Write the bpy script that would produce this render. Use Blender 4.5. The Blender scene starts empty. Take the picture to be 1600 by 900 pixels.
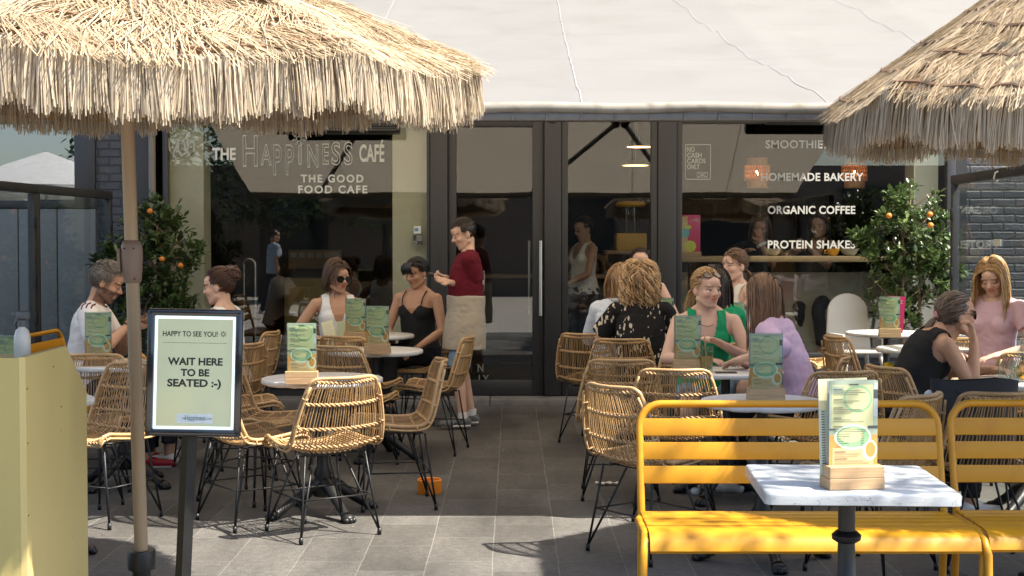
import bpy, bmesh, math, random
import numpy as np
from mathutils import Vector, Matrix, Euler
R = math.radians
SC = bpy.context.scene
COL = SC.collection
rng = random.Random(7)
nrng = np.random.default_rng(7)

# ------------------------------------------------------------------ camera
F = 2200.0; YH = 380.0; CAMZ = 1.46
PITCH = math.atan((450 - YH) / F)
cam = bpy.data.cameras.new('camera'); camo = bpy.data.objects.new('camera', cam); COL.objects.link(camo)
cam.sensor_width = 36; cam.lens = F / 1600 * 36; cam.clip_start = .05; cam.clip_end = 500
camo.location = (0, 0, CAMZ); camo.rotation_euler = (math.pi / 2 - PITCH, 0, 0)
SC.camera = camo

# ------------------------------------------------------------------ light
SUN_DIR = Vector((-.62, .26, -1.0)).normalized()          # the way the light travels
SUN_EL = math.asin(-SUN_DIR.z)
SUN_AZ = math.atan2(-SUN_DIR.x, -SUN_DIR.y)               # clockwise from +Y
w = bpy.data.worlds.new('World'); SC.world = w; w.use_nodes = True
nt = w.node_tree; bg = nt.nodes['Background']
sky = nt.nodes.new('ShaderNodeTexSky'); sky.sky_type = 'NISHITA'; sky.sun_disc = False
sky.sun_elevation = SUN_EL; sky.sun_rotation = SUN_AZ; sky.air_density = 1.0; sky.dust_density = 1.4
nt.links.new(sky.outputs[0], bg.inputs[0]); bg.inputs[1].default_value = .11
sl = bpy.data.lights.new('sun', 'SUN'); sl.energy = 4.5; sl.angle = R(.5); sl.color = (1, .93, .82)
so = bpy.data.objects.new('sun', sl); COL.objects.link(so)
so.rotation_euler = SUN_DIR.to_track_quat('-Z', 'Y').to_euler(); so.location = (6, -2, 12)
SC.view_settings.view_transform = 'Standard'; SC.view_settings.look = 'None'
SC.view_settings.exposure = 1.85; SC.view_settings.gamma = 1; SC.view_settings.use_curve_mapping = False
SC.cycles.max_bounces = 8; SC.cycles.diffuse_bounces = 4; SC.cycles.glossy_bounces = 4
SC.cycles.transmission_bounces = 6; SC.cycles.transparent_max_bounces = 24
SC.cycles.caustics_reflective = False; SC.cycles.caustics_refractive = False
SC.cycles.use_denoising = True
SC.cycles.sample_clamp_indirect = 6

# ------------------------------------------------------------------ measuring the place
def ray(u, v):
    xc = (u - 800) / F; yc = -(v - 450) / F
    return Vector((xc, math.cos(PITCH) + yc * math.sin(PITCH), -math.sin(PITCH) + yc * math.cos(PITCH)))
def at(u, v, Y):
    d = ray(u, v); t = Y / d.y
    return Vector((d.x * t, Y, CAMZ + d.z * t))
def gp(u, v, z=0.0):
    d = ray(u, v); t = (z - CAMZ) / d.z
    return Vector((d.x * t, d.y * t, z))

# ------------------------------------------------------------------ tagging
def tag(o, label=None, cat=None, group=None, kind=None):
    if label: o['label'] = label
    if cat: o['category'] = cat
    if group: o['group'] = group
    if kind: o['kind'] = kind
    return o
def empty(name, loc=(0, 0, 0), rz=0.0, label=None, cat=None, group=None):
    o = bpy.data.objects.new(name, None); COL.objects.link(o)
    o.location = loc; o.rotation_euler = (0, 0, rz); o.empty_display_size = .1
    return tag(o, label, cat, group)
def copy_tree(o, parent=None):
    c = o.copy(); COL.objects.link(c)
    if parent: c.parent = parent
    for ch in o.children: copy_tree(ch, c)
    return c

# ------------------------------------------------------------------ mesh building
class MB:
    def __init__(s): s.v = []; s.f = []; s.m = []; s.c = []; s.mat = 0
    def add(s, vs, fs, tint=1.0, mat=None):
        b = len(s.v); s.v.extend([tuple(p) for p in vs]); s.c.extend([tint] * len(vs))
        k = s.mat if mat is None else mat
        for f in fs: s.f.append(tuple(b + i for i in f)); s.m.append(k)
        return s
    def box(s, c, d, rot=None, bev=0.0, tint=1.0, mat=None):
        """centre c, full sizes d, rot = Matrix/Euler"""
        x, y, z = d[0] / 2, d[1] / 2, d[2] / 2
        if bev > 0:
            bm = bmesh.new(); bmesh.ops.create_cube(bm, size=1)
            bmesh.ops.scale(bm, vec=d, verts=bm.verts)
            bmesh.ops.bevel(bm, geom=bm.edges[:], offset=min(bev, min(d) * .45), segments=2, affect='EDGES', profile=.5)
            bm.verts.index_update()
            vs = [v.co.copy() for v in bm.verts]; fs = [[v.index for v in f.verts] for f in bm.faces]; bm.free()
        else:
            vs = [Vector(p) for p in ((-x,-y,-z),(x,-y,-z),(x,y,-z),(-x,y,-z),(-x,-y,z),(x,-y,z),(x,y,z),(-x,y,z))]
            fs = [(0,3,2,1),(4,5,6,7),(0,1,5,4),(1,2,6,5),(2,3,7,6),(3,0,4,7)]
        if rot is not None:
            m = rot.to_matrix() if isinstance(rot, Euler) else rot
            vs = [m @ v for v in vs]
        return s.add([v + Vector(c) for v in vs], fs, tint, mat)
    def bx(s, x0, x1, y0, y1, z0, z1, bev=0.0, tint=1.0, mat=None):
        return s.box(((x0+x1)/2, (y0+y1)/2, (z0+z1)/2), (abs(x1-x0), abs(y1-y0), abs(z1-z0)), None, bev, tint, mat)
    def tube(s, pts, r, n=6, closed=False, tint=1.0, mat=None, flat=1.0, cap=True):
        P = [Vector(p) for p in pts]; k = len(P)
        rs = r if isinstance(r, (list, tuple)) else [r] * k
        T = []
        for i in range(k):
            a = P[i-1] if (i > 0 or closed) else P[i]; b = P[(i+1) % k] if (i < k-1 or closed) else P[i]
            t = b - a
            T.append(t.normalized() if t.length > 1e-9 else Vector((0, 0, 1)))
        up = Vector((0, 0, 1)) if abs(T[0].z) < .9 else Vector((1, 0, 0))
        N = (up - T[0] * up.dot(T[0])).normalized(); vs = []
        for i in range(k):
            N = (N - T[i] * N.dot(T[i]))
            N = N.normalized() if N.length > 1e-6 else T[i].orthogonal().normalized()
            B = T[i].cross(N)
            for j in range(n):
                a = 2 * math.pi * j / n
                vs.append(P[i] + N * (math.cos(a) * rs[i]) + B * (math.sin(a) * rs[i] * flat))
        fs = []
        for i in range(k if closed else k - 1):
            a, b = i * n, ((i + 1) % k) * n
            for j in range(n): fs.append((a + j, a + (j + 1) % n, b + (j + 1) % n, b + j))
        if cap and not closed:
            fs.append(tuple(reversed(range(n)))); fs.append(tuple((k - 1) * n + j for j in range(n)))
        return s.add(vs, fs, tint, mat)
    def lathe(s, prof, n=24, c=(0, 0, 0), tint=1.0, mat=None, rot=None):
        vs = []; fs = []; k = len(prof)
        for r, z in prof:
            for j in range(n):
                a = 2 * math.pi * j / n; vs.append(Vector((r * math.cos(a), r * math.sin(a), z)))
        for i in range(k - 1):
            for j in range(n): fs.append((i*n+j, i*n+(j+1) % n, (i+1)*n+(j+1) % n, (i+1)*n+j))
        if prof[0][0] > 1e-6: fs.append(tuple(reversed(range(n))))
        if prof[-1][0] > 1e-6: fs.append(tuple((k-1)*n+j for j in range(n)))
        if rot is not None: vs = [rot @ v for v in vs]
        return s.add([v + Vector(c) for v in vs], fs, tint, mat)
    def ell(s, c, r, rot=None, nu=14, nv=9, tint=1.0, mat=None):
        vs = [Vector((0, 0, -r[2]))]; fs = []
        for i in range(1, nv):
            th = -math.pi/2 + math.pi * i / nv
            for j in range(nu):
                a = 2*math.pi*j/nu
                vs.append(Vector((r[0]*math.cos(th)*math.cos(a), r[1]*math.cos(th)*math.sin(a), r[2]*math.sin(th))))
        vs.append(Vector((0, 0, r[2]))); top = len(vs) - 1
        for j in range(nu):
            fs.append((0, 1 + (j+1) % nu, 1 + j)); b = 1 + (nv-2)*nu
            fs.append((top, b + j, b + (j+1) % nu))
        for i in range(nv-2):
            a = 1 + i*nu; b = a + nu
            for j in range(nu): fs.append((a+j, a+(j+1) % nu, b+(j+1) % nu, b+j))
        if rot is not None: vs = [rot @ v for v in vs]
        return s.add([v + Vector(c) for v in vs], fs, tint, mat)
    def cone(s, a, b, ra, rb, n=12):
        """capsule with two radii, closed"""
        a = Vector(a); b = Vector(b); d = b - a; L = d.length
        if L < 1e-6: return s.ell(a, (ra,)*3)
        d /= L; u = d.orthogonal().normalized(); w_ = d.cross(u); vs = [a - d*ra]; rings = []
        for k in (-60, -25): rings.append((a + d*ra*math.sin(R(k)), ra*math.cos(R(k))))
        for t in (0, .33, .67, 1): rings.append((a + d*L*t, ra + (rb-ra)*t))
        for k in (25, 60): rings.append((b + d*rb*math.sin(R(k)), rb*math.cos(R(k))))
        for c, r in rings:
            for j in range(n):
                q = 2*math.pi*j/n; vs.append(c + u*(r*math.cos(q)) + w_*(r*math.sin(q)))
        vs.append(b + d*rb); fs = []
        for j in range(n): fs.append((0, 1+(j+1) % n, 1+j))
        for i in range(len(rings)-1):
            p = 1+i*n; q = p+n
            for j in range(n): fs.append((p+j, p+(j+1) % n, q+(j+1) % n, q+j))
        q = 1+(len(rings)-1)*n; top = len(vs)-1
        for j in range(n): fs.append((top, q+j, q+(j+1) % n))
        return s.add(vs, fs)
    def flatcone(s, a, b, ra, rb, n=14):
        return s.tube([a, (Vector(a)+Vector(b))/2, b], [ra, (ra+rb)/2, rb], n)
    def poly(s, pts, th, nrm, tint=1.0, mat=None):
        """extruded polygon"""
        k = len(pts); nrm = Vector(nrm); P = [Vector(p) for p in pts]
        vs = P + [p + nrm*th for p in P]
        fs = [tuple(reversed(range(k))), tuple(range(k, 2*k))] + [(i, (i+1) % k, k+(i+1) % k, k+i) for i in range(k)]
        return s.add(vs, fs, tint, mat)
    def mesh(s, name):
        me = bpy.data.meshes.new(name); me.from_pydata(s.v, [], s.f)
        if any(s.m): me.polygons.foreach_set('material_index', s.m)
        at_ = me.color_attributes.new('tint', 'FLOAT_COLOR', 'POINT')
        c = np.ones((len(s.v), 4), np.float32)
        cc = s.c
        if len(cc):
            if isinstance(cc[0], (tuple, list)) or any(isinstance(x, (tuple, list)) for x in cc):
                c[:, :3] = np.array([x if isinstance(x, (tuple, list)) else (x, x, x) for x in cc], np.float32)
            else:
                c[:, :3] = np.array(cc, np.float32)[:, None]
        at_.data.foreach_set('color', c.ravel())
        return me
    def build(s, name, mat, parent=None, smooth=40, loc=None, rz=None):
        me = s.mesh(name)
        for m in (mat if isinstance(mat, (list, tuple)) else [mat]): me.materials.append(m)
        if smooth:
            me.shade_smooth()
            if smooth < 180: me.set_sharp_from_angle(angle=R(smooth))
        return link(name, me, parent, loc, rz)
def link(name, me, parent=None, loc=None, rz=None):
    o = bpy.data.objects.new(name, me); COL.objects.link(o)
    if parent: o.parent = parent
    if loc is not None: o.location = loc
    if rz is not None: o.rotation_euler = (0, 0, rz)
    return o
def remesh(mb, name, voxel, smooth_it=3, factor=.5):
    me = bpy.data.meshes.new('tmp'); me.from_pydata(mb.v, [], mb.f)
    o = bpy.data.objects.new('tmp', me); COL.objects.link(o)
    r = o.modifiers.new('r', 'REMESH'); r.mode = 'VOXEL'; r.voxel_size = voxel
    if smooth_it:
        q = o.modifiers.new('s', 'SMOOTH'); q.iterations = smooth_it; q.factor = factor
    dg = bpy.context.evaluated_depsgraph_get(); dg.update()
    out = bpy.data.meshes.new_from_object(o.evaluated_get(dg)); out.name = name
    bpy.data.objects.remove(o); bpy.data.meshes.remove(me)
    out.shade_smooth()
    return out
def coords(me):
    a = np.empty(len(me.vertices)*3, np.float32); me.vertices.foreach_get('co', a); return a.reshape(-1, 3)
def setcoords(me, a):
    me.vertices.foreach_set('co', a.astype(np.float32).ravel()); me.update()
def trim(me, keep):
    """drop the vertices whose keep flag is False"""
    bm = bmesh.new(); bm.from_mesh(me); bm.verts.ensure_lookup_table()
    bmesh.ops.delete(bm, geom=[v for v, k in zip(bm.verts, keep) if not k], context='VERTS')
    bm.to_mesh(me); bm.free()
def set_tint(me, cols):
    a = me.color_attributes.new('tint', 'FLOAT_COLOR', 'POINT')
    c = np.ones((len(me.vertices), 4), np.float32); c[:, :3] = cols; a.data.foreach_set('color', c.ravel())

# ------------------------------------------------------------------ materials
def ramp(nt, a, b, fac):
    m = nt.nodes.new('ShaderNodeMix'); m.data_type = 'RGBA'
    m.inputs[6].default_value = (*a, 1); m.inputs[7].default_value = (*b, 1); nt.links.new(fac, m.inputs[0]); return m.outputs[2]
def mat(name, col, rough=.5, metal=0.0, var=.12, scale=6.0, bump=0.0, bscale=60.0, tint=False, spec=.5, dirt=None, detail=4.0, coat=0.0, stretch=None, chips=None):
    m = bpy.data.materials.new(name); m.use_nodes = True; nt = m.node_tree; b = nt.nodes['Principled BSDF']
    b.inputs['Roughness'].default_value = rough; b.inputs['Metallic'].default_value = metal
    b.inputs['Specular IOR Level'].default_value = spec; b.inputs['Coat Weight'].default_value = coat
    tc = nt.nodes.new('ShaderNodeTexCoord'); vec = tc.outputs['Object']
    if stretch:
        mp = nt.nodes.new('ShaderNodeMapping'); mp.inputs['Scale'].default_value = stretch
        nt.links.new(vec, mp.inputs[0]); vec = mp.outputs[0]
    n = nt.nodes.new('ShaderNodeTexNoise'); n.inputs['Scale'].default_value = scale; n.inputs['Detail'].default_value = detail
    nt.links.new(vec, n.inputs['Vector'])
    a = [c*(1-var*1.6) for c in col]; c2 = [min(1, c*(1+var*1.2)) for c in col]
    out = ramp(nt, a, c2, n.outputs[0])
    if dirt:
        n2 = nt.nodes.new('ShaderNodeTexNoise'); n2.inputs['Scale'].default_value = dirt[1]; n2.inputs['Detail'].default_value = 8
        nt.links.new(vec, n2.inputs['Vector'])
        mr = nt.nodes.new('ShaderNodeMapRange'); mr.inputs[1].default_value = .52; mr.inputs[2].default_value = .72
        nt.links.new(n2.outputs[0], mr.inputs[0])
        mx = nt.nodes.new('ShaderNodeMix'); mx.data_type = 'RGBA'; mx.inputs[7].default_value = (*dirt[0], 1)
        nt.links.new(mr.outputs[0], mx.inputs[0]); nt.links.new(out, mx.inputs[6]); out = mx.outputs[2]
    if chips:
        n3 = nt.nodes.new('ShaderNodeTexNoise'); n3.inputs['Scale'].default_value = chips[1]; n3.inputs['Detail'].default_value = 5; nt.links.new(vec, n3.inputs['Vector'])
        mr = nt.nodes.new('ShaderNodeMapRange'); mr.inputs[1].default_value = chips[2]; mr.inputs[2].default_value = chips[2]+.02; nt.links.new(n3.outputs[0], mr.inputs[0])
        mx = nt.nodes.new('ShaderNodeMix'); mx.data_type = 'RGBA'; mx.inputs[7].default_value = (*chips[0], 1); nt.links.new(mr.outputs[0], mx.inputs[0]); nt.links.new(out, mx.inputs[6]); out = mx.outputs[2]
    if tint:
        at_ = nt.nodes.new('ShaderNodeAttribute'); at_.attribute_name = 'tint'
        mu = nt.nodes.new('ShaderNodeMix'); mu.data_type = 'RGBA'; mu.blend_type = 'MULTIPLY'; mu.inputs[0].default_value = 1
        nt.links.new(out, mu.inputs[6]); nt.links.new(at_.outputs['Color'], mu.inputs[7]); out = mu.outputs[2]
    nt.links.new(out, b.inputs['Base Color'])
    rr = nt.nodes.new('ShaderNodeMapRange'); rr.inputs[3].default_value = max(0.02, rough-.1); rr.inputs[4].default_value = min(1, rough+.1)
    nt.links.new(n.outputs[0], rr.inputs[0]); nt.links.new(rr.outputs[0], b.inputs['Roughness'])
    if bump:
        nb = nt.nodes.new('ShaderNodeTexNoise'); nb.inputs['Scale'].default_value = bscale; nb.inputs['Detail'].default_value = 3
        nt.links.new(vec, nb.inputs['Vector'])
        bp = nt.nodes.new('ShaderNodeBump'); bp.inputs['Strength'].default_value = bump; bp.inputs['Distance'].default_value = .01
        nt.links.new(nb.outputs[0], bp.inputs['Height']); nt.links.new(bp.outputs[0], b.inputs['Normal'])
    return m
def glass_mat(name, col=(.9, .93, .92), ior=1.6, rough=0.0):
    """thin architectural glass: fresnel mix of a clear pane and a mirror"""
    m = bpy.data.materials.new(name); m.use_nodes = True; nt = m.node_tree; nt.nodes.remove(nt.nodes['Principled BSDF'])
    o = nt.nodes['Material Output']
    t = nt.nodes.new('ShaderNodeBsdfTransparent'); t.inputs[0].default_value = (*col, 1)
    g = nt.nodes.new('ShaderNodeBsdfGlossy'); g.inputs['Roughness'].default_value = rough
    f = nt.nodes.new('ShaderNodeFresnel'); ge = nt.nodes.new('ShaderNodeNewGeometry')
    mr = nt.nodes.new('ShaderNodeMapRange'); mr.inputs[3].default_value = ior; mr.inputs[4].default_value = 1/ior   # the same mirror from either side
    nt.links.new(ge.outputs['Backfacing'], mr.inputs[0]); nt.links.new(mr.outputs[0], f.inputs[0])
    mx = nt.nodes.new('ShaderNodeMixShader'); nt.links.new(f.outputs[0], mx.inputs[0])
    nt.links.new(t.outputs[0], mx.inputs[1]); nt.links.new(g.outputs[0], mx.inputs[2]); nt.links.new(mx.outputs[0], o.inputs[0])
    return m
def emit_mat(name, col, strength):
    m = bpy.data.materials.new(name); m.use_nodes = True; b = m.node_tree.nodes['Principled BSDF']
    b.inputs['Base Color'].default_value = (*col, 1)
    b.inputs['Emission Color'].default_value = (*col, 1); b.inputs['Emission Strength'].default_value = strength
    return m
def translucent(m, amount, col, own=False):
    """mix a translucent lobe into a principled material"""
    nt = m.node_tree; b = nt.nodes['Principled BSDF']; o = nt.nodes['Material Output']
    t = nt.nodes.new('ShaderNodeBsdfTranslucent'); t.inputs[0].default_value = (*col, 1)
    src = b.inputs['Base Color'].links[0].from_socket if b.inputs['Base Color'].links else None
    if src and not own: nt.links.new(src, t.inputs[0])
    mx = nt.nodes.new('ShaderNodeMixShader'); mx.inputs[0].default_value = amount
    nt.links.new(b.outputs[0], mx.inputs[1]); nt.links.new(t.outputs[0], mx.inputs[2]); nt.links.new(mx.outputs[0], o.inputs[0])
    return m
def text_mesh(body, size, bold=0.0, outline=0.0, extrude=.0006, align='CENTER', spacing=1.0, sx=1.0, sy=1.0, line=1.0):
    cu = bpy.data.curves.new('txt', 'FONT'); cu.body = body; cu.size = size; cu.align_x = align; cu.align_y = 'CENTER'
    cu.space_character = spacing; cu.offset = bold*size; cu.resolution_u = 4; cu.space_line = line
    if outline: cu.fill_mode = 'NONE'; cu.bevel_depth = outline; cu.bevel_resolution = 1; cu.extrude = 0
    else: cu.extrude = extrude
    o = bpy.data.objects.new('txt', cu); COL.objects.link(o)
    dg = bpy.context.evaluated_depsgraph_get(); dg.update()
    me = bpy.data.meshes.new_from_object(o.evaluated_get(dg))
    bpy.data.objects.remove(o); bpy.data.curves.remove(cu)
    if sx != 1 or sy != 1:
        a = coords(me); a[:, 0] *= sx; a[:, 1] *= sy; setcoords(me, a)
    return me
def merge_meshes(name, parts):
    """parts: (mesh, Matrix); joins into one mesh"""
    mb = MB()
    for me, mx in parts:
        vs = [mx @ v.co for v in me.vertices]; fs = [tuple(p.vertices) for p in me.polygons]
        mb.add(vs, fs)
    return mb
FACE = Matrix.Rotation(math.pi/2, 4, 'X')      # text lying in XY turned upright, reading from -Y

M_ = {}
M_['frame'] = mat('dark frame paint', (.022, .022, .023), .45, var=.15, scale=3, bump=.05, bscale=200)
M_['black'] = mat('black iron', (.016, .016, .016), .42, .35, var=.25, scale=9, bump=.12, bscale=120)
M_['steel'] = mat('brushed steel', (.5, .5, .48), .3, .9, var=.1)
M_['chrome'] = mat('bright steel rod', (.45, .45, .45), .22, 1.0, var=.1)
M_['rattan'] = mat('rattan cane', (.425, .262, .118), .42, var=.25, scale=18, tint=True, bump=.25, bscale=150)
M_['rattan_side'] = mat('pale rattan cane', (.45, .285, .13), .45, var=.25, scale=18, tint=True, bump=.25, bscale=150)
M_['thatch'] = translucent(mat('palm thatch', (.46, .365, .25), .6, var=.2, scale=10, tint=True), .3, (.6, .42, .24))
M_['raffia'] = translucent(mat('pale raffia fringe', (.48, .41, .32), .55, var=.2, scale=10, tint=True), .35, (.6, .42, .24))
M_['yellow'] = mat('yellow powder coat', (.485, .228, .012), .36, var=.05, scale=3, bump=.05, bscale=400, spec=.3, dirt=((.42, .185, .012), 9), chips=((.10, .06, .03), 45, .735))
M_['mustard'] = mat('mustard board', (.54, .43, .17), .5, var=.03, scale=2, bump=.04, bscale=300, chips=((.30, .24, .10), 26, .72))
M_['marble'] = mat('pale stone top', (.60, .585, .555), .32, var=.06, scale=5, dirt=((.46, .45, .43), 7), detail=8)
M_['wood'] = mat('light oak block', (.43, .28, .145), .55, var=.3, scale=5, stretch=(2, 14, 30), bump=.1, bscale=40)
M_['wood_dark'] = mat('shelf board', (.34, .24, .13), .5, var=.2, scale=5, stretch=(1, 10, 10))
M_['white_plastic'] = mat('white plastic', (.52, .50, .45), .35, var=.03)
M_['cream'] = mat('cream plaster', (.58, .55, .41), .8, var=.05, scale=2)
M_['glass'] = glass_mat('window glass', (.90, .91, .89), 1.72)
M_['glass_dark'] = glass_mat('tinted window glass', (.45, .5, .52), 2.6)
M_['glass_clear'] = glass_mat('screen glass', (.86, .90, .90), 1.62)
M_['acrylic'] = glass_mat('acrylic', (.90, .94, .93), 1.25)
M_['letter'] = mat('white vinyl lettering', (.40, .40, .36), .6, var=.02)
M_['letter_left'] = mat('white chalk lettering', (.60, .60, .54), .6, var=.04)
M_['ink'] = mat('dark print', (.055, .06, .06), .6, var=.05)
# ================================================================== the setting
FY = 12.9                                                  # the face of the cafe front
FS = F / FY
def fx(u): return at(u, 380, FY).x
def fz(v): return at(800, v, FY).z

def pavement_mat():
    m = bpy.data.materials.new('stone paving'); m.use_nodes = True; nt = m.node_tree; b = nt.nodes['Principled BSDF']
    N = nt.nodes.new; L = nt.links.new
    tc = N('ShaderNodeTexCoord'); sp = N('ShaderNodeSeparateXYZ'); L(tc.outputs['Object'], sp.inputs[0])
    ad = N('ShaderNodeMath'); ad.operation = 'ADD'; ad.inputs[1].default_value = .082+30; L(sp.outputs[0], ad.inputs[0])
    ay = N('ShaderNodeMath'); ay.operation = 'ADD'; ay.inputs[1].default_value = 60.13; L(sp.outputs[1], ay.inputs[0])
    cb = N('ShaderNodeCombineXYZ'); L(ay.outputs[0], cb.inputs[0]); L(ad.outputs[0], cb.inputs[1])
    wn = N('ShaderNodeTexNoise'); wn.inputs['Scale'].default_value = 3.0; L(tc.outputs['Object'], wn.inputs['Vector'])
    wv = N('ShaderNodeVectorMath'); wv.operation = 'SCALE'; wv.inputs['Scale'].default_value = .012; L(wn.outputs['Color'], wv.inputs[0])
    wa = N('ShaderNodeVectorMath'); L(cb.outputs[0], wa.inputs[0]); L(wv.outputs[0], wa.inputs[1])
    br = N('ShaderNodeTexBrick'); L(wa.outputs[0], br.inputs['Vector'])
    br.inputs['Scale'].default_value = 1; br.inputs['Brick Width'].default_value = .52; br.inputs['Row Height'].default_value = .3
    br.inputs['Mortar Size'].default_value = .0035; br.inputs['Mortar Smooth'].default_value = .3; br.offset = .37; br.offset_frequency = 2
    br.inputs['Color1'].default_value = (.074, .069, .062, 1); br.inputs['Color2'].default_value = (.106, .100, .091, 1)
    br.inputs['Mortar'].default_value = (.145, .138, .124, 1); br.inputs['Bias'].default_value = -.1
    n1 = N('ShaderNodeTexNoise'); n1.inputs['Scale'].default_value = 130; n1.inputs['Detail'].default_value = 6; L(tc.outputs['Object'], n1.inputs['Vector'])
    mp = N('ShaderNodeMapping'); mp.inputs['Scale'].default_value = (1, .35, 1); L(tc.outputs['Object'], mp.inputs[0])
    n2 = N('ShaderNodeTexNoise'); n2.inputs['Scale'].default_value = 2.1; n2.inputs['Detail'].default_value = 7; L(mp.outputs[0], n2.inputs['Vector'])
    n3 = N('ShaderNodeTexNoise'); n3.inputs['Scale'].default_value = 26; n3.inputs['Detail'].default_value = 5; L(tc.outputs['Object'], n3.inputs['Vector'])
    def mul(a, b_, lo, hi, f0=.35, f1=.65):
        mr = N('ShaderNodeMapRange'); mr.inputs[1].default_value = f0; mr.inputs[2].default_value = f1
        mr.inputs[3].default_value = lo; mr.inputs[4].default_value = hi; L(b_, mr.inputs[0])
        x = N('ShaderNodeVectorMath'); x.operation = 'SCALE'; L(a, x.inputs[0]); L(mr.outputs[0], x.inputs['Scale']); return x.outputs[0]
    c = mul(br.outputs['Color'], n1.outputs[0], .72, 1.28)
    c = mul(c, n2.outputs[0], .62, 1.22)
    c = mul(c, n3.outputs[0], .86, 1.12)
    # small dropped crumbs and gum spots
    vo = N('ShaderNodeTexVoronoi'); vo.inputs['Scale'].default_value = 2.6; L(tc.outputs['Object'], vo.inputs['Vector'])
    lt = N('ShaderNodeMath'); lt.operation = 'LESS_THAN'; lt.inputs[1].default_value = .035; L(vo.outputs['Distance'], lt.inputs[0])
    mx = N('ShaderNodeMix'); mx.data_type = 'RGBA'; mx.inputs[7].default_value = (.055, .052, .05, 1)
    L(lt.outputs[0], mx.inputs[0]); L(c, mx.inputs[6])
    L(mx.outputs[2], b.inputs['Base Color'])
    b.inputs['Roughness'].default_value = .75; b.inputs['Specular IOR Level'].default_value = .3
    bp = N('ShaderNodeBump'); bp.inputs['Strength'].default_value = .35; bp.inputs['Distance'].default_value = .004
    hm = N('ShaderNodeMath'); hm.operation = 'MULTIPLY_ADD'; hm.inputs[1].default_value = -1.5
    L(br.outputs['Fac'], hm.inputs[0]); L(n1.outputs[0], hm.inputs[2]); L(hm.outputs[0], bp.inputs['Height']); L(bp.outputs[0], b.inputs['Normal'])
    return m
g = MB(); g.add([(-60, -40, 0), (60, -40, 0), (60, 60, 0), (-60, 60, 0)], [(0, 1, 2, 3)])
tag(g.build('pavement', pavement_mat(), smooth=0), kind='structure')
g = MB(); g.add([(-40, -12.9, .004), (40, -12.9, .004), (40, 3.0, .004), (-40, 3.0, .004)], [(0, 1, 2, 3)])
tag(g.build('street', mat('pale street paving', (.34, .31, .27), .8, var=.2, scale=4, bump=.2), smooth=0), kind='structure')  # unseen pale ground, added to bounce light onto the terrace front

def brick_mat(name, c1, c2, mortar, bw=.22, rh=.072, ms=.008, bump=.8, rough=.55):
    m = bpy.data.materials.new(name); m.use_nodes = True; nt = m.node_tree; b = nt.nodes['Principled BSDF']
    N = nt.nodes.new; L = nt.links.new
    tc = N('ShaderNodeTexCoord'); sp = N('ShaderNodeSeparateXYZ'); L(tc.outputs['Object'], sp.inputs[0])
    sm = N('ShaderNodeMath'); L(sp.outputs[0], sm.inputs[0]); L(sp.outputs[1], sm.inputs[1])
    cb = N('ShaderNodeCombineXYZ'); L(sm.outputs[0], cb.inputs[0]); L(sp.outputs[2], cb.inputs[1])
    wn = N('ShaderNodeTexNoise'); wn.inputs['Scale'].default_value = 9.0; L(tc.outputs['Object'], wn.inputs['Vector'])
    wv = N('ShaderNodeVectorMath'); wv.operation = 'SCALE'; wv.inputs['Scale'].default_value = .012; L(wn.outputs['Color'], wv.inputs[0])
    wa = N('ShaderNodeVectorMath'); L(cb.outputs[0], wa.inputs[0]); L(wv.outputs[0], wa.inputs[1])
    br = N('ShaderNodeTexBrick'); L(wa.outputs[0], br.inputs['Vector']); br.inputs['Scale'].default_value = 1
    br.inputs['Brick Width'].default_value = bw; br.inputs['Row Height'].default_value = rh; br.inputs['Mortar Size'].default_value = ms
    br.inputs['Mortar Smooth'].default_value = .5
    br.inputs['Color1'].default_value = (*c1, 1); br.inputs['Color2'].default_value = (*c2, 1); br.inputs['Mortar'].default_value = (*mortar, 1)
    n1 = N('ShaderNodeTexNoise'); n1.inputs['Scale'].default_value = 30; n1.inputs['Detail'].default_value = 6; L(tc.outputs['Object'], n1.inputs['Vector'])
    mr = N('ShaderNodeMapRange'); mr.inputs[3].default_value = .55; mr.inputs[4].default_value = 1.45; L(n1.outputs[0], mr.inputs[0])
    x = N('ShaderNodeVectorMath'); x.operation = 'SCALE'; L(br.outputs['Color'], x.inputs[0]); L(mr.outputs[0], x.inputs['Scale'])
    L(x.outputs[0], b.inputs['Base Color']); b.inputs['Roughness'].default_value = rough
    bp = N('ShaderNodeBump'); bp.inputs['Strength'].default_value = bump; bp.inputs['Distance'].default_value = .008
    hm = N('ShaderNodeMath'); hm.operation = 'MULTIPLY_ADD'; hm.inputs[1].default_value = -1.2
    L(br.outputs['Fac'], hm.inputs[0]); L(n1.outputs[0], hm.inputs[2]); L(hm.outputs[0], bp.inputs['Height']); L(bp.outputs[0], b.inputs['Normal'])
    return m
M_['brick_black'] = brick_mat('black painted brick', (.034, .035, .039), (.050, .051, .055), (.024, .025, .027), .21, .075, .011)
M_['brick_red'] = brick_mat('old brown brick', (.11, .085, .07), (.15, .12, .10), (.20, .18, .16))
M_['bluegrey'] = mat('blue grey paint', (.175, .175, .168), .5, var=.06)
M_['panel_dark'] = mat('dark panel', (.03, .034, .04), .5, var=.1)
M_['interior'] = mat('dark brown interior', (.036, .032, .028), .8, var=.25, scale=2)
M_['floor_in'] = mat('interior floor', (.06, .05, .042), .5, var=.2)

# kerb in front of the cafe
k = MB()
for i in range(11):
    x0 = -5.2 + i*1.0
    k.bx(x0+.003, x0+.997, 12.62, 13.05, -.05, .055, bev=.012, tint=rng.uniform(.85, 1.1))
tag(k.build('kerb', mat('kerb stone', (.17, .16, .145), .75, tint=True, bump=.2, bscale=90, dirt=((.09, .085, .08), 5)), smooth=30), kind='structure')

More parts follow.
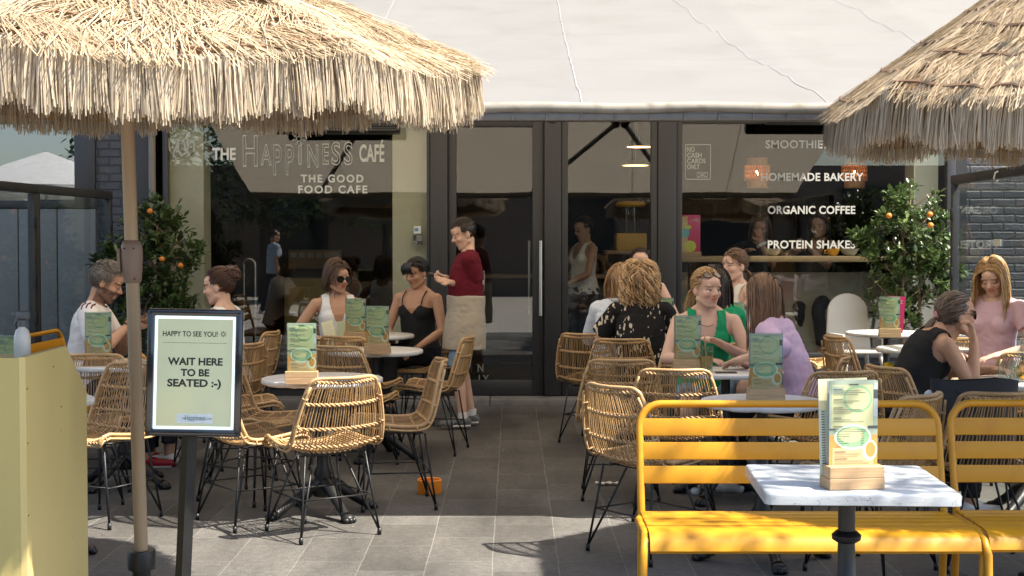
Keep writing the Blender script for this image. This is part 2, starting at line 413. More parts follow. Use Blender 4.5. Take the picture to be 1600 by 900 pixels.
# ------------------------------------------------------------------ the cafe building
cafe = empty('cafe_building', (0, FY, 0), 0, 'cafe with dark framed glass front, white window lettering and black painted brick at both ends', 'building')
def cafe_part(mb, name, m, parent=None, **kw):
    o = mb.build(name, m, parent or cafe, **kw)
    if parent is None: o.location = (0, -FY, 0)
    return o
X = {p: fx(p) for p in (120, 150, 195, 232, 255, 668, 672, 700, 716, 832, 850, 860, 884, 1022, 1062, 1472, 1492, 1510)}
ZT = fz(172)                                               # underside of the fascia
WALLS = []
class _W:
    def bx(self, *a): WALLS.append(a)
wl = _W()
wl.bx(X[150], X[195], FY+.02, FY+.4, 0, 4.6); wl.bx(X[1510], X[1510]+3.2, FY+.02, FY+.4, 0, 4.6)
wl.bx(-9, X[120]-1.25, FY+.02, FY+.4, 0, 4.6); wl.bx(-9, X[120]-1.25, FY+.02, FY+.4, 0, .1)
wl.bx(X[1510]+3.2, 11, FY+.02, FY+.4, 0, 4.6)
wl.bx(-9, 11, FY+.021, FY+.42, 4.6, 9.5); wl.bx(X[120]-1.25, X[150], FY+.02, FY+.4, 2.62, 4.6)
for q in WALLS: w1 = MB(); w1.bx(*q); cafe_part(w1, 'wall', M_['brick_black'], smooth=0)
fa = MB(); fa.bx(X[195], X[1510], FY-.03, FY+.4, ZT, 4.6, bev=.006)
fa.bx(X[195], X[232], FY+.0, FY+.3, .05, ZT); fa.bx(X[1492], X[1510], FY, FY+.3, .05, ZT)
cafe_part(fa, 'fascia', M_['frame'], smooth=30)
# the base panels under both big windows
for a, b_, zt in ((X[255], X[672], fz(575)), (X[1062], X[1492], fz(560))):
    bp = MB()
    bp.bx(a, b_, FY+.02, FY+.22, .05, zt-.003); n = 3
    for i in range(n):
        w_ = (b_-a)/n; bp.bx(a+i*w_+.08, a+(i+1)*w_-.08, FY+.008, FY+.03, .12, zt-.07, bev=.006)
    cafe_part(bp, 'base_panel', M_['frame'], smooth=30)
def framed(name, x0, x1, z0, z1, wl_, wr_, wt, wb, bars=(), pane_mat=None, label=None, dy=0.0):
    """a window or door: frame with its pane as sub-part"""
    m = MB(); y0, y1 = FY-.012+dy, FY+.075+dy
    m.bx(x0, x0+wl_, y0, y1, z0, z1, bev=.006); m.bx(x1-wr_, x1, y0, y1, z0, z1, bev=.006)
    m.bx(x0+wl_, x1-wr_, y0+.004, y1-.004, z1-wt, z1, bev=.005); m.bx(x0+wl_, x1-wr_, y0+.004, y1-.004, z0, z0+wb, bev=.005)
    for z in bars: m.bx(x0+wl_, x1-wr_, y0+.02, y1-.02, z-.03, z+.03, bev=.004)
    fr = cafe_part(m, name, M_['frame'], smooth=30)
    if label: fr['label'] = label
    p = MB(); p.bx(x0+wl_-.004, x1-wr_+.004, FY+.03+dy, FY+.036+dy, z0+wb-.004, z1-wt+.004)
    p.build('pane', pane_mat or M_['glass'], fr, smooth=0)
    return fr
win_l = framed('window', X[255], X[672], fz(575), ZT, .05, .03, .12, .05, label='wide left window lettered with the cafe name')
door = framed('door', X[700], X[850], .06, ZT-.02, .075, .105, .13, .14, bars=(), label='glazed entrance door with a long steel pull handle', dy=.03)
win_m = framed('window', X[860]+.10, X[1022]+.03, .06, ZT-.02, .06, .06, .08, .10, label='narrow fixed glazed panel beside the entrance door')
win_r = framed('window', X[1062]-.03, X[1492], fz(560), ZT, .05, .08, .05, .05, bars=(fz(188),), label='wide right window lettered with the food on offer')
win_n = framed('window', X[120]-1.25, X[150], 1.78, 2.62, .07, .19, .07, .07, pane_mat=M_['glass_dark'], label='tall window at the far left end of the black brick front')
for a, b_ in ((X[672], X[700]), (X[850], X[860]+.10), (X[1022]+.03, X[1062]-.03)):
    po = MB(); po.bx(a+.002, b_-.002, FY-.03, FY+.12, .06, ZT-.004, bev=.008)
    cafe_part(po, 'post', M_['frame'], smooth=30)
# door handle: two long steel bars with brackets
h = MB()
hx = (X[832]+X[850])/2+.02
for yy in (-.055,):
    h.tube([(hx, FY+yy, fz(376)), (hx, FY+yy, fz(493))], .0155, 12)
    for z in (fz(388), fz(481)): h.tube([(hx, FY+yy, z), (hx, FY+.03, z)], .008, 8)
h.build('handle', M_['steel'], door, smooth=60)
h = MB(); h.bx(hx-.03+.035, hx+.03+.035, FY-.02+.03, FY+.03, fz(455), fz(440), bev=.004); h.build('lock', M_['black'], door)
# inner pull bar, seen through the glass
h = MB(); h.tube([(hx-.10, FY+.16, fz(376)), (hx-.10, FY+.16, fz(493))], .012, 10)
for z in (fz(388), fz(481)): h.tube([(hx-.10, FY+.16, z), (hx-.10, FY+.07, z)], .008, 8)
h.build('handle', M_['steel'], door, smooth=60)

def lettering(parts, parent, name='lettering', m=None, y=FY+.024):
    """every line of writing is a part of its own"""
    for q in parts: letter_line([q], parent, name, m, y)
def letter_line(parts, parent, name='lettering', m=None, y=FY+.024):
    """parts: (mesh, u, v, tilt) set on the outside of a pane"""
    mb = MB()
    for me, u, v in parts:
        p = at(u, v, y); mx = Matrix.Translation((p.x, y, p.z)) @ FACE
        mb.add([mx @ q.co for q in me.vertices], [tuple(f.vertices) for f in me.polygons])
    return mb.build(name, m or M_['letter'], parent, smooth=0)
S = FY/F                                                    # metres per photo pixel on the front
def cap(h): return h*S/.70                                  # font size for a cap height in photo pixels
def T(body, h, wd=None, **kw):
    me = text_mesh(body, cap(h), **kw)
    if wd:
        a = coords(me); w0 = a[:, 0].max()-a[:, 0].min(); a[:, 0] *= wd*S/w0; setcoords(me, a)
    a = coords(me); a[:, 0] -= (a[:, 0].max()+a[:, 0].min())/2; a[:, 1] -= (a[:, 1].max()+a[:, 1].min())/2; setcoords(me, a)
    return me
parts = [(T('THE', 18, 37, bold=.028), 350, 240.5), (T('CAFÉ', 26, 39, bold=.026), 581, 236)]
hb = []
for ch, u, v, hh, ww in (('H', 391, 236, 47, 23), ('A', 416, 242, 31, 17), ('P', 434, 250, 46, 13), ('P', 453, 250, 46, 13), ('I', 469, 242, 29, 5),
                         ('N', 489, 244, 34, 17), ('E', 509, 241, 31, 10), ('S', 525, 240, 34, 14), ('S', 544, 240, 34, 14)):
    me_ = T(ch, hh, ww, outline=.0052, bold=.012); hb.append((me_, u, v))
fl = MB()                                                   # the little flower over the I
ring = [(math.cos(a)*.022, math.sin(a)*.022, 0) for a in np.linspace(0, 2*math.pi, 13)[:-1]]
fl.tube(ring, .003, 4, closed=True)
for i in range(7):
    a = i*2*math.pi/7-.2; c_ = Vector((math.cos(a)*.046, math.sin(a)*.046, 0))
    fl.tube([c_+Vector((math.cos(a)*.014*math.cos(q)-math.sin(a)*.008*math.sin(q), math.sin(a)*.014*math.cos(q)+math.cos(a)*.008*math.sin(q), 0)) for q in np.linspace(0, 2*math.pi, 9)[:-1]], .0028, 4, closed=True)
hb.append((fl.mesh('fl'), 467, 217)); letter_line(hb, win_l, m=M_['letter_left'])
parts += [(T('THE GOOD', 11.5, 98, bold=.03, spacing=1.25), 519, 279), (T('FOOD CAFE', 11.5, 108, bold=.03, spacing=1.25), 520, 296)]
lettering(parts, win_l, m=M_['letter_left'])
parts = [(T(s_, 12, w_, bold=.026, spacing=1.05), u, v) for s_, u, v, w_ in (('SMOOTHIES', 1245, 225.5, 98), ('HOMEMADE BAKERY', 1269, 276.5, 160),
                                                       ('ORGANIC COFFEE', 1268, 328, 137), ('PROTEIN SHAKES', 1268, 382, 137))]
nc = MB(); x0, x1, z0, z1 = 1071, 1110, 226, 280
for a, b_ in (((x0, z0), (x1, z0)), ((x1, z0), (x1, z1)), ((x1, z1), (x0, z1)), ((x0, z1), (x0, z0))):
    c0 = Vector(((a[0]+b_[0])/2-1090.5, -((a[1]+b_[1])/2-253), 0))*S
    nc.box(c0, (abs(a[0]-b_[0])*S+.007, abs(a[1]-b_[1])*S+.007, .001))
for i, s_ in enumerate(('NO', 'CASH', 'CARDS', 'ONLY')):
    me = T(s_, 7.4, (12, 23, 29, 20)[i], bold=.02)
    mx = Matrix.Translation(((1073.5+(12, 23, 29, 20)[i]/2-1090.5)*S, -(233.5+9*i-253)*S, 0)); nc.add([mx @ q.co for q in me.vertices], [tuple(f.vertices) for f in me.polygons])
c0 = Vector((1097.5-1090.5, -(273-253), 0))*S              # the crossed-out banknote
for sg in (1, -1): nc.box(c0, (.105, .005, .001), Matrix.Rotation(sg*.45, 3, 'Z'))
for q in (-.022, .022): nc.box(c0+Vector((0, q, 0)), (.1, .004, .001))
for q in (-.048, .048): nc.box(c0+Vector((q, 0, 0)), (.004, .048, .001))
nc.tube([c0+Vector((.012*math.cos(a), .012*math.sin(a), 0)) for a in np.linspace(0, 6.28, 11)[:-1]], .002, 4, closed=True)
parts.append((nc.mesh('nc'), 1090.5, 253))
lettering(parts, win_r)
# a looping hand drawn mark in the left corner of the left window
lp = MB(); lp.tube([at(262+u*1.0, 212+v, FY+.022) for u, v in ((0, 4), (3, 22), (8, 30), (13, 18), (17, 5), (16, 22), (22, 31), (29, 27), (33, 14), (30, 3), (25, 8), (28, 20), (36, 31), (42, 24), (41, 8))], .011, 5, flat=.15)
lp.build('lettering', mat('faded chalk line', (.35, .35, .30), .8), win_l)
# the ends of two words low on the door, beside the waitress
lettering([(T('N', 12, 9, bold=.02), 751, 575), (T('LY', 12, 16, bold=.02), 756, 592)], door, m=mat('faded door lettering', (.16, .17, .14), .7), y=FY+.052)  # grey tone stands in for the dimming by glass and reflections
# stickers on the cream strip
st = MB(); p = at(652, 359, FY+.024); st.box(p, (.065, .003, .065)); st.build('sticker', mat('white sticker', (.6, .62, .62), .4), win_l)
st = MB(); p = at(652, 358, FY+.0215); st.box(p+Vector((-.008, 0, -.005)), (.035, .003, .03)); st.build('sticker', mat('blue sticker', (.08, .22, .30), .4), win_l)
st = MB(); p = at(653, 374.5, FY+.024); st.box(p, (.085, .003, .085)); st.build('sticker', mat('black sticker', (.02, .03, .03), .4), win_l)
st = MB()
for i in range(3): st.box(at(655, 369+i*3, FY+.0215), (.05, .003, .006))
st.tube([at(649, 379, FY+.021)+Vector((.013*math.cos(a), 0, .013*math.sin(a))) for a in np.linspace(0, 6.28, 9)[:-1]], .003, 4, closed=True)
st.build('sticker', M_['letter'], win_l)

# blue grey panelled door below the far left window
q0, q1 = X[120]-1.25, X[150]
for i in range(4):
    a_ = q0+(q1-q0)*i/4; m = MB(); m.bx(a_+.004, a_+(q1-q0)/4-.004, FY+.0, FY+.2, .06, 1.775, bev=.008); cafe_part(m, 'door_panel', M_['bluegrey'], smooth=30)

# downpipe
d = MB(); px = fx(241)
d.tube([(px, FY-.06, .1), (px, FY-.06, 3.2)], .034, 14)
for z in (.6, 1.5, 2.45): d.tube([(px, FY-.06, z-.02), (px, FY-.06, z+.02)], .042, 14); d.bx(px-.01, px+.01, FY-.06, FY, z-.01, z+.01)
tag(d.build('downpipe', mat('grey brown pipe', (.16, .14, .12), .5), smooth=50), 'grey brown rainwater downpipe beside the left window of the cafe', 'downpipe')

# inside of the cafe
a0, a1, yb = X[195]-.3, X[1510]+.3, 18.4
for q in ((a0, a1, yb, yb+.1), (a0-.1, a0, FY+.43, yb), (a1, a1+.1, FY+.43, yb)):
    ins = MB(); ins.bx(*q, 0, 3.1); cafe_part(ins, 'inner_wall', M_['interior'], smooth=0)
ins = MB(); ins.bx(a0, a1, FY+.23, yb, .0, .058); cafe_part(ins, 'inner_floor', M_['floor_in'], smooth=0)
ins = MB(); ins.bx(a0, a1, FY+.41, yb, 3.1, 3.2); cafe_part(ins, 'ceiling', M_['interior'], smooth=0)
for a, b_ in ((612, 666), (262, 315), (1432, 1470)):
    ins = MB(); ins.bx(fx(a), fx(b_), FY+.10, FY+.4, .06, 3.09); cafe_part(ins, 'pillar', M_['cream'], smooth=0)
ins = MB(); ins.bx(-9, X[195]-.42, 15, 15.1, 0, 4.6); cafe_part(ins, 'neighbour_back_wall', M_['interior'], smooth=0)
ins = MB(); ins.bx(fx(1062), fx(1430), FY+.62, FY+.66, .06, 1.18)
cafe_part(ins, 'counter_front', mat('cream counter front', (.36, .34, .27), .7, var=.08), smooth=0)

# ------------------------------------------------------------------ the house across the street (seen in the glass)
opp = empty('brick_house', (0, -13, 0), 0, 'dark brick house across the street, only seen mirrored in the cafe glass', 'building')
o_ = MB(); o_.bx(-26, 26, -13.5, -13, 0, 3.6); q = o_.build('wall', M_['brick_red'], opp, smooth=0); q.location = (0, 13, 0)
for i in range(12):
    for zf in (.7,):
        x_ = -22+i*4.0; o_ = MB(); o_.bx(x_-.9, x_+.9, -12.99, -12.9, zf, zf+2.3, bev=.01)
        q = o_.build('window', M_['frame'], opp); q.location = (0, 13, 0)
        o_ = MB(); o_.bx(x_-.8, x_+.8, -12.895, -12.885, zf+.1, zf+2.2); o_.build('pane', mat('dark pane', (.02, .025, .03), .08), q, smooth=0)

# ------------------------------------------------------------------ glazed wind screens at both sides
def screen(name, pts, ztop, label, panels_bottom=.62):
    root = empty(name, (pts[0][0], pts[0][1], 0), 0, label, 'wind screen')
    base = Vector((-pts[0][0], -pts[0][1], 0)); fr = MB()
    for i in range(len(pts)-1):
        a = Vector((*pts[i], 0)); b = Vector((*pts[i+1], 0)); d = (b-a).normalized(); ang = math.atan2(d.y, d.x); rot = Matrix.Rotation(ang, 3, 'Z'); L_ = (b-a).length; c = (a+b)/2
        def bar(off, ln, z0, z1, th=.05, bev=.006): fr.box(c+d*off+Vector((0, 0, (z0+z1)/2)), (ln, th, z1-z0), rot, bev)
        bar(0, L_-.004, ztop-.07, ztop, .06); bar(0, L_-.08, panels_bottom-.06, panels_bottom, .05); bar(0, L_-.08, .03, .09, .05)
        bar(-L_/2+.03, .055, .0, ztop-.072, .055); bar(L_/2-.03, .055, .0, ztop-.072, .055)
        lower = MB(); lower.box(c+Vector((0, 0, (.09+panels_bottom-.06)/2)), (L_-.11, .02, panels_bottom-.15), rot)
        q = lower.build('lower_panel', M_['panel_dark'], root, smooth=0); q.location = base
        pn = MB(); pn.box(c+Vector((0, 0, (panels_bottom+ztop-.07)/2)), (L_-.11, .008, ztop-.07-panels_bottom), rot)
        q = pn.build('pane', M_['glass_clear'], root, smooth=0); q.location = base
        hg = MB()
        for z in (ztop-.3, ztop-.75, panels_bottom+.25): hg = MB(); hg.box(a+d*.06+Vector((0, 0, z))+Vector((.035*(1 if pts[0][0] < 0 else -1), 0, 0)), (.03, .02, .09), rot, .004); q = hg.build('hinge', M_['black'], root); q.location = base
    q = fr.build('frame', M_['frame'], root, smooth=30); q.location = base
    return root
scr_l = screen('wind_screen', [(-3.58, 12.55), (-3.73, 11.0), (-3.92, 9.2), (-4.1, 7.4)], 1.92, 'black framed glass wind screen behind the man in the football shirt')
scr_r = screen('wind_screen', [(3.4, 10.85), (3.4, 9.1), (3.4, 7.3)], 1.98, 'black framed glass wind screen beside the blonde woman in pink')
# small white sticker on the right screen
st = MB(); p = at(1561, 379, 9.9); st.box((3.392, 9.85, p.z), (.003, .14, .05)); q = st.build('sticker', M_['letter'], scr_r, smooth=0); q.location = (-3.4, -10.85, 0)
# hook on the right rail
st = MB(); hp = Vector((3.36, 9.75, 1.955)); st.tube([hp, hp+Vector((-.02, 0, -.01)), hp+Vector((-.03, 0, -.05)), hp+Vector((-.015, 0, -.075)), hp+Vector((0, 0, -.06))], .006, 6)
q = st.build('hook', M_['steel'], scr_r); q.location = (-3.4, -10.85, 0)

# ------------------------------------------------------------------ the awning
AY0, AZ0, AY1, AZ1 = 6.98, 2.14, 12.86, 4.05
AX0, AX1 = -3.5, 3.8
def awning_mat():
    m = mat('awning cloth', (.225, .22, .209), .8, var=.02, scale=1.2, bump=.05, bscale=500, dirt=((.205, .20, .187), 2.5))
    return translucent(m, .36, (.80, .69, .54), own=True)
aw = empty('awning', (0, AY1, AZ1), 0, 'wide off white fabric awning sloping down from the cafe front over the terrace', 'awning')
NXa, NYa = 110, 240
vs = []; fs = []
def aw_z(x, t):
    """sag and creases of the cloth; t = 0 at the front bar, 1 at the wall"""
    z = AZ0 + (AZ1-AZ0)*t
    z -= .10*math.sin(math.pi*t)                                        # belly
    q = (t+.006*math.sin(x*1.7)+.004*x*math.sin(t*40))*9.2+.35*math.sin(t*14); q -= math.floor(q); z -= .013*(1-(2*q-1)**2); z += .016*(1/(1+math.exp(-min(40, max(-40, (q-.5)/.055))))-q)   # slack between the ribs, a lap at each one
    s = (x-.35)/1.26; k = s-math.floor(s)
    z -= .018*math.sin(math.pi*k)*math.sin(math.pi*min(1, t*1.0+.02))   # sag between the seams
    z += .004*math.exp(-((min(k, 1-k))/.012)**2)
    for c, a, sl, wd in ((.055, .012, .004, .016), (.10, .014, .008, .012), (.165, .016, -.010, .012), (.215, .014, .004, .010), (.26, .02, .006, .016), (.33, .016, -.008, .012), (.42, .02, .01, .016), (.6, .02, 0, .02), (.78, .02, 0, .02)):
        d = (t-c-sl*x-.004*math.sin(x*2.1+c*40))/wd
        z += a*math.exp(-d*d)*(.6+.4*math.sin(x*1.3+c*30))
    z += .005*math.sin(x*3.1+t*22)+.003*math.sin(x*7.3-t*41)
    return z
for j in range(NYa+1):
    t = (j/NYa)**1.35
    for i in range(NXa+1):
        x = AX0+(AX1-AX0)*i/NXa; vs.append((x, AY0+(AY1-AY0)*t, aw_z(x, t)))
for j in range(NYa):
    for i in range(NXa):
        a = j*(NXa+1)+i; fs.append((a, a+1, a+NXa+2, a+NXa+1))
m_ = MB(); m_.add(vs, fs); q = m_.build('cloth', awning_mat(), aw, smooth=180); q.location = (0, -AY1, -AZ1)
for x0 in (-2.17, -.91, .35, 1.61, 2.87):
    sm = MB(); pts = []
    for j in range(NYa+1):
        t = (j/NYa)**1.35; xx = x0-.5*(t if x0 > 1 else 0); k = (xx-AX0)/(AX1-AX0)*NXa; i = int(k); k -= i; xa, xb = AX0+(AX1-AX0)*i/NXa, AX0+(AX1-AX0)*(i+1)/NXa
        pts.append((xx, AY0+(AY1-AY0)*t, aw_z(xa, t)*(1-k)+aw_z(xb, t)*k+.003))
    for a_, b_ in zip(pts, pts[1:]): sm.add([(a_[0]-.004, a_[1], a_[2]), (a_[0]+.004, a_[1], a_[2]), (b_[0]+.004, b_[1], b_[2]), (b_[0]-.004, b_[1], b_[2])], [(0, 1, 2, 3)])
    q = sm.build('seam', translucent(mat('white seam tape', (.29, .288, .28), .7), .3, (.8, .8, .8)), aw); q.location = (0, -AY1, -AZ1)
bd = MB(); pts = [(AX0+(AX1-AX0)*i/60, AY0-.012, AZ0-.012+.004*math.sin(i*.9)) for i in range(61)]
bd.tube(pts, .026, 10, flat=.75); q = bd.build('hem', mat('soiled beige hem tape', (.25, .225, .18), .8, var=.2, scale=12, dirt=((.16, .135, .10), 14)), aw); q.location = (0, -AY1, -AZ1)
bd = MB(); bd.box(((AX0+AX1)/2, AY0+.02, AZ0-.055), (AX1-AX0, .06, .045), None, .01)
for i in range(46): bd.tube([(AX0+.1+i*.17, AY0-.016, AZ0-.075), (AX0+.1+i*.17, AY0-.020, AZ0-.035)], .004, 5)
q = bd.build('front_bar', mat('grey awning bar', (.135, .125, .11), .45, .3, dirt=((.1, .09, .08), 20)), aw); q.location = (0, -AY1, -AZ1)
for x0, sg in ((-2.6, 1), (.2, 1), (2.2, -1)):
    ar = MB(); e = Vector((x0+.95*sg, 10.2, 2.78)); ar.tube([(x0, 12.8, 3.55), e], .032, 8); ar.tube([e, (x0, AY0+.05, AZ0-.06)], .028, 8); ar.ell(e, (.05, .05, .05))
    q = ar.build('arm', M_['black'], aw); q.location = (0, -AY1, -AZ1)
bx_ = MB(); bx_.bx(AX0-.05, AX1+.05, AY1-.02, AY1+.1, AZ1-.05, AZ1+.2, bev=.03); q = bx_.build('roller_box', M_['frame'], aw); q.location = (0, -AY1, -AZ1)

# ------------------------------------------------------------------ white parasols across the street, mirrored in the far left window
def white_parasol(x, y, ztop, r, label):
    root = empty('white_parasol', (x, y, 0), 0, label, 'parasol', 'white parasols across the street')
    p = MB(); p.tube([(0, 0, 0), (0, 0, ztop)], .035, 12); p.build('pole', M_['steel'], root)
    c = MB(); n = 8; ring = [(r*math.cos(2*math.pi*(i+.5)/n), r*math.sin(2*math.pi*(i+.5)/n), ztop-.75) for i in range(n)]
    c.add([(0, 0, ztop)]+ring+[(a*.999, b*.999, z-.18) for a, b, z in ring], [(0, 1+i, 1+(i+1) % n) for i in range(n)]+[(1+i, 1+n+i, 1+n+(i+1) % n, 1+(i+1) % n) for i in range(n)])
    c.build('canopy', translucent(mat('white parasol cloth', (.8, .8, .78), .8), .25, (.8,)*3), root, smooth=20)
    b = MB(); b.lathe([(.32, 0), (.32, .06), (.06, .1), (.05, .3)], 20); b.build('base', M_['black'], root)
white_parasol(-9.6, -3.2, 3.35, 2.1, 'white parasol across the street, the nearer one mirrored in the far left window')
white_parasol(-12.6, -5.2, 3.2, 2.1, 'white parasol across the street, the farther one mirrored in the far left window')

# ------------------------------------------------------------------ heaters under the awning
def heater(u0, u1, v0, v1, Y, label, warn):
    a = at(u0, v0, Y); b = at(u1, v1, Y); c = (a+b)/2; root = empty('patio_heater', c, 0, label, 'heater', 'bar heaters on the cafe front')
    m = MB(); L_ = b.x-a.x; H = abs(a.z-b.z); m.box((0, 0, 0), (L_, .11, H), Euler((R(-18), 0, 0)), .012)
    m.build('housing', mat('heater casing', (.035, .035, .037), .4, .3), root)
    g_ = MB()
    for i in range(4): g_.box((0, -.066, -H*.33+i*H*.2), (L_*.96, .008, .006), Euler((R(-18), 0, 0)))
    g_.build('grille', M_['black'], root)
    br = MB()
    for s in (-.35, .35): br.bx(s*L_-.02, s*L_+.02, .04, FY-Y-.03, -.02, .03)
    br.build('bracket', M_['black'], root)
    if warn:
        for j, (dx, w_, cm) in enumerate(((-.30, .09, (.35, .35, .34)), (-.17, .075, (.75, .47, .03)), (-.07, .022, (.6, .6, .58)))):
            s_ = MB(); s_.box((dx*1.0, -.0665-.002, .03), (w_, .002, .035), Euler((R(-18), 0, 0))); s_.build('label_plate', mat('heater label', cm, .5), root, smooth=0)
heater(430, 625, 190, 208, 12.55, 'long dark bar heater above the lettering of the left window', False)
heater(1196, 1335, 160, 194, 12.4, 'dark bar heater with a yellow warning label above the right window', True)
# ================================================================== thatched parasols
def oct_r(phi, r):
    q = (phi % (math.pi/4)) - math.pi/8
    return r*(.72*math.cos(math.pi/8)/math.cos(q)+.28)
PR, PZR, PZA = 1.31, 2.10, 2.70                            # rim radius, rim height, apex height
def cone_pt(phi, s, lift=0.0):
    """s = 1 at the rim, 0 at the apex; panels sag a little between the ribs"""
    r = oct_r(phi, PR*s); q = abs((phi % (math.pi/4)) - math.pi/8)/(math.pi/8)
    z = PZA+(PZR-PZA)*(s**.93) - .05*s*(1-q*q)+lift
    return Vector((r*math.cos(phi), r*math.sin(phi), z))
def strip(mb, pts, w0, w1, side, tint):
    """flat leaf strip along pts"""
    k = len(pts); vs = []; fs = []
    for i, p in enumerate(pts):
        w_ = w0+(w1-w0)*i/(k-1); vs += [p-side*w_, p+side*w_]
    for i in range(k-1): fs.append((2*i, 2*i+1, 2*i+3, 2*i+2))
    mb.add(vs, fs, tint)
def leaf_tint(r_):
    b = .80+.36*r_.random(); h = r_.random()
    return (b*(1+.05*h), b*(1-.02*h), b*(.98-.14*h))
def make_fringe(seed, s, zoff, n, l0, l1, inset):
    r_ = random.Random(seed); mb = MB()
    for i in range(n):
        phi = 2*math.pi*(i+r_.random())/n
        p = cone_pt(phi, s); p.z += zoff+r_.uniform(-.012, .012); out = Vector((math.cos(phi), math.sin(phi), 0)); tan = Vector((-out.y, out.x, 0))
        p -= out*(inset+r_.uniform(-.012, .012))
        clump = math.sin(phi*31+seed)+math.sin(phi*73+1.3*seed)
        L_ = l0+(l1-l0)*r_.random()+.008*clump; sw = .008*math.sin(phi*57+seed)+r_.uniform(-.010, .010); fl = .022+.007*clump+r_.uniform(-.007, .007)
        if r_.random() < .03: sw *= 4
        pts = [p-out*.03+Vector((0, 0, .022)), p+out*.008+Vector((0, 0, .008)), p+out*fl*.6+Vector((0, 0, -.25*L_))+tan*sw*.2, p+out*fl*.9+Vector((0, 0, -.62*L_))+tan*sw*.6, p+out*fl*(.9+.3*r_.random())+Vector((0, 0, -L_))+tan*sw]
        a = r_.uniform(-.7, .7); sd = (tan*math.cos(a)+out*math.sin(a))
        w_ = r_.uniform(.0017, .0036); strip(mb, pts, w_, w_*.65, sd, leaf_tint(r_))
    return mb
def make_tier(seed, s0, s1, n, messy):
    r_ = random.Random(seed); mb = MB()
    for i in range(n):
        phi = 2*math.pi*(i+r_.random())/n
        s = s0+r_.uniform(-.02, .02); dphi = ((1 if seed % 2 else -1)*(.06+.05*math.sin(phi*9+seed))+.05*math.sin(phi*23+seed*2)+r_.gauss(0, .055)+(r_.uniform(-.2, .2) if r_.random() < .06 else 0))*(.35+.65*messy)/max(s, .25)
        e = s1+r_.uniform(-.05, .035); lf = .010+.028*r_.random()**3*messy
        pts = [cone_pt(phi, s, .012), cone_pt(phi+dphi*.35, s+(e-s)*.35, .03+lf*.6), cone_pt(phi+dphi*.7, s+(e-s)*.7, .026+lf*.9), cone_pt(phi+dphi, e, .018+lf*r_.uniform(.2, 1.5))]
        out = Vector((math.cos(phi), math.sin(phi), 0)); tan = Vector((-out.y, out.x, 0)); a = r_.uniform(-.6, .6)
        sd = tan*math.cos(a)+Vector((0, 0, 1))*math.sin(a); w_ = r_.uniform(.0015, .0033)
        strip(mb, pts, w_, w_*.6, sd, leaf_tint(r_))
    return mb
M_['cord'] = mat('brown braided cord', (.16, .09, .045), .8, var=.3, scale=40)
M_['pole'] = mat('sand coloured pole paint', (.30, .215, .13), .45, var=.05)
M_['crank'] = mat('taupe crank plastic', (.18, .125, .095), .5, var=.04)
M_['under'] = translucent(mat('tan canopy cloth', (.34, .21, .10), .8, var=.1), .25, (.4, .25, .12))
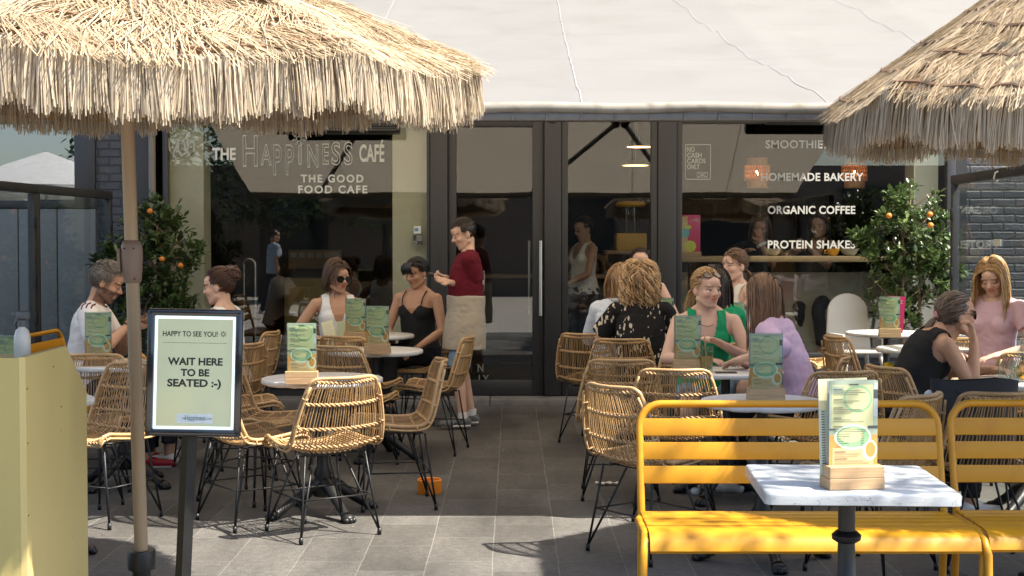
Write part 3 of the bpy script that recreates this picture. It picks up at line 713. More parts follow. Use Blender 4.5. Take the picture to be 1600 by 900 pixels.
def make_parasol(loc, rot, label, seed, messy, zshift=0.0):
    root = empty('thatched_parasol', loc, 0, label, 'parasol'); root.rotation_euler = rot
    def put(mb, name, m, **kw):
        o = mb.build(name, m, root, **kw); o.location.z = zshift if name not in ('pole', 'base_socket', 'base_plate', 'crank_housing', 'crank_handle', 'screw') else 0; return o
    p = MB(); p.tube([(0, 0, .04), (0, 0, PZA+zshift+.02)], .0255, 20); put(p, 'pole', M_['pole'], smooth=60)
    b = MB(); b.lathe([(.036, .02), (.036, .20), (.053, .205), (.054, .27), (.050, .277), (.030, .277)], 24); put(b, 'base_socket', M_['black'], smooth=40)
    b = MB(); b.box((0, 0, .02), (.62, .62, .04), None, .012); put(b, 'base_plate', M_['black'])
    c = MB(); c.lathe([(.0, 1.31), (.030, 1.313), (.034, 1.325), (.038, 1.37), (.041, 1.415), (.039, 1.455), (.032, 1.47), (.026, 1.475)], 20)
    cr = put(c, 'crank_housing', M_['crank'], smooth=50)
    c = MB(); c.box((-.045, -.01, 1.40), (.014, .03, .09), None, .006); c.tube([(-.052, -.01, 1.355), (-.059, -.03, 1.345), (-.059, -.05, 1.345)], .006, 8); c.build('crank_handle', M_['crank'], cr)
    c = MB()
    for dx, dz in ((-.018, 1.445), (.018, 1.445), (.018, 1.33)): c.box((dx, -.037, dz), (.006, .006, .006), None, .002)
    c.build('screw', M_['black'], cr)
    cn = MB(); n = 64; NS = 8; vs = []; fs = []
    for j in range(NS+1):
        for i in range(n): vs.append(cone_pt(2*math.pi*i/n, .02+.98*j/NS, -.01))
    for j in range(NS):
        for i in range(n): a = j*n; fs.append((a+i, a+(i+1) % n, a+n+(i+1) % n, a+n+i))
    b0 = len(vs)                                            # short hanging cloth edge
    for i in range(n):
        q = cone_pt(2*math.pi*i/n, .985, -.01); vs.append(q+Vector((0, 0, -.10)))
    for i in range(n): fs.append((NS*n+i, NS*n+(i+1) % n, b0+(i+1) % n, b0+i))
    cn.add(vs, fs); put(cn, 'canopy', M_['under'], smooth=60)
    for i in range(8):
        a = i*math.pi/4; e = cone_pt(a, .97, -.035); r0 = MB(); r0.tube([(0, 0, PZA-.08), e], .011, 8)
        m_ = cone_pt(a, .5, -.04); r0.tube([(0, 0, PZR-.02), m_], .008, 6); put(r0, 'rib', M_['black'])
    for k, (s0, s1, n_) in enumerate(((.02, .32, 1100), (.22, .50, 1900), (.40, .66, 2600), (.56, .80, 3300), (.70, .92, 4000), (.82, 1.03, 4600))):
        put(make_tier(seed*10+k, s0, s1, n_, messy), 'thatch_tier', M_['thatch'], smooth=0)
    for s in (.22, .40, .56, .70, .83, .97):
        cd = MB(); pts = []
        for i in range(160):
            ph = 2*math.pi*i/160; q = cone_pt(ph, s+.004*math.sin(i*2.3), .036+.006*math.sin(i*1.7)); pts.append(q)
        cd.tube(pts, [.008+.003*math.sin(i*2.9) for i in range(160)], 5, closed=True); put(cd, 'binding_cord', M_['cord'])
    put(make_fringe(seed*7+1, 1.0, .01, 4800, .140, .172, .0), 'fringe', M_['raffia'], smooth=0)
    put(make_fringe(seed*7+2, .985, -.01, 3200, .140, .165, .02), 'fringe', M_['raffia'], smooth=0)
    return root
par_l = make_parasol((-1.43, 5.42, 0), (R(3.5), R(-.4), 0), 'thatched straw parasol on a sand coloured pole, left of the entrance beside the waiting sign', 3, 1.0)
tw = MB()                                                   # the wooden plate on the left parasol's rim
PZA = 3.02
par_r = make_parasol((2.56, 5.85, 0), (R(1.8), R(0), R(22)), 'thatched straw parasol at the right edge, over the yellow benches', 5, .45, zshift=-.085); par_r.scale = (.965, .965, 1)
# small wooden block showing through the fringe at the rim of the left parasol
wb = MB(); PZA = 2.70; q0 = cone_pt(R(248), 1.0); wb.box((0, 0, 0), (.15, .02, .12), None, .004)
o = wb.build('rim_block', mat('varnished block', (.30, .13, .06), .35, var=.3, scale=4), par_l); o.location = q0+Vector((-.03, -.035, -.06)); o.rotation_euler = (0, 0, R(-22))

# ================================================================== rattan chairs
PROF = [(.235, .428), (.215, .446), (.12, .436), (0, .424), (-.10, .424), (-.165, .446), (-.200, .50), (-.222, .57), (-.245, .66), (-.266, .74), (-.283, .805)]
HW = [.195, .205, .222, .235, .245, .248, .244, .236, .216, .192, .165]
def cr(vals, t):
    """catmull-rom along a list of tuples, t in 0..1"""
    k = len(vals)-1; x = t*k; i = min(int(x), k-1); f = x-i
    p = [np.array(vals[max(0, min(k, i+d))], float) for d in (-1, 0, 1, 2)]
    return .5*((2*p[1])+(-p[0]+p[2])*f+(2*p[0]-5*p[1]+4*p[2]-p[3])*f*f+(-p[0]+3*p[1]-3*p[2]+p[3])*f**3)
def shell(u, t):
    y, z = cr(PROF, t); h = float(cr([(a,) for a in HW], t)[0])
    e = 1e-3; y2, z2 = cr(PROF, min(1, t+e)); y1, z1 = cr(PROF, max(0, t-e))
    ty, tz = y2-y1, z2-z1; l = math.hypot(ty, tz); ny, nz = tz/l, -ty/l     # points to the sitter
    if nz < 0 and t < .4: ny, nz = -ny, -nz
    d = .042*abs(u)**2.2
    if t < .12: d *= t/.12
    return Vector((u*h, y+ny*d, z+nz*d))
def shell_n(t):
    y2, z2 = cr(PROF, min(1, t+1e-3)); y1, z1 = cr(PROF, max(0, t-1e-3)); ty, tz = y2-y1, z2-z1; l = math.hypot(ty, tz)
    return Vector((0, tz/l, -ty/l))
# orientation of the normal: on the back it must point forward (+y), on the seat upward
def chair_meshes():
    r_ = random.Random(4); out = {}
    fr = MB()                                               # outline frame with round corners
    pts = [shell(-1, t) for t in np.linspace(.02, .93, 26)]
    top = shell(0, 1.0)
    for a in np.linspace(0, math.pi/2, 6)[1:]:
        c0 = shell(-1, .93); pts.append(Vector((c0.x+.055*(1-math.cos(a)), c0.y+(top.y+.035-c0.y)*math.sin(a), c0.z+(top.z-c0.z)*math.sin(a))))
    pts2 = [Vector((-p.x, p.y, p.z)) for p in reversed(pts)]
    mid = [Vector((x, top.y+.035-.04*(1-(x/.12)**2), top.z)) for x in np.linspace(-.085, .085, 6)]
    front = [shell(u, .0) for u in np.linspace(.95, -.95, 8)]
    fr.tube(pts+mid+pts2+front, .0095, 8, closed=True, tint=1.0)
    out['frame'] = fr.mesh('frame')
    wv = MB()                                               # the lengthwise canes
    NR = 31
    for i in range(NR):
        u = -.955+1.91*i/(NR-1); tmax = .985-.03*max(0, abs(u)-.55)/.45
        ts = np.linspace(.0, tmax, 24); j0 = r_.uniform(-.004, .004)
        ps = []
        for t in ts:
            p = shell(u, t); p.x += j0*math.sin(t*9+i); ps.append(p)
        b = r_.uniform(.72, 1.2); wv.tube(ps, .0031, 5, tint=(b, b*r_.uniform(.93, 1.02), b*r_.uniform(.8, 1.05)), cap=False)
    out['seat_weave'] = wv.mesh('seat_weave')
    bd = MB()                                               # wrapped cross bands: twisted canes
    for t, rr in ((.045, .006), (.17, .006), (.30, .006), (.42, .006), (.535, .0085), (.675, .0085), (.815, .0085), (.955, .0085)):
        us = np.linspace(-1, 1, 44) if t < .9 else np.linspace(-.93, .93, 40)
        for ph in (0, math.pi):
            ps = []
            for k, u in enumerate(us):
                p = shell(u, t); n_ = shell_n(t)
                if t < .45: n_ = Vector((0, 0, 1))
                a = k*1.25+ph; v_ = (shell(u, min(1, t+.01))-shell(u, max(0, t-.01))).normalized()
                ps.append(p+n_*(.0062*math.cos(a))+v_*(.0062*math.sin(a)))
            bd.tube(ps, rr*.64, 5, tint=r_.uniform(.9, 1.25))
    out['cross_band'] = bd.mesh('cross_band')
    # the thick side canes with bindings
    for sg in (-1, 1):
        sd = MB(); ps = [shell(sg*.99, t)+Vector((sg*.004, 0, -.02 if t < .45 else 0))+(shell_n(t)*-.022 if t > .45 else Vector()) for t in np.linspace(.05, .93, 22)]
        sd.tube(ps, .0062, 6, tint=1.15)
        for t in (.10, .25, .40, .55, .70, .85):
            c = shell(sg*.99, t); v_ = (shell(sg*.99, t+.01)-shell(sg*.99, t-.01)).normalized(); n1 = Vector((1, 0, 0)); n2 = v_.cross(n1).normalized()
            off = Vector((0, 0, -.010)) if t < .45 else shell_n(t)*-.011
            sd.tube([c+off+n1*(.010*math.cos(a))+n2*(.015*math.sin(a)) for a in np.linspace(0, 2*math.pi, 11)[:-1]], .005, 5, closed=True, tint=1.05)
        out['side_cane%d' % sg] = sd.mesh('side_cane')
    feet = {}
    for sx in (-1, 1):
        for sy in (-1, 1):
            lg = MB(); ft = Vector((sx*.215, sy*.20, .012)); yb = -.085 if sy < 0 else .12
            for dx, dy in ((.0, .06*sy), (-.085*sx, -.02*sy)):
                topp = Vector((sx*.165+dx, yb+dy, .418)); lg.tube([topp, topp*.5+ft*.5+Vector((0, 0, .0)), ft+Vector((0, 0, .012))], .0058, 7)
            lg.tube([ft-Vector((0, 0, .012)), ft+Vector((0, 0, .022))], .0105, 9); out['leg%d%d' % (sx, sy)] = lg.mesh('leg')
    st = MB(); z = .205; fx_ = .19; fy_ = .17
    for a, b in (((-fx_, -fy_), (fx_, -fy_)), ((-fx_, fy_), (fx_, fy_)), ((-fx_, -fy_), (-fx_, fy_)), ((fx_, -fy_), (fx_, fy_))):
        st.tube([(*a, z), (*b, z)], .0045, 6)
    out['stretcher'] = st.mesh('stretcher'); st = MB()
    for sx in (-.13, .13): st.tube([(sx, -.14, .415), (sx, .17, .425)], .006, 6)
    for yy in (-.10, .13): st.tube([(-.17, yy, .413), (.17, yy, .413)], .006, 6)
    out['under_frame'] = st.mesh('under_frame')
    for k, me in out.items():
        me.materials.append(M_['rattan'] if k in ('frame', 'seat_weave', 'cross_band') else (M_['rattan_side'] if k.startswith('side_cane') else M_['black']))
        me.shade_smooth()
    return out
CH = chair_meshes()
def chair_proto():
    root = empty('rattan_chair'); s = link('seat_shell', CH['seat_weave'], root)
    for k in ('frame', 'cross_band', 'side_cane-1', 'side_cane1'): link(k.rstrip('-1'), CH[k], s)
    for sx in (-1, 1):
        for sy in (-1, 1): link('leg', CH['leg%d%d' % (sx, sy)], root)
    link('under_frame', CH['under_frame'], root); link('stretcher', CH['stretcher'], root); return root
_first = [None]
def chair(x, y, rz, label):
    if _first[0] is None: o = _first[0] = chair_proto()
    else: o = copy_tree(_first[0])
    o.location = (x, y, 0); o.rotation_euler = (0, 0, R(rz)); o.scale = (1, 1, 1)
    return tag(o, label, 'chair', 'rattan chairs on the terrace')
CHAIRS = [
 (-.955, 7.06, 34, 'sunlit rattan chair standing over the edge of the sunny paving, its back to the viewer'),
 (-1.37, 7.34, -52, 'rattan chair half hidden behind the waiting sign, its seat edge in the sun'),
 (-1.50, 8.02, -118, 'shaded rattan chair between the waiting sign and the left round table, its woven seat showing'),
 (-1.70, 8.78, -75, 'rattan chair with only its top showing beside the waiting sign, second behind it'),
 (-2.02, 10.45, 80, 'rattan chair seen edge-on against the left window, behind the two chairs by the sign'),
 (-1.03, 9.14, -22, 'shaded rattan chair at the middle left table, directly left of its column and facing away'),
 (-1.08, 10.05, -25, 'rattan chair in front of the woman in sunglasses, the farther of two chairs in line'),
 (-.65, 7.84, 100, 'rattan chair seen in profile behind the orange dog bowl'),
 (-.55, 9.85, 80, 'rattan chair in profile right in front of the waitress'),
 (-2.155, 7.40, 154, 'rattan chair behind the parasol pole, facing the camera, with one leg in the sun'),
 (-2.42, 7.98, 190, 'rattan chair just behind the yellow host desk, mostly hidden by the next chair'),
 (-1.93, 9.25, 62, 'rattan chair under the woman with the dark bun'),
 (-1.36, 10.95, 200, 'rattan chair the woman in sunglasses sits on'),
 (-.765, 11.5, 160, 'rattan chair the woman in the black dress sits on'),
 (.87, 7.52, -6, 'brightly sunlit rattan chair seen from behind, just past the left end of the yellow bench'),
 (.65, 6.60, -52, 'rattan chair turned sideways behind the left post of the yellow bench'),
 (.625, 8.12, -3, 'shaded rattan chair at the aisle, between the sunlit bench chairs and the curly woman'),
 (.78, 9.82, -8, 'rattan chair the curly haired woman sits on'),
 (.63, 10.35, -28, 'rattan chair the woman in the white shirt sits on'),
 (1.17, 8.72, 186, 'rattan chair the woman in the green tank top sits on'),
 (2.42, 11.85, -125, 'sun dappled rattan chair in front of the white high chair'),
 (2.50, 9.90, -74, 'rattan chair in profile to the right of the woman in lilac'),
 (1.64, 7.38, 12, 'rattan chair with its back to the viewer, below the woman in lilac'),
 (1.66, 8.14, 76, 'rattan chair the woman in lilac sits on'),
 (2.20, 7.52, -68, 'rattan chair the woman in the black sleeveless top sits on'),
 (1.60, 6.24, 44, 'rattan chair right behind the yellow bench, by the menu on the white square table'),
 (3.07, 8.66, 8, 'rattan chair in front of the blonde woman in pink, its top edge lit through'),
 (2.14, 6.38, 0, 'rattan chair behind the right yellow bench with a black bag on it'),
 (3.06, 9.38, 150, 'rattan chair the blonde woman in pink sits on'),
 (1.60, 10.62, 140, 'rattan chair the laughing woman in the white lace top sits on'),
 (1.44, 9.42, 20, 'rattan chair the dark haired woman in green sits on'),
 (1.03, 11.7, 180, 'rattan chair under the woman whose face peeks over the curly hair'),
]
for a in CHAIRS: chair(*a)

# ================================================================== tables
def table_base(root, h, claw=True, foot=.27):
    c = MB(); c.lathe([(.05, .10), (.062, .14), (.04, .19), (.05, .22), (.032, .26), (.028, .34), (.034, .37), (.046, .385), (.046, .41), (.030, .425), (.026, .55), (.026, h-.06), (.04, h-.05), (.12, h-.04), (.125, h-.024)], 18)
    c.build('column', M_['black'], root, smooth=45)
    for i in range(4):
        a = i*math.pi/2+.6; d = Vector((math.cos(a), math.sin(a), 0)); f_ = MB()
        f_.tube([Vector((0, 0, .17))+d*.03, d*.10+Vector((0, 0, .145)), d*.18+Vector((0, 0, .085)), d*foot*.9+Vector((0, 0, .045)), d*foot+Vector((0, 0, .03))], [.040, .034, .026, .024, .030], 10)
        f_.ell(d*(foot+.02)+Vector((0, 0, .024)), (.036, .036, .024))
        for q in (-.5, 0, .5):
            f_.ell(d*(foot+.046-.012*abs(q))+Vector((-d.y, d.x, 0))*(q*.042)+Vector((0, 0, .015)), (.017, .014, .015))
        f_.build('foot', M_['black'], root, smooth=60)
def round_top(r, h, seed):
    r_ = random.Random(seed); n = 72; mb = MB(); rings = [(r-.010, h-.030), (r-.002, h-.026), (r, h-.018), (r, h-.007), (r-.003, h-.002), (r-.009, h)]; vs = [Vector((0, 0, h-.03))]; fs = []
    nick = [0]*n
    for _ in range(9):
        c = r_.randrange(n)
        for d in (0, 1): nick[(c+d) % n] = r_.uniform(.002, .005)
    for k, (rr, z) in enumerate(rings):
        for j in range(n):
            a = 2*math.pi*j/n; q = rr-(nick[j] if k < 2 else 0); vs.append(Vector((q*math.cos(a), q*math.sin(a), z+(nick[j] if k < 1 else 0))))
    vs.append(Vector((0, 0, h))); K = len(rings)
    for j in range(n): fs.append((0, 1+(j+1) % n, 1+j))
    for i in range(K-1):
        for j in range(n): a = 1+i*n; fs.append((a+j, a+(j+1) % n, a+n+(j+1) % n, a+n+j))
    for j in range(n): a = 1+(K-1)*n; fs.append((a+j, a+(j+1) % n, len(vs)-1))
    mb.add(vs, fs); return mb
TH = .738
def round_table(x, y, r, label, rz=0.0):
    root = empty('bistro_table', (x, y, 0), rz, label, 'table', 'bistro tables on the terrace')
    round_top(r, TH, int(x*100+y*7)).build('table_top', M_['marble'], root, smooth=50); table_base(root, TH); return root
TABLES = [
 (-1.02, 7.55, .325, 'round marble table between the waiting sign and the sunlit chair, with one menu stand'),
 (-.93, 9.55, .325, 'round marble table in front of the woman in the black dress, farther left'),
 (-1.10, 11.15, .325, 'small round table beside the woman in sunglasses, close to the window'),
 (-2.33, 8.45, .325, 'round table of the man in the football shirt, behind the parasol pole'),
 (-2.27, 6.5, .325, 'round table just behind the yellow host desk, its edge in full sun'),
 (1.22, 8.02, .325, 'round marble table with a mint drink in front of the woman in green'),
 (1.155, 6.47, .285, 'round marble table just behind the back of the yellow bench'),
 (3.05, 11.45, .325, 'sun dappled round table beside the white high chair'),
 (2.84, 9.7, .32, 'round table half hidden behind the woman in black, over the yellow bucket'),
 (2.76, 7.40, .325, 'round table with a carafe where the woman in black leans'),
 (1.05, 10.75, .325, 'round table of the curly haired woman, mostly hidden by the guests'),
 (1.62, 9.95, .30, 'round table in front of the laughing woman in white lace'),
]
for i, (x, y, r, lb) in enumerate(TABLES): round_table(x, y, r, lb, rz=i*.7)
# the square table in front
sq = empty('square_table', (1.012, 4.235, 0), R(-3), 'weathered square white table in front of the yellow bench, holding the nearest menu', 'table')
t = MB()
bm = bmesh.new(); bmesh.ops.create_cube(bm, size=1); bmesh.ops.scale(bm, vec=(.555, .53, .034), verts=bm.verts)
bmesh.ops.bevel(bm, geom=[e for e in bm.edges if abs((e.verts[0].co-e.verts[1].co).z) > .01], offset=.02, segments=3, affect='EDGES', profile=.5)
bmesh.ops.bevel(bm, geom=[e for e in bm.edges if all(v.co.z > .015 for v in e.verts)], offset=.009, segments=3, affect='EDGES', profile=.5)
bmesh.ops.translate(bm, vec=(0, 0, .75-.017), verts=bm.verts); bm.verts.index_update()
t.add([v.co.copy() for v in bm.verts], [[v.index for v in f.verts] for f in bm.faces]); bm.free()
def worn_top():
    m = mat('worn white stone', (.40, .42, .425), .35, var=.05, scale=5, dirt=((.30, .31, .31), 5), detail=8)
    nt = m.node_tree; b = nt.nodes['Principled BSDF']; src = b.inputs['Base Color'].links[0].from_socket
    tc = nt.nodes.new('ShaderNodeTexCoord'); mp = nt.nodes.new('ShaderNodeMapping'); mp.inputs['Scale'].default_value = (9, 9, 40); nt.links.new(tc.outputs['Object'], mp.inputs[0])
    nz = nt.nodes.new('ShaderNodeTexNoise'); nz.inputs['Scale'].default_value = 1.3; nz.inputs['Detail'].default_value = 6; nt.links.new(mp.outputs[0], nz.inputs['Vector'])
    sb = nt.nodes.new('ShaderNodeMath'); sb.operation = 'SUBTRACT'; sb.inputs[1].default_value = .5; nt.links.new(nz.outputs[0], sb.inputs[0])
    ab = nt.nodes.new('ShaderNodeMath'); ab.operation = 'ABSOLUTE'; nt.links.new(sb.outputs[0], ab.inputs[0])
    lt = nt.nodes.new('ShaderNodeMath'); lt.operation = 'LESS_THAN'; lt.inputs[1].default_value = .0045; nt.links.new(ab.outputs[0], lt.inputs[0])
    ge = nt.nodes.new('ShaderNodeSeparateXYZ'); nt.links.new(tc.outputs['Object'], ge.inputs[0])
    l2 = nt.nodes.new('ShaderNodeMath'); l2.operation = 'LESS_THAN'; l2.inputs[1].default_value = .742; nt.links.new(ge.outputs[2], l2.inputs[0])
    mu = nt.nodes.new('ShaderNodeMath'); mu.operation = 'MULTIPLY'; nt.links.new(lt.outputs[0], mu.inputs[0]); nt.links.new(l2.outputs[0], mu.inputs[1])
    mx = nt.nodes.new('ShaderNodeMix'); mx.data_type = 'RGBA'; mx.inputs[7].default_value = (.12, .11, .10, 1); nt.links.new(mu.outputs[0], mx.inputs[0]); nt.links.new(src, mx.inputs[6]); nt.links.new(mx.outputs[2], b.inputs['Base Color'])
    return m
t.build('table_top', worn_top(), sq, smooth=40)
e = MB(); e.box((0, 0, .7115), (.50, .48, .006)); e.build('base_board', M_['black'], sq)
table_base(sq, .73)
cr_ = MB(); cr_.lathe([(.028, .555), (.043, .565), (.045, .578), (.030, .592)], 16); cr_.build('column_ring', M_['black'], sq, smooth=50)

# ================================================================== menu stands
def plain(name, col, rough=.35): return mat(name, col, rough, var=.03, scale=30)
M_['m_top'] = plain('menu blue green print', (.31, .37, .27)); M_['m_pale'] = plain('menu pale green print', (.48, .49, .26))
M_['m_green'] = plain('menu green plate print', (.25, .43, .23)); M_['m_ring'] = plain('menu light ring print', (.58, .68, .52))
M_['m_or'] = plain('menu orange print', (.58, .27, .07)); M_['m_sand'] = plain('menu sand print', (.60, .42, .21)); M_['m_dk'] = plain('menu dark print', (.06, .07, .07))
M_['m_yel'] = plain('menu yellow cream print', (.66, .62, .38)); M_['m_pink'] = plain('magenta leaflet', (.55, .03, .13)); M_['m_gr'] = plain('menu grey print', (.40, .45, .43))
def menu_card_mesh(W=.146, H=.262):
    r_ = random.Random(11); mb = MB(); mats = ['m_top', 'm_pale', 'm_green', 'm_ring', 'm_or', 'm_sand', 'm_dk', 'm_gr']; K = {k: i for i, k in enumerate(mats)}
    def rect(x0, x1, z0, z1, lay, m): mb.box(((x0+x1)/2, -.0015-.0003*lay, (z0+z1)/2), (x1-x0, .0003, z1-z0), None, 0, 1, K[m])
    def ell(cx, cz, rx, rz, lay, m, a0=0, a1=2*math.pi, n=28):
        pts = [(cx+rx*math.cos(a), -.0015-.0003*lay, cz+rz*math.sin(a)) for a in np.linspace(a0, a1, n+1)[:-1 if a1-a0 > 6.2 else None]]
        mb.add(pts, [tuple(range(len(pts)))], 1, K[m])
    mb.box((0, .0, H/2), (W, .0024, H), None, 0, 1, K['m_gr'])
    rect(-W/2, W/2, H*.40, H, 1, 'm_top'); rect(-W/2+.006, W/2-.014, H*.47, H-.012, 2, 'm_pale')
    ell(.012, H*.80, .044, .040, 3, 'm_green'); ell(.012, H*.80, .038, .033, 4, 'm_pale'); rect(-W/2+.006, -.03, H*.86, H*.94, 3, 'm_top')
    rect(-W/2, W/2, 0, H*.40, 1, 'm_or'); rect(-W/2+.010, W/2-.012, H*.03, H*.255, 2, 'm_sand')
    ell(-.002, H*.375, .056, .037, 3, 'm_ring'); ell(-.002, H*.38, .050, .031, 4, 'm_green'); ell(-.008, H*.395, .038, .021, 5, 'm_pale')
    rect(-W/2, -W/2+.018, H*.455, H*.472, 4, 'm_dk'); rect(W/2-.03, W/2, H*.47, H*.50, 4, 'm_dk'); rect(W/2-.013, W/2, H*.60, H*.98, 3, 'm_gr'); rect(W/2-.013, W/2, H*.80, H*.90, 4, 'm_dk')
    ell(.05, H*.23, .022, .03, 3, 'm_ring'); ell(.052, H*.235, .015, .022, 4, 'm_or')
    z = H*.965; rect(-.014, .014, z-.003, z, 6, 'm_dk')
    for blk in range(6):
        z -= .014; L_ = r_.uniform(.02, .035); rect(-W/2+.012, -W/2+.012+L_, z-.0016, z, 6, 'm_dk')
        for k in range(2 if blk % 2 else 3):
            z -= .0052; rect(-W/2+.012, -W/2+.012+r_.uniform(.05, .10), z-.0009, z, 6, 'm_dk')
        if z < H*.52: break
    z = H*.44
    for k in range(6): z -= .0068; rect(-.05, -.05+r_.uniform(.02, .05), z-.001, z, 6, 'm_dk'); rect(.022, .032, z-.001, z, 6, 'm_dk')
    z = H*.245
    for k in range(8):
        z -= .0068; b = k % 3 == 0; rect(-W/2+.016, -W/2+.016+(r_.uniform(.03, .05) if b else r_.uniform(.07, .11)), z-(.0018 if b else .0009), z, 6, 'm_dk')
    me = mb.mesh('menu_card')
    for k in mats: me.materials.append(M_[k])
    return me
CARD = menu_card_mesh()
def pale_card_mesh(W=.15, H=.28):
    mb = MB(); mb.box((0, 0, H/2), (W, .0022, H), None, 0, 1, 0); r_ = random.Random(3)
    mb.box((0, -.0014, H*.84), (W, .0004, H*.32), None, 0, 1, 2)
    for k in range(7): mb.box((-.03+k*.009, -.0018, H-.012), (.005, .0004, .006), None, 0, 1, 1)
    for k in range(22):
        z = H*.66-k*.0075; mb.box((-W/2+.012, -.0015, z), (.010, .0006, .0025), None, 0, 1, 1)
        mb.box((-W/2+.012, .0015, z), (.010, .0006, .0025), None, 0, 1, 1)
    me = mb.mesh('menu_card')
    for m in (plain('pale menu paper', (.52, .58, .48)), M_['m_dk'], M_['m_yel']): me.materials.append(m)
    return me
PALE = pale_card_mesh()
def menu_meshes():
    b = MB(); b.box((0, 0, .0165), (.166, .085, .0325), None, .002); b.box((0, -.012, .0500), (.165, .060, .034), None, .002)
    wb_ = b.mesh('wood_base'); wb_.materials.append(M_['wood']); a = MB()
    for y in (-.020, .012): a.box((0, y, .067+.125), (.15, .003, .25))
    for x in (-.0735, .0735): a.box((x, -.004, .067+.125), (.003, .0285, .25))
    ac = a.mesh('acrylic_sleeve'); ac.materials.append(M_['acrylic'])
    c = MB(); c.box((.055, .028, .045), (.025, .025, .05), None, .002); cu = c.mesh('sugar_cup'); cu.materials.append(M_['wood'])
    s = MB(); r_ = random.Random(2)
    for i in range(6):
        p = Vector((.055+r_.uniform(-.008, .008), .028+r_.uniform(-.008, .008), .06)); s.box(p+Vector((0, 0, .02)), (.007, .0015, .05), Euler((r_.uniform(-.25, .25), r_.uniform(-.25, .25), r_.uniform(0, 3))))
    sg = s.mesh('sugar_sachet'); sg.materials.append(M_['m_yel']); return wb_, ac, cu, sg
MENUM = menu_meshes()
def menu(u, v, rz, label, z=TH, extra=None, sc=1.0):
    p = gp(u, v, z); p.z = z+.0005
    root = empty('menu_stand', p, R(rz), label, 'menu stand', 'menu stands on the tables'); root.scale = (sc,)*3
    link('wood_base', MENUM[0], root)
    if extra != 'bare': link('acrylic_sleeve', MENUM[1], root)
    o = link('menu_card', CARD, root, (0, -.007, .05)); o = link('menu_card', CARD, root, (0, .008, .05), math.pi)
    c = link('sugar_cup', MENUM[2], root); link('sugar_sachet', MENUM[3], c)
    if extra == 'bare':
        o = link('menu_card', PALE, root, (-.012, .026, .035)); o.rotation_euler = (R(-2), R(-1), R(1))
    if extra == 'pink':
        b = MB(); b.box((0, 0, .14), (.13, .002, .28), None, 0, 1, 0)
        for k in range(3): b.box((.03, -.0014, .25-k*.012), (.03, .0004, .003), None, 0, 1, 1)
        o = b.build('leaflet', [M_['m_pink'], M_['m_ring']], root, loc=(.035, .022, .035)); o.rotation_euler = (0, R(4), R(-3))
    return root
menu(1331, 762, 8, 'nearest menu stand, on the white square table, with a pale second card behind', z=.75, extra='bare')
menu(472, 600, 2, 'menu stand on the round table between the waiting sign and the sunlit chair')
menu(590, 553, -4, 'menu stand glinting in sun in front of the woman in the black dress')
menu(556, 533, -6, 'menu stand beside the woman in sunglasses, right of her open menu')
menu(154, 571, 8, 'menu stand on the table of the man in the football shirt')
menu(20, 634, 4, 'menu stand behind the spray bottle at the yellow host desk')
menu(1074, 580, 3, 'menu stand by the mint drink, in front of the woman in green')
menu(1196, 629, -2, 'menu stand right behind the yellow bench, in front of the woman in lilac')
menu(1150, 543, 20, 'menu stand between the woman in green and the woman in lilac')
menu(1390, 527, -8, 'menu stand with a magenta leaflet, on the table by the high chair', extra='pink')
menu(1037, 531, 10, 'menu stand half hidden behind the curly haired woman')

# ================================================================== yellow benches
def bench(x, y, rz, W, label):
    """local: sitter faces -y; x = 0 at the middle of the back posts"""
    root = empty('metal_bench', (x, y, 0), R(rz), label, 'bench', 'yellow metal benches'); h = W/2; fr = MB(); r = .0145; ht = .842; rc = .085
    def zy(z): return .0+.105*max(0, (z-.42))/.43          # the back leans away
    pts = [(-h, .02, .0), (-h, .0, .30), (-h, .0, .45)]+[(-h, zy(z), z) for z in (.55, .65, ht-rc)]
    for a in np.linspace(0, math.pi/2, 7)[1:]: pts.append((-h+rc*(1-math.cos(a)), zy(ht-rc+rc*math.sin(a)), ht-rc+rc*math.sin(a)))
    pts += [(-p[0], p[1], p[2]) for p in reversed(pts)]; fr.tube(pts, r, 10); fr.build('frame', M_['yellow'], root, smooth=60)
    for sx in (-1, 1):
        lg = MB(); x0 = sx*(h+.018); lg.tube([(x0-sx*.02, .0, .425), (x0, -.08, .428), (x0, -.33, .43), (x0+sx*.006, -.385, .415), (x0+sx*.012, -.412, .37), (x0+sx*.014, -.42, .2), (x0+sx*.018, -.43, 0)], r, 10)
        lg.build('leg', M_['yellow'], root, smooth=60)
    for z0 in (.755, .667, .579):
        s = MB(); zc = z0; s.box((0, zy(zc)-.004, zc), (W-.02, .012, .067), Euler((R(-13), 0, 0)), .004); s.build('back_slat', M_['yellow'], root, smooth=40)
    for yy in (-.04, -.105, -.17, -.235):
        s = MB(); s.box((0, yy, .443), (W+.01, .05, .012), Euler((R(3), 0, 0)), .004); s.build('seat_slat', M_['yellow'], root, smooth=40)
    s = MB(); prof = [(-.275, .446), (-.33, .447), (-.375, .440), (-.405, .420), (-.418, .385)]; vs = []; fs = []
    for (yy, zz) in prof: vs += [(-h-.006, yy, zz), (h+.006, yy, zz)]
    for (yy, zz) in reversed(prof): vs += [(-h-.006, yy+.006, zz-.010), (h+.006, yy+.006, zz-.010)]
    k = len(prof)*2
    for i in range(k): fs.append((2*i, 2*i+1, (2*i+3) % (2*k), (2*i+2) % (2*k)))
    fs += [tuple(range(0, 2*k, 2)), tuple(reversed(range(1, 2*k, 2)))]; s.add(vs, fs); s.build('front_slat', M_['yellow'], root, smooth=40)
    return root
bench(1.062, 5.30, 0, 1.145, 'yellow metal slat bench behind the white square table, the whole one in view')
bench(2.262, 5.32, -.6, 1.145, 'yellow metal slat bench cut off by the right edge of the picture')
bench(-3.12, 9.45, 90, 1.15, 'yellow metal bench under the man in the football shirt, along the left screen')

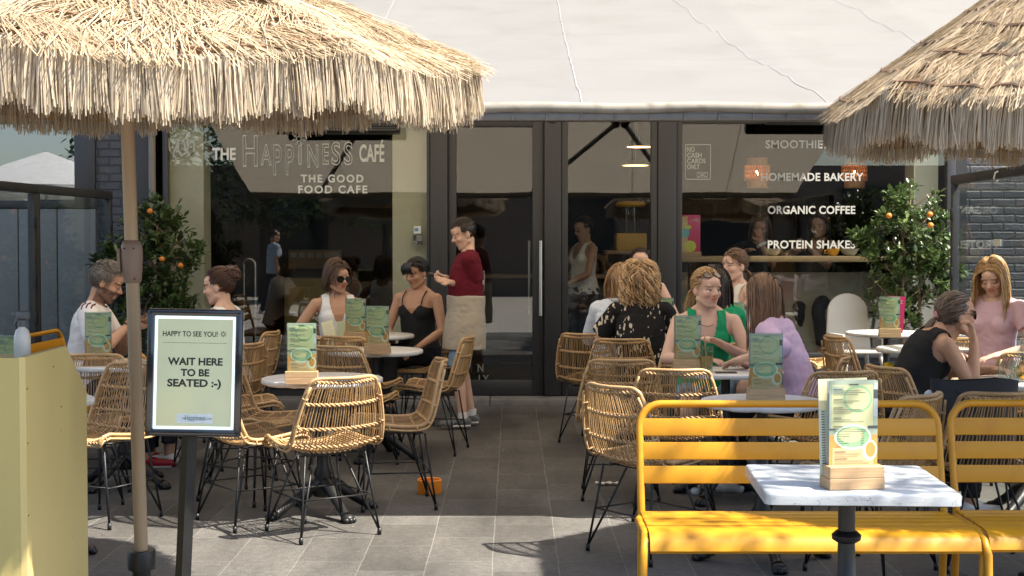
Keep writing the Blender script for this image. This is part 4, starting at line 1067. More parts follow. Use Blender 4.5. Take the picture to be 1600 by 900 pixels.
# ================================================================== waiting sign
sg = empty('waiting_sign', (-1.153, 5.06, 0), R(2), 'backlit black framed waiting sign on a black post, beside the yellow host desk', 'sign')
W_, H_ = .338, .455; zc = .995; hb = Vector((0, 0, 0))
TILT = Euler((R(-3), R(1.2), 0))
m = MB(); m.tube([(-.055, .03, .02), (-.004, .03, zc)], .0285, 4); o = m.build('post', M_['black'], sg, smooth=30)
m = MB(); m.box((-.055, .03, .01), (.34, .34, .02), None, .006); m.build('base_plate', M_['black'], sg)
panel = MB()
for dx, dz, sx_, sz_ in ((-W_/2+.012, 0, .026, H_), (W_/2-.012, 0, .026, H_), (0, H_/2-.012, W_, .026), (0, -H_/2+.012, W_, .026)):
    panel.box((dx, -.004, dz), (sx_+(.0 if sx_ < .1 else 0), .026, sz_ if sx_ < .1 else sz_), None, .007)
panel.box((0, .012, 0), (W_-.01, .012, H_-.01))
pf = panel.build('frame', mat('glossy black frame', (.012, .012, .014), .18, var=.1, coat=.3), sg); pf.location = (.012, -.012, zc); pf.rotation_euler = TILT
def poster_mat():
    m = mat('sign poster', (.42, .46, .31), .35, var=.06, scale=7, dirt=((.50, .49, .28), 2.2), bump=.12, bscale=9)
    b = m.node_tree.nodes['Principled BSDF']; src = b.inputs['Base Color'].links[0].from_socket
    m.node_tree.links.new(src, b.inputs['Emission Color']); b.inputs['Emission Strength'].default_value = .10; b.inputs['Coat Weight'].default_value = .6; b.inputs['Coat Roughness'].default_value = .05
    return m
pw, ph = W_-.05, H_-.05
p = MB(); p.box((0, -.001, 0), (pw, .002, ph)); p.build('light_panel', emit_mat('lit panel edge', (.72, .86, .92), .32), pf, smooth=0)
p = MB(); p.box((0, -.0035, 0), (pw-.020, .002, ph-.020), None, .0006); p.build('poster', poster_mat(), pf, smooth=0)
tx = MB()
def sign_text(body, u, v, h, wpx, **kw):
    """photo pixels relative to the sign: 150 px wide frame, centre 302, 582"""
    k = W_/152.0; me = text_mesh(body, h*k/.70, **kw); a = coords(me); w0 = a[:, 0].max()-a[:, 0].min(); a[:, 0] *= wpx*k/w0
    a[:, 0] -= (a[:, 0].max()+a[:, 0].min())/2; a[:, 1] -= (a[:, 1].max()+a[:, 1].min())/2
    x, z = (u-302)*k, -(v-582)*k
    tx.add([(q[0]+x, -.0052, q[1]+z) for q in a], [tuple(f.vertices) for f in me.polygons])
sign_text('HAPPY TO SEE YOU!', 294, 519.5, 8.2, 88, bold=.02); sign_text('WAIT HERE', 303, 564, 11.4, 88, bold=.035); sign_text('TO BE', 303, 582, 11, 46, bold=.035); sign_text('SEATED :-)', 302, 600.5, 11.6, 86, bold=.035)
k_ = W_/152.0
for i in range(8):
    a = i*math.pi/4; c = Vector(((347-302)*k_, -.0052, -(519-582)*k_)); d = Vector((math.cos(a), 0, math.sin(a))); tx.tube([c+d*.004, c+d*.011], .0013, 4)
tx.tube([Vector(((250-302)*k_, -.0050, -(534-582)*k_)), Vector(((353-302)*k_, -.0050, -(534-582)*k_))], .0005, 4)
tx.build('lettering', M_['ink'], pf, smooth=0)
p = MB(); p.box((2*k_, -.0047, -(656-582)*k_), (.128, .0008, .034)); p.build('logo_patch', plain('pale logo patch', (.62, .70, .72)), pf, smooth=0)
tx = MB(); sign_text('Happiness', 305, 656, 8, 33, outline=.0005); 
tx2 = tx; o = tx2.build('lettering', mat('grey blue print', (.14, .22, .28), .6), pf, smooth=0); o.location.y = -.0006
tx = MB(); sign_text('THE', 287, 656, 3, 7); sign_text('CAFE', 327, 656, 3, 9); o = tx.build('lettering', M_['ink'], pf, smooth=0); o.location.y = -.0006

# ================================================================== host desk
hd = empty('host_desk', (-1.60, 4.62, 0), 0, 'mustard yellow wooden host desk with a sloping top at the left edge', 'desk')
d = MB(); prof = [(0, 0), (.66, 0), (.66, .905), (.42, 1.092), (0, 1.085)]
d.poly([(0, y, z) for y, z in prof], -.022, (1, 0, 0)); d.build('side_panel', M_['mustard'], hd)
d = MB(); d.poly([(-.86, y, z) for y, z in prof], .022, (1, 0, 0)); d.build('side_panel', M_['mustard'], hd)
d = MB(); d.bx(-.838, -.0225, .0, .018, 0, 1.083); d.build('front_panel', mat('shaded mustard board', (.40, .33, .12), .55, var=.05), hd)  # mustard darkened, the shade of this face is in the colour
d = MB(); d.bx(-.838, -.0225, .019, .42, 1.045, 1.063); d.build('top', M_['mustard'], hd)
d = MB(); d.bx(-.838, -.0225, .6, .655, .0, .9); d.build('back_panel', M_['mustard'], hd)
d = MB()
for yy, zz in ((.012, .98), (.013, .80), (.012, .56), (.28, 1.03), (.36, .88)): d.ell((.0005, yy, zz), (.002, .003, .003))
d.build('screw', M_['black'], hd)
p = at(35, 556, 4.86)
sb = empty('spray_bottle', (p.x, 4.86, 1.0635), R(-20), 'white spray bottle with a grey trigger head on the host desk', 'bottle')
m = MB(); m.lathe([(.026, 0), (.028, .004), (.028, .07), (.022, .095), (.012, .105), (.012, .118)], 18); m.build('bottle_body', M_['white_plastic'], sb, smooth=60)
m = MB(); m.lathe([(.014, .108), (.0145, .13), (.010, .134)], 14); m.box((.004, 0, .148), (.05, .022, .028), None, .006); m.box((-.030, 0, .152), (.022, .015, .014), None, .004)
m.tube([(-.014, 0, .138), (-.030, 0, .118), (-.026, 0, .098)], [.006, .006, .004], 8); m.build('trigger_head', mat('grey plastic', (.06, .065, .07), .5), sb)

# ================================================================== small things
p = gp(670, 773)
db = empty('dog_bowl', (p.x, p.y+.06, 0), 0, 'orange dog bowl on the shaded paving by the legs of a chair', 'bowl')
m = MB(); m.lathe([(.070, .0), (.072, .006), (.072, .078), (.068, .082), (.062, .078), (.058, .03), (.0, .026)], 32); m.build('bowl_body', mat('orange plastic', (.72, .22, .012), .4, var=.04), db, smooth=40)
p = gp(950, 758); m = MB(); r_ = random.Random(5); n = 16
vs = []; fs = []
for i in range(n+1):
    for j in range(4):
        vs.append((p.x+(i/n-.5)*.15+r_.uniform(-.004, .004), p.y+(j/3-.5)*(.05-.02*abs(i/n-.5))+.012*math.sin(i*.9), .004+.012*abs(math.sin(i*.7+j*1.4))+r_.uniform(0, .004)))
for i in range(n):
    for j in range(3): a = i*4+j; fs.append((a, a+1, a+5, a+4))
m.add(vs, fs); o = m.build('paper_napkin', mat('crumpled tissue', (.55, .53, .50), .9), smooth=180); s_ = o.modifiers.new('t', 'SOLIDIFY'); s_.thickness = .001
tag(o, 'crumpled white tissue lying on the paving beside the right chairs', 'napkin')
# drink with mint, coaster tray, glasses, carafe
M_['drinkglass'] = glass_mat('drinking glass', (.93, .96, .95), 1.45); M_['drink'] = mat('amber drink', (.35, .22, .07), .15); M_['mint'] = mat('mint leaf', (.05, .14, .03), .5, var=.3)
def tumbler(u, v, label, h=.12, r=.036, fill=None, mint=False, z=TH, cat='glass', Y=None):
    p = gp(u, v, z) if Y is None else at(u, v, Y); root = empty('drinking_glass', (p.x, p.y, z+.0005), 0, label, cat)
    m = MB(); m.lathe([(.0, .004), (r*.84, .0), (r*.88, .008), (r, h), (r*.95, h), (r*.84, .012), (0, .012)], 24); m.build('glass_body', M_['drinkglass'], root, smooth=60)
    fl = MB()
    for i in range(12):
        a = i*math.pi/6; fl.tube([(r*.88*math.cos(a), r*.88*math.sin(a), .01), (r*.94*math.cos(a), r*.94*math.sin(a), h*.5)], .0025, 5)
    fl.build('facet', M_['drinkglass'], root)
    if fill: m = MB(); m.lathe([(0, .014), (r*.82, .014), (r*.90, h*.62), (0, h*.62)], 20); m.build('drink', fill, root, smooth=60)
    if mint:
        r2 = random.Random(8); m = MB()
        for i in range(9): m.ell((r2.uniform(-.02, .02), r2.uniform(-.02, .02), h*.62+r2.uniform(0, .04)), (.016, .010, .003), Euler((r2.uniform(-1, 1), r2.uniform(-1, 1), r2.uniform(0, 3))).to_matrix(), 8, 5)
        m.build('mint_sprig', M_['mint'], root); m = MB(); m.tube([(0, 0, .02), (-.012, 0, h+.055)], .0032, 7); m.build('straw', mat('paper straw', (.42, .25, .12), .6), root)
    return root
tumbler(1104, 581, 'tall glass of iced drink with mint and a paper straw', .145, .038, M_['drink'], True)
tumbler(1572, 595, 'ribbed empty water glass beside the carafe', .105, .043)
tumbler(1048, 528, 'clear glass next to the menu behind the curly haired woman', .12, .034)
p = gp(1596, 597, TH); ca = empty('carafe', (p.x, p.y, TH+.0005), 0, 'glass water carafe with orange slices and mint, cut by the right edge', 'carafe')
m = MB(); m.lathe([(.0, .004), (.045, .0), (.050, .02), (.048, .08), (.024, .14), (.020, .17), (.031, .215), (.029, .215), (.018, .17), (.022, .14), (.045, .08), (.046, .02), (0, .012)], 28); m.build('glass_body', M_['drinkglass'], ca, smooth=60)
m = MB(); m.lathe([(0, .014), (.042, .016), (.043, .075), (.03, .11), (0, .11)], 20); m.build('water', glass_mat('water', (.85, .9, .85), 1.33), ca, smooth=60)
for i in range(4):
    m = MB(); m.ell((.012*math.cos(i*2), .012*math.sin(i*2), .03+.02*i), (.024, .024, .004), Euler((1.1+i*.3, i*.8, 0)).to_matrix()); m.build('orange_slice', mat('orange slice', (.62, .22, .01), .4), ca)
m = MB(); r2 = random.Random(1)
for i in range(10): m.ell((r2.uniform(-.025, .025), r2.uniform(-.025, .025), r2.uniform(.03, .09)), (.014, .009, .002), Euler((r2.uniform(-1, 1), r2.uniform(-1, 1), r2.uniform(0, 3))).to_matrix(), 8, 5)
m.build('mint_sprig', M_['mint'], ca)
p = gp(1134, 583, TH); m = MB(); m.box((0, 0, .004), (.12, .05, .008), None, .003); o = m.build('phone', mat('dark phone', (.05, .03, .025), .3), loc=(p.x, p.y, TH+.0005), rz=R(4)); tag(o, 'dark phone lying beside the mint drink', 'phone')
# black tote on the chair behind the right bench
bg_ = empty('tote_bag', (2.13, 6.47, .445), 0, 'black tote bag standing on the chair behind the right yellow bench', 'bag')
m = MB(); vs = []; fs = []
for k, (z, wx, wy) in enumerate(((.0, .17, .06), (.04, .185, .07), (.20, .19, .06), (.33, .20, .045), (.388, .205, .03))):
    for j in range(24):
        a = 2*math.pi*j/24; cx = math.copysign(abs(math.cos(a))**.5, math.cos(a)); sy = math.copysign(abs(math.sin(a))**.5, math.sin(a)); vs.append((wx*cx, wy*sy+.008*math.sin(cx*5+k), z+(.006*math.sin(cx*4) if k == 4 else 0)))
for k in range(4):
    for j in range(24): a = k*24; fs.append((a+j, a+(j+1) % 24, a+24+(j+1) % 24, a+24+j))
fs.append(tuple(reversed(range(24)))); m.add(vs, fs); M_['tote'] = mat('black canvas', (.012, .012, .013), .75, bump=.3, bscale=40); m.build('bag_body', M_['tote'], bg_, smooth=60)
for yy in (-.035, .035):
    m = MB(); m.tube([(-.10, yy, .34), (-.06, yy*1.6, .30), (0, yy*1.9, .25), (.06, yy*1.6, .30), (.10, yy, .34)], .010, 6, flat=.35); m.build('strap', M_['tote'], bg_)
m = MB(); m.ell((-.205, 0, .30), (.03, .025, .04)); m.ell((-.20, .0, .26), (.02, .02, .035)); o = m.build('tissue', mat('white tissue', (.6, .6, .62), .9), bg_)
# yellow bucket with a liner
p = at(1422, 600, 9.85); bk = empty('bucket', (2.72, 9.72, 0), 0, 'yellow waste bucket with a yellow liner under the far right table', 'bucket')
m = MB(); m.box((0, 0, .29), (.26, .26, .58), None, .03); m.box((0, 0, .43), (.272, .272, .02), None, .004); m.build('bucket_body', mat('yellow plastic', (.55, .36, .01), .45), bk)
m = MB()
for i in range(14):
    a = i*2*math.pi/14; m.ell((.115*math.cos(a), .115*math.sin(a), .595+.012*math.sin(i*2.3)), (.035, .03, .03))
m.build('bin_liner', mat('yellow bin liner', (.75, .55, .03), .35), bk, smooth=180)

# white high chair
hc = empty('high_chair', (2.98, 12.15, 0), R(12), 'white plastic high chair with a rounded back, beside the sun dappled table', 'high chair')
m = MB(); pts = []
for a in np.linspace(0, math.pi, 14): pts.append((.185*math.cos(a), .56+.36*0+.30+.16*math.sin(a)))
outline = [(-.20, .52), (-.215, .60)]+[(-x, z) for x, z in pts]+[(.215, .60), (.20, .52)]
outline = [(-.21, .52), (.21, .52)]+[(x, z) for x, z in pts]
m.poly([(x, .155+(z-.5)*-.12*-1*.5, z) for x, z in outline], .022, (0, 1, 0)); 
hb_ = m.build('backrest', M_['white_plastic'], hc, smooth=40)
m = MB(); m.box((0, 0, .53), (.40, .34, .03), None, .012); m.build('seat', M_['white_plastic'], hc)
for sx in (-1, 1):
    m = MB(); m.box((sx*.205, -.02, .66), (.025, .33, .05), None, .012); m.box((sx*.205, -.12, .60), (.022, .10, .12), None, .01); m.build('armrest', M_['white_plastic'], hc)
for sx in (-1, 1):
    for sy in (-1, 1):
        m = MB(); m.tube([(sx*.15, sy*.13, .52), (sx*.25, sy*.22, .0)], [.020, .016], 10); m.build('leg', M_['white_plastic'], hc)

# ================================================================== citrus trees in pots
def leaf_clump_tree(name, loc, label, seed, crown, trunks, pot_h=.42, nleaf=2600, fruit=(), leafsize=.056):
    r_ = random.Random(seed); root = empty(name, loc, 0, label, 'tree', 'potted orange trees')
    p = MB(); p.lathe([(.15, 0), (.19, .02), (.23, pot_h-.03), (.245, pot_h), (.215, pot_h), (.20, pot_h-.05), (0, pot_h-.05)], 24); p.build('pot', M_['black'], root, smooth=40)
    tr = MB(); tips = []
    for (x0, y0, x1, y1, h) in trunks:
        pts = [Vector((x0, y0, pot_h-.06))]
        for k in range(1, 8):
            f = k/7; pts.append(Vector((x0+(x1-x0)*f+.018*math.sin(k*1.9+x0*40), y0+(y1-y0)*f+.018*math.cos(k*1.4), pot_h-.06+(h-pot_h)*f)))
        tr.tube(pts, [.020-.0018*k for k in range(8)], 8)
        for k in range(2, 8):
            for q in range(3):
                a = r_.uniform(0, 6.28); L_ = r_.uniform(.12, .25); b0 = pts[k]; b1 = b0+Vector((math.cos(a)*L_*.6, math.sin(a)*L_*.6, L_*.5)); b2 = b1+Vector((math.cos(a+.4)*L_*.5, math.sin(a+.4)*L_*.5, L_*.4))
                tr.tube([b0, b1, b2], [.008, .0055, .003], 5); tips += [b1, b2, (b1+b2)/2]
    tr.build('trunk', mat('citrus bark', (.22, .15, .09), .8, var=.3, scale=20, bump=.3), root, smooth=60)
    lv = MB(); clumps = []
    for (cx, cy, cz, rx, ry, rz_, n) in crown:
        for _ in range(n):
            while True:
                q = Vector((r_.uniform(-1, 1), r_.uniform(-1, 1), r_.uniform(-1, 1)))
                if .25 < q.length < 1: break
            clumps.append(Vector((cx+q.x*rx, cy+q.y*ry, cz+q.z*rz_)))
    per = max(3, nleaf//len(clumps))
    for c in clumps:
        ax = Vector((r_.uniform(-1, 1), r_.uniform(-1, 1), r_.uniform(-.2, 1))).normalized(); b = r_.uniform(.6, 1.25)
        lv_t = MB()
        for _ in range(per):
            d = (ax+Vector((r_.uniform(-1, 1), r_.uniform(-1, 1), r_.uniform(-1, 1)))*1.0).normalized(); L_ = leafsize*r_.uniform(.7, 1.35); w_ = L_*r_.uniform(.42, .58)
            o_ = c+d*r_.uniform(.0, .05)+ax*r_.uniform(-.05, .05); s_ = d.cross(Vector((r_.uniform(-.4, .4), r_.uniform(-.4, .4), 1))); s_ = s_.normalized() if s_.length > .01 else Vector((1, 0, 0)); n_ = s_.cross(d)
            P = [o_, o_+d*L_*.3+s_*w_*.42+n_*.004, o_+d*L_*.65+s_*w_*.48+n_*.003, o_+d*L_, o_+d*L_*.65-s_*w_*.48+n_*.003, o_+d*L_*.3-s_*w_*.42+n_*.004, o_+d*L_*.5-n_*.004]
            g_ = b*r_.uniform(.75, 1.25); lv.add(P, [(0, 1, 6), (1, 2, 6), (2, 3, 6), (3, 4, 6), (4, 5, 6), (5, 0, 6)], (g_*r_.uniform(.9, 1.25), g_, g_*r_.uniform(.7, 1.05)))
    M_.setdefault('citrus', translucent(mat('citrus leaf', (.075, .125, .045), .30, var=.2, scale=30, tint=True), .2, (.1, .2, .04)))
    lv.build('crown', M_['citrus'], root, smooth=180)
    for f in fruit:
        m = MB(); m.ell(f, (.025, .025, .024), None, 16, 10); m.build('orange', M_.setdefault('orange', mat('orange peel', (.50, .16, .010), .45, var=.15, bump=.15, bscale=300)), root, smooth=180)
    return root
def lx(u, v, Y, x0): q = at(u, v, Y); return Vector((q.x-x0, Y-12.15, q.z))
leaf_clump_tree('orange_tree', (-3.13, 12.15, 0), 'potted orange tree on the left, behind the parasol pole, with small oranges', 21,
    [(.05, 0, 1.30, .44, .28, .36, 95), (.0, 0, .85, .42, .26, .36, 95), (.02, 0, 1.66, .28, .2, .22, 34), (-.30, -.05, 1.30, .15, .14, .12, 14), (.26, 0, .75, .22, .2, .25, 22)],
    [(-.04, 0, .0, .03, 1.55), (.05, .02, .14, 0, 1.6)], fruit=[lx(234, 330, 11.84, -3.13), lx(253, 405, 11.84, -3.13), lx(282, 415, 11.82, -3.13), lx(191, 411, 11.95, -3.13)], nleaf=5200)
leaf_clump_tree('orange_tree', (3.40, 12.15, 0), 'potted orange tree on the right beside the high chair, sun flecked leaves', 33,
    [(0, 0, 1.45, .42, .28, .34, 95), (.02, 0, 1.12, .40, .26, .30, 70), (.05, 0, 1.80, .24, .2, .16, 24), (-.33, 0, 1.50, .14, .12, .10, 12), (.36, 0, 1.20, .12, .12, .22, 14), (-.05, 0, .82, .22, .18, .12, 18)],
    [(-.03, 0, -.02, .0, 1.75), (.10, .0, .16, .02, 1.7)], fruit=[lx(1389, 337, 11.82, 3.40), lx(1454, 352, 11.82, 3.40), lx(1453, 335, 11.84, 3.40)], nleaf=5000)

# ================================================================== things inside the cafe
def pend(u, v, Y, r, label):
    p = at(u, v, Y); root = empty('pendant_lamp', (p.x, p.y, p.z), 0, label, 'lamp', 'lamps hanging in the cafe')
    m = MB(); m.lathe([(.0, .055), (r*.4, .05), (r, .004), (r, -.004), (r*.9, -.004), (0, .03)], 28); m.build('lamp_shade', mat('brass shade', (.45, .32, .15), .4, .3), root, smooth=50)
    m = MB(); m.lathe([(0, -.002), (r*.88, -.002), (r*.88, -.006), (0, -.006)], 28); m.build('bulb', emit_mat('warm lamp glow', (1, .62, .25), 2.4), root, smooth=0)
    m = MB(); m.tube([(0, 0, .05), (0, 0, 3.1-p.z)], .004, 6); m.build('cable', M_['steel'], root)
pend(999, 229, 14.2, .14, 'flat lit disc lamp in the middle glazed panel, the upper one')
pend(993, 258, 15.2, .155, 'flat lit disc lamp in the middle glazed panel, the lower one')
def basket(u, v, Y, label):
    p = at(u, v, Y); root = empty('basket_lamp', (p.x, p.y, p.z), 0, label, 'lamp', 'lamps hanging in the cafe')
    rt = mat('woven cane shade', (.58, .32, .13), .6, var=.25, scale=30)
    m = MB()
    for z, r in ((.14, .10), (.075, .10), (.07, .125), (-.07, .125), (-.075, .10), (-.145, .10)): m.tube([(r*math.cos(a), r*math.sin(a), z) for a in np.linspace(0, 6.283, 25)[:-1]], .006, 5, closed=True)
    for i in range(30):
        a = i*2*math.pi/30
        for s_ in (-1, 1): m.tube([(.122*math.cos(a+s_*.35*f), .122*math.sin(a+s_*.35*f), -.07+.14*f) for f in (0, .33, .67, 1)], .0052, 4)
    m.lathe([(.099, .078), (.099, .138)], 24); m.lathe([(.099, -.142), (.099, -.078)], 24); m.build('lamp_shade', rt, root)
    m = MB(); m.ell((0, 0, .0), (.015, .015, .02)); m.build('bulb', emit_mat('warm bulb', (1, .45, .16), 30), root, smooth=180)
    m = MB(); m.tube([(0, 0, .03), (0, 0, 3.1-p.z)], .005, 6); m.build('cable', M_['black'], root)
basket(1183, 270, 13.75, 'woven basket lamp behind the HOMEMADE lettering')
basket(1335, 270, 13.75, 'woven basket lamp at the end of the BAKERY lettering')
# window bar with bowls and cups
zb = at(800, 400, 13.2).z
wb = empty('window_bar', (at(1246, 400, 13.25).x, 13.25, 0), 0, 'wooden window bar inside the right window with bowls and a yellow cup on it', 'counter')
m = MB(); m.bx(-1.12, 1.02, -.19, .19, zb-.055, zb, bev=.006); m.build('bar_top', M_['wood_dark'], wb)
m = MB()
for x in (-1.0, .9): m.bx(x-.02, x+.02, -.10, .10, 0.06, zb-.055)
m.build('leg', M_['black'], wb)
def bowl(u, v, r, h, col, label, cat='bowl', handle=False):
    p = at(u, v, 13.2); root = empty('bowl' if not handle else 'cup', (p.x, 13.2, zb+.0005), 0, label, cat)
    m = MB(); m.lathe([(r*.45, 0), (r*.75, h*.35), (r, h), (r*.96, h), (r*.7, h*.4), (0, h*.12)], 24); m.build('body', mat('glaze', col, .25), root, smooth=60)
    if handle: m = MB(); m.tube([(-r*.8, 0, h*.75), (-r*1.35, 0, h*.7), (-r*1.3, 0, h*.4), (-r*.75, 0, h*.35)], .006, 6); m.build('handle', mat('glaze', col, .25), root)
bowl(1207, 398, .085, .07, (.5, .46, .36), 'cream bowl on the window bar below PROTEIN')
bowl(1302, 398, .062, .07, (.75, .38, .03), 'yellow cup on the window bar below SHAKES', 'cup', True)
bowl(1327, 398, .09, .07, (.4, .42, .38), 'pale grey bowl on the window bar beside the yellow cup')
# leaflet stand in the corner of the right window
p = at(1077, 393, 13.25); fl = empty('leaflet_box', (p.x, 13.25, zb+.0005), R(6), 'pink leaflet with pictured drinks in the left corner of the right window', 'leaflet')
m = MB(); m.box((0, 0, .02), (.21, .10, .04), None, .003); m.build('wood_base', M_['wood'], fl)
m = MB(); m.box((0, -.02, .20), (.20, .006, .37), None, .001, 1, 0); m.box((-.06, -.0236, .20), (.075, .001, .34), None, 0, 1, 1)
m.ell((-.04, -.0238, .22), (.036, .001, .05), None, 14, 9, 1, 2); m.ell((.0, -.0238, .09), (.06, .001, .055), None, 14, 9, 1, 3); m.ell((-.02, -.0240, .27), (.035, .001, .02), None, 14, 9, 1, 3); m.tube([(-.05, -.024, .30), (-.06, -.024, .36)], .003, 4, tint=1, mat=4)
for k in range(2): m.box((.045, -.0238, .345-k*.014), (.07, .0006, .004), None, 0, 1, 4)
m.build('leaflet', [M_['m_pink'], M_['m_sand'], plain('leaflet cyan', (.12, .45, .5)), plain('leaflet lime', (.55, .6, .08)), M_['m_ring']], fl)
# drink dispenser with a yellow lid, on the counter
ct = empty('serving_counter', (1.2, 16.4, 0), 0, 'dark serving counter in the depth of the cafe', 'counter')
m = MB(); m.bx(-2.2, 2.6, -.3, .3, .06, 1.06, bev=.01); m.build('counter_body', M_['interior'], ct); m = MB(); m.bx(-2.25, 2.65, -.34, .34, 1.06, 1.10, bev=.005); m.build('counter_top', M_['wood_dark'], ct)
p = at(985, 395, 15.0); dd = empty('drink_dispenser', (p.x, 15.0, 0), 0, 'glass drink dispenser with a yellow lid seen in the middle glazed panel', 'dispenser')
z0 = at(985, 391, 15).z; M_['yl'] = mat('yellow lid', (.62, .37, .02), .4)
m = MB(); m.bx(-.16, .16, -.16, .16, z0, z0+.18, bev=.01); m.build('tank', M_['yl'], dd)
m = MB(); m.lathe([(.10, z0+.18), (.10, z0+.46), (.095, z0+.46), (.095, z0+.18)], 24); m.build('glass_tube', M_['glass_clear'], dd, smooth=60)
m = MB(); m.lathe([(0, z0+.46), (.15, z0+.46), (.165, z0+.48), (.14, z0+.515), (0, z0+.52)], 24); m.build('lid', M_['yl'], dd, smooth=50)
m = MB(); m.bx(-.28, .25, -.2, .2, z0-.04, z0-.001, bev=.004); m.build('stand_top', M_['wood'], dd); m = MB(); m.bx(-.25, .22, -.17, .17, .06, z0-.04); m.build('stand_body', M_['interior'], dd)
# cushions on the sill of the left window
for i, u in enumerate((425, 452, 484)):
    p = at(u, 560, 13.2); m = MB(); m.ell((0, 0, .12), (.085, .06, .12), None, 20, 12)
    a = [Vector(q) for q in m.v]; m.v = [tuple(Vector((math.copysign(abs(q.x/.085)**.6*.085, q.x), q.y, .12+math.copysign(abs((q.z-.12)/.12)**.6*.12, q.z-.12)))) for q in a]
    m.c = [1.0]*len(m.v); o = m.build('cushion', M_.setdefault('cushion', mat('olive patterned cushion', (.16, .15, .10), .9, var=.4, scale=22)), loc=(p.x, 13.22, .31), smooth=180)
    tag(o, ('leftmost', 'middle', 'rightmost')[i]+' of three olive patterned cushions low behind the left window', 'cushion', 'cushions in the left window')
m = MB(); m.bx(fx(315), fx(612), 13.12, 13.5, .06, .31); cafe_part(m, 'window_seat', M_['interior'], smooth=0)
# grey arch of a chrome lamp inside the left window
p = at(390, 470, 13.6); m = MB(); rr = .055
pts = [(-rr, 0, .0), (-rr, 0, .95)]+[(rr*math.cos(a), 0, .95+rr*1.3*math.sin(a)) for a in np.linspace(math.pi, 0, 9)]+[(rr, 0, .0)]
m.tube(pts, .014, 10); m.lathe([(.12, 0), (.12, .02), (.02, .03)], 20); o = m.build('arch_rail', M_['chrome'], loc=(p.x, 13.6, .46), smooth=60)
o.scale = (1, 1, .83); o.location.z = .462; tag(o, 'chrome arched rail behind the left window, right of the orange tree', 'rail')
m = MB(); m.bx(-.2, .2, -.15, .15, 0, .40, bev=.01); o = m.build('plinth', M_['interior'], loc=(p.x, 13.6, .06)); tag(o, 'low dark plinth under the chrome arched rail', 'plinth')

# ================================================================== the street tree whose leaves dapple the front table
st_ = empty('street_tree', (4.75, 2.1, 0), 0, 'slender street tree beside the terrace, its leaves dappling the white square table', 'tree')
tr = MB(); tr.tube([(0, 0, 0), (-.02, .02, 1.5), (-.15, .10, 3.0), (-.5, .35, 4.0), (-.85, .6, 4.9)], [.09, .08, .065, .045, .02], 10)
r_ = random.Random(77)
for i in range(16):
    b0 = Vector((-.3-.035*i, .2+.03*i, 3.4+.1*i)); a = r_.uniform(0, 6.28); L_ = r_.uniform(.5, 1.0); tr.tube([b0, b0+Vector((math.cos(a)*L_*.6, math.sin(a)*L_*.6, .25)), b0+Vector((math.cos(a)*L_, math.sin(a)*L_, .45))], [.02, .013, .006], 6)
tr.build('trunk', mat('street tree bark', (.16, .12, .09), .85, var=.3, scale=20), st_, smooth=60)
lv = MB()
for i in range(240):
    c = Vector((-.95+r_.gauss(0, .55), 1.15+r_.gauss(0, .52), 4.9+r_.gauss(0, .45)))
    for _ in range(9):
        d = Vector((r_.uniform(-1, 1), r_.uniform(-1, 1), r_.uniform(-.8, .5))).normalized(); L_ = r_.uniform(.05, .085); o_ = c+d*r_.uniform(.02, .12); s_ = d.cross(Vector((r_.uniform(-.5, .5), r_.uniform(-.5, .5), 1))).normalized(); w_ = L_*.5
        lv.add([o_, o_+d*L_*.4+s_*w_*.5, o_+d*L_, o_+d*L_*.4-s_*w_*.5], [(0, 1, 2, 3)], r_.uniform(.7, 1.3))
lv.build('crown', M_['citrus'], st_, smooth=0)

# ================================================================== dark trees across the street, mirrored in the glass
pr = random.Random(91)
for i, (x, y, h, lb) in enumerate(((-9.4, -9.6, 6.6, 'tallest dark street tree across the street, mirrored in the wide left window'), (-6.1, -8.8, 5.6, 'middle dark street tree across the street, mirrored in the wide left window'), (-3.2, -9.9, 6.0, 'dark street tree across the street nearest the entrance door'))):
    rt = empty('street_tree', (x, y, 0), 0, lb, 'tree', 'trees across the street'); m = MB(); m.tube([(0, 0, 0), (.05, 0, 1.6), (0, .05, h*.6), (.1, 0, h*.9)], [.16, .13, .09, .03], 10)
    for k in range(9): a = pr.uniform(0, 6.28); m.tube([(0, 0, h*(.35+.04*k)), (math.cos(a)*.8, math.sin(a)*.8, h*(.45+.045*k)), (math.cos(a)*1.4, math.sin(a)*1.4, h*(.5+.05*k))], [.05, .03, .012], 6)
    m.build('trunk', M_['black'] if False else mat('dark bark', (.07, .055, .045), .85, var=.3), rt, smooth=60)
    m = MB()
    for k in range(620):
        while True:
            q = Vector((pr.uniform(-1, 1), pr.uniform(-1, 1), pr.uniform(-1, 1)))
            if .2 < q.length < 1: break
        c = Vector((q.x*1.9, q.y*1.6, h*.64+q.z*h*.36)); b = pr.uniform(.6, 1.3)
        for _ in range(5):
            d = Vector((pr.uniform(-1, 1), pr.uniform(-1, 1), pr.uniform(-.8, .6))).normalized(); L_ = pr.uniform(.13, .24); o_ = c+d*pr.uniform(0, .2); s_ = d.cross(Vector((pr.uniform(-.5, .5), pr.uniform(-.5, .5), 1))).normalized(); w_ = L_*.6
            m.add([o_, o_+d*L_*.4+s_*w_*.5, o_+d*L_, o_+d*L_*.4-s_*w_*.5], [(0, 1, 2, 3)], b)
    m.build('crown', M_['citrus'], rt, smooth=0)
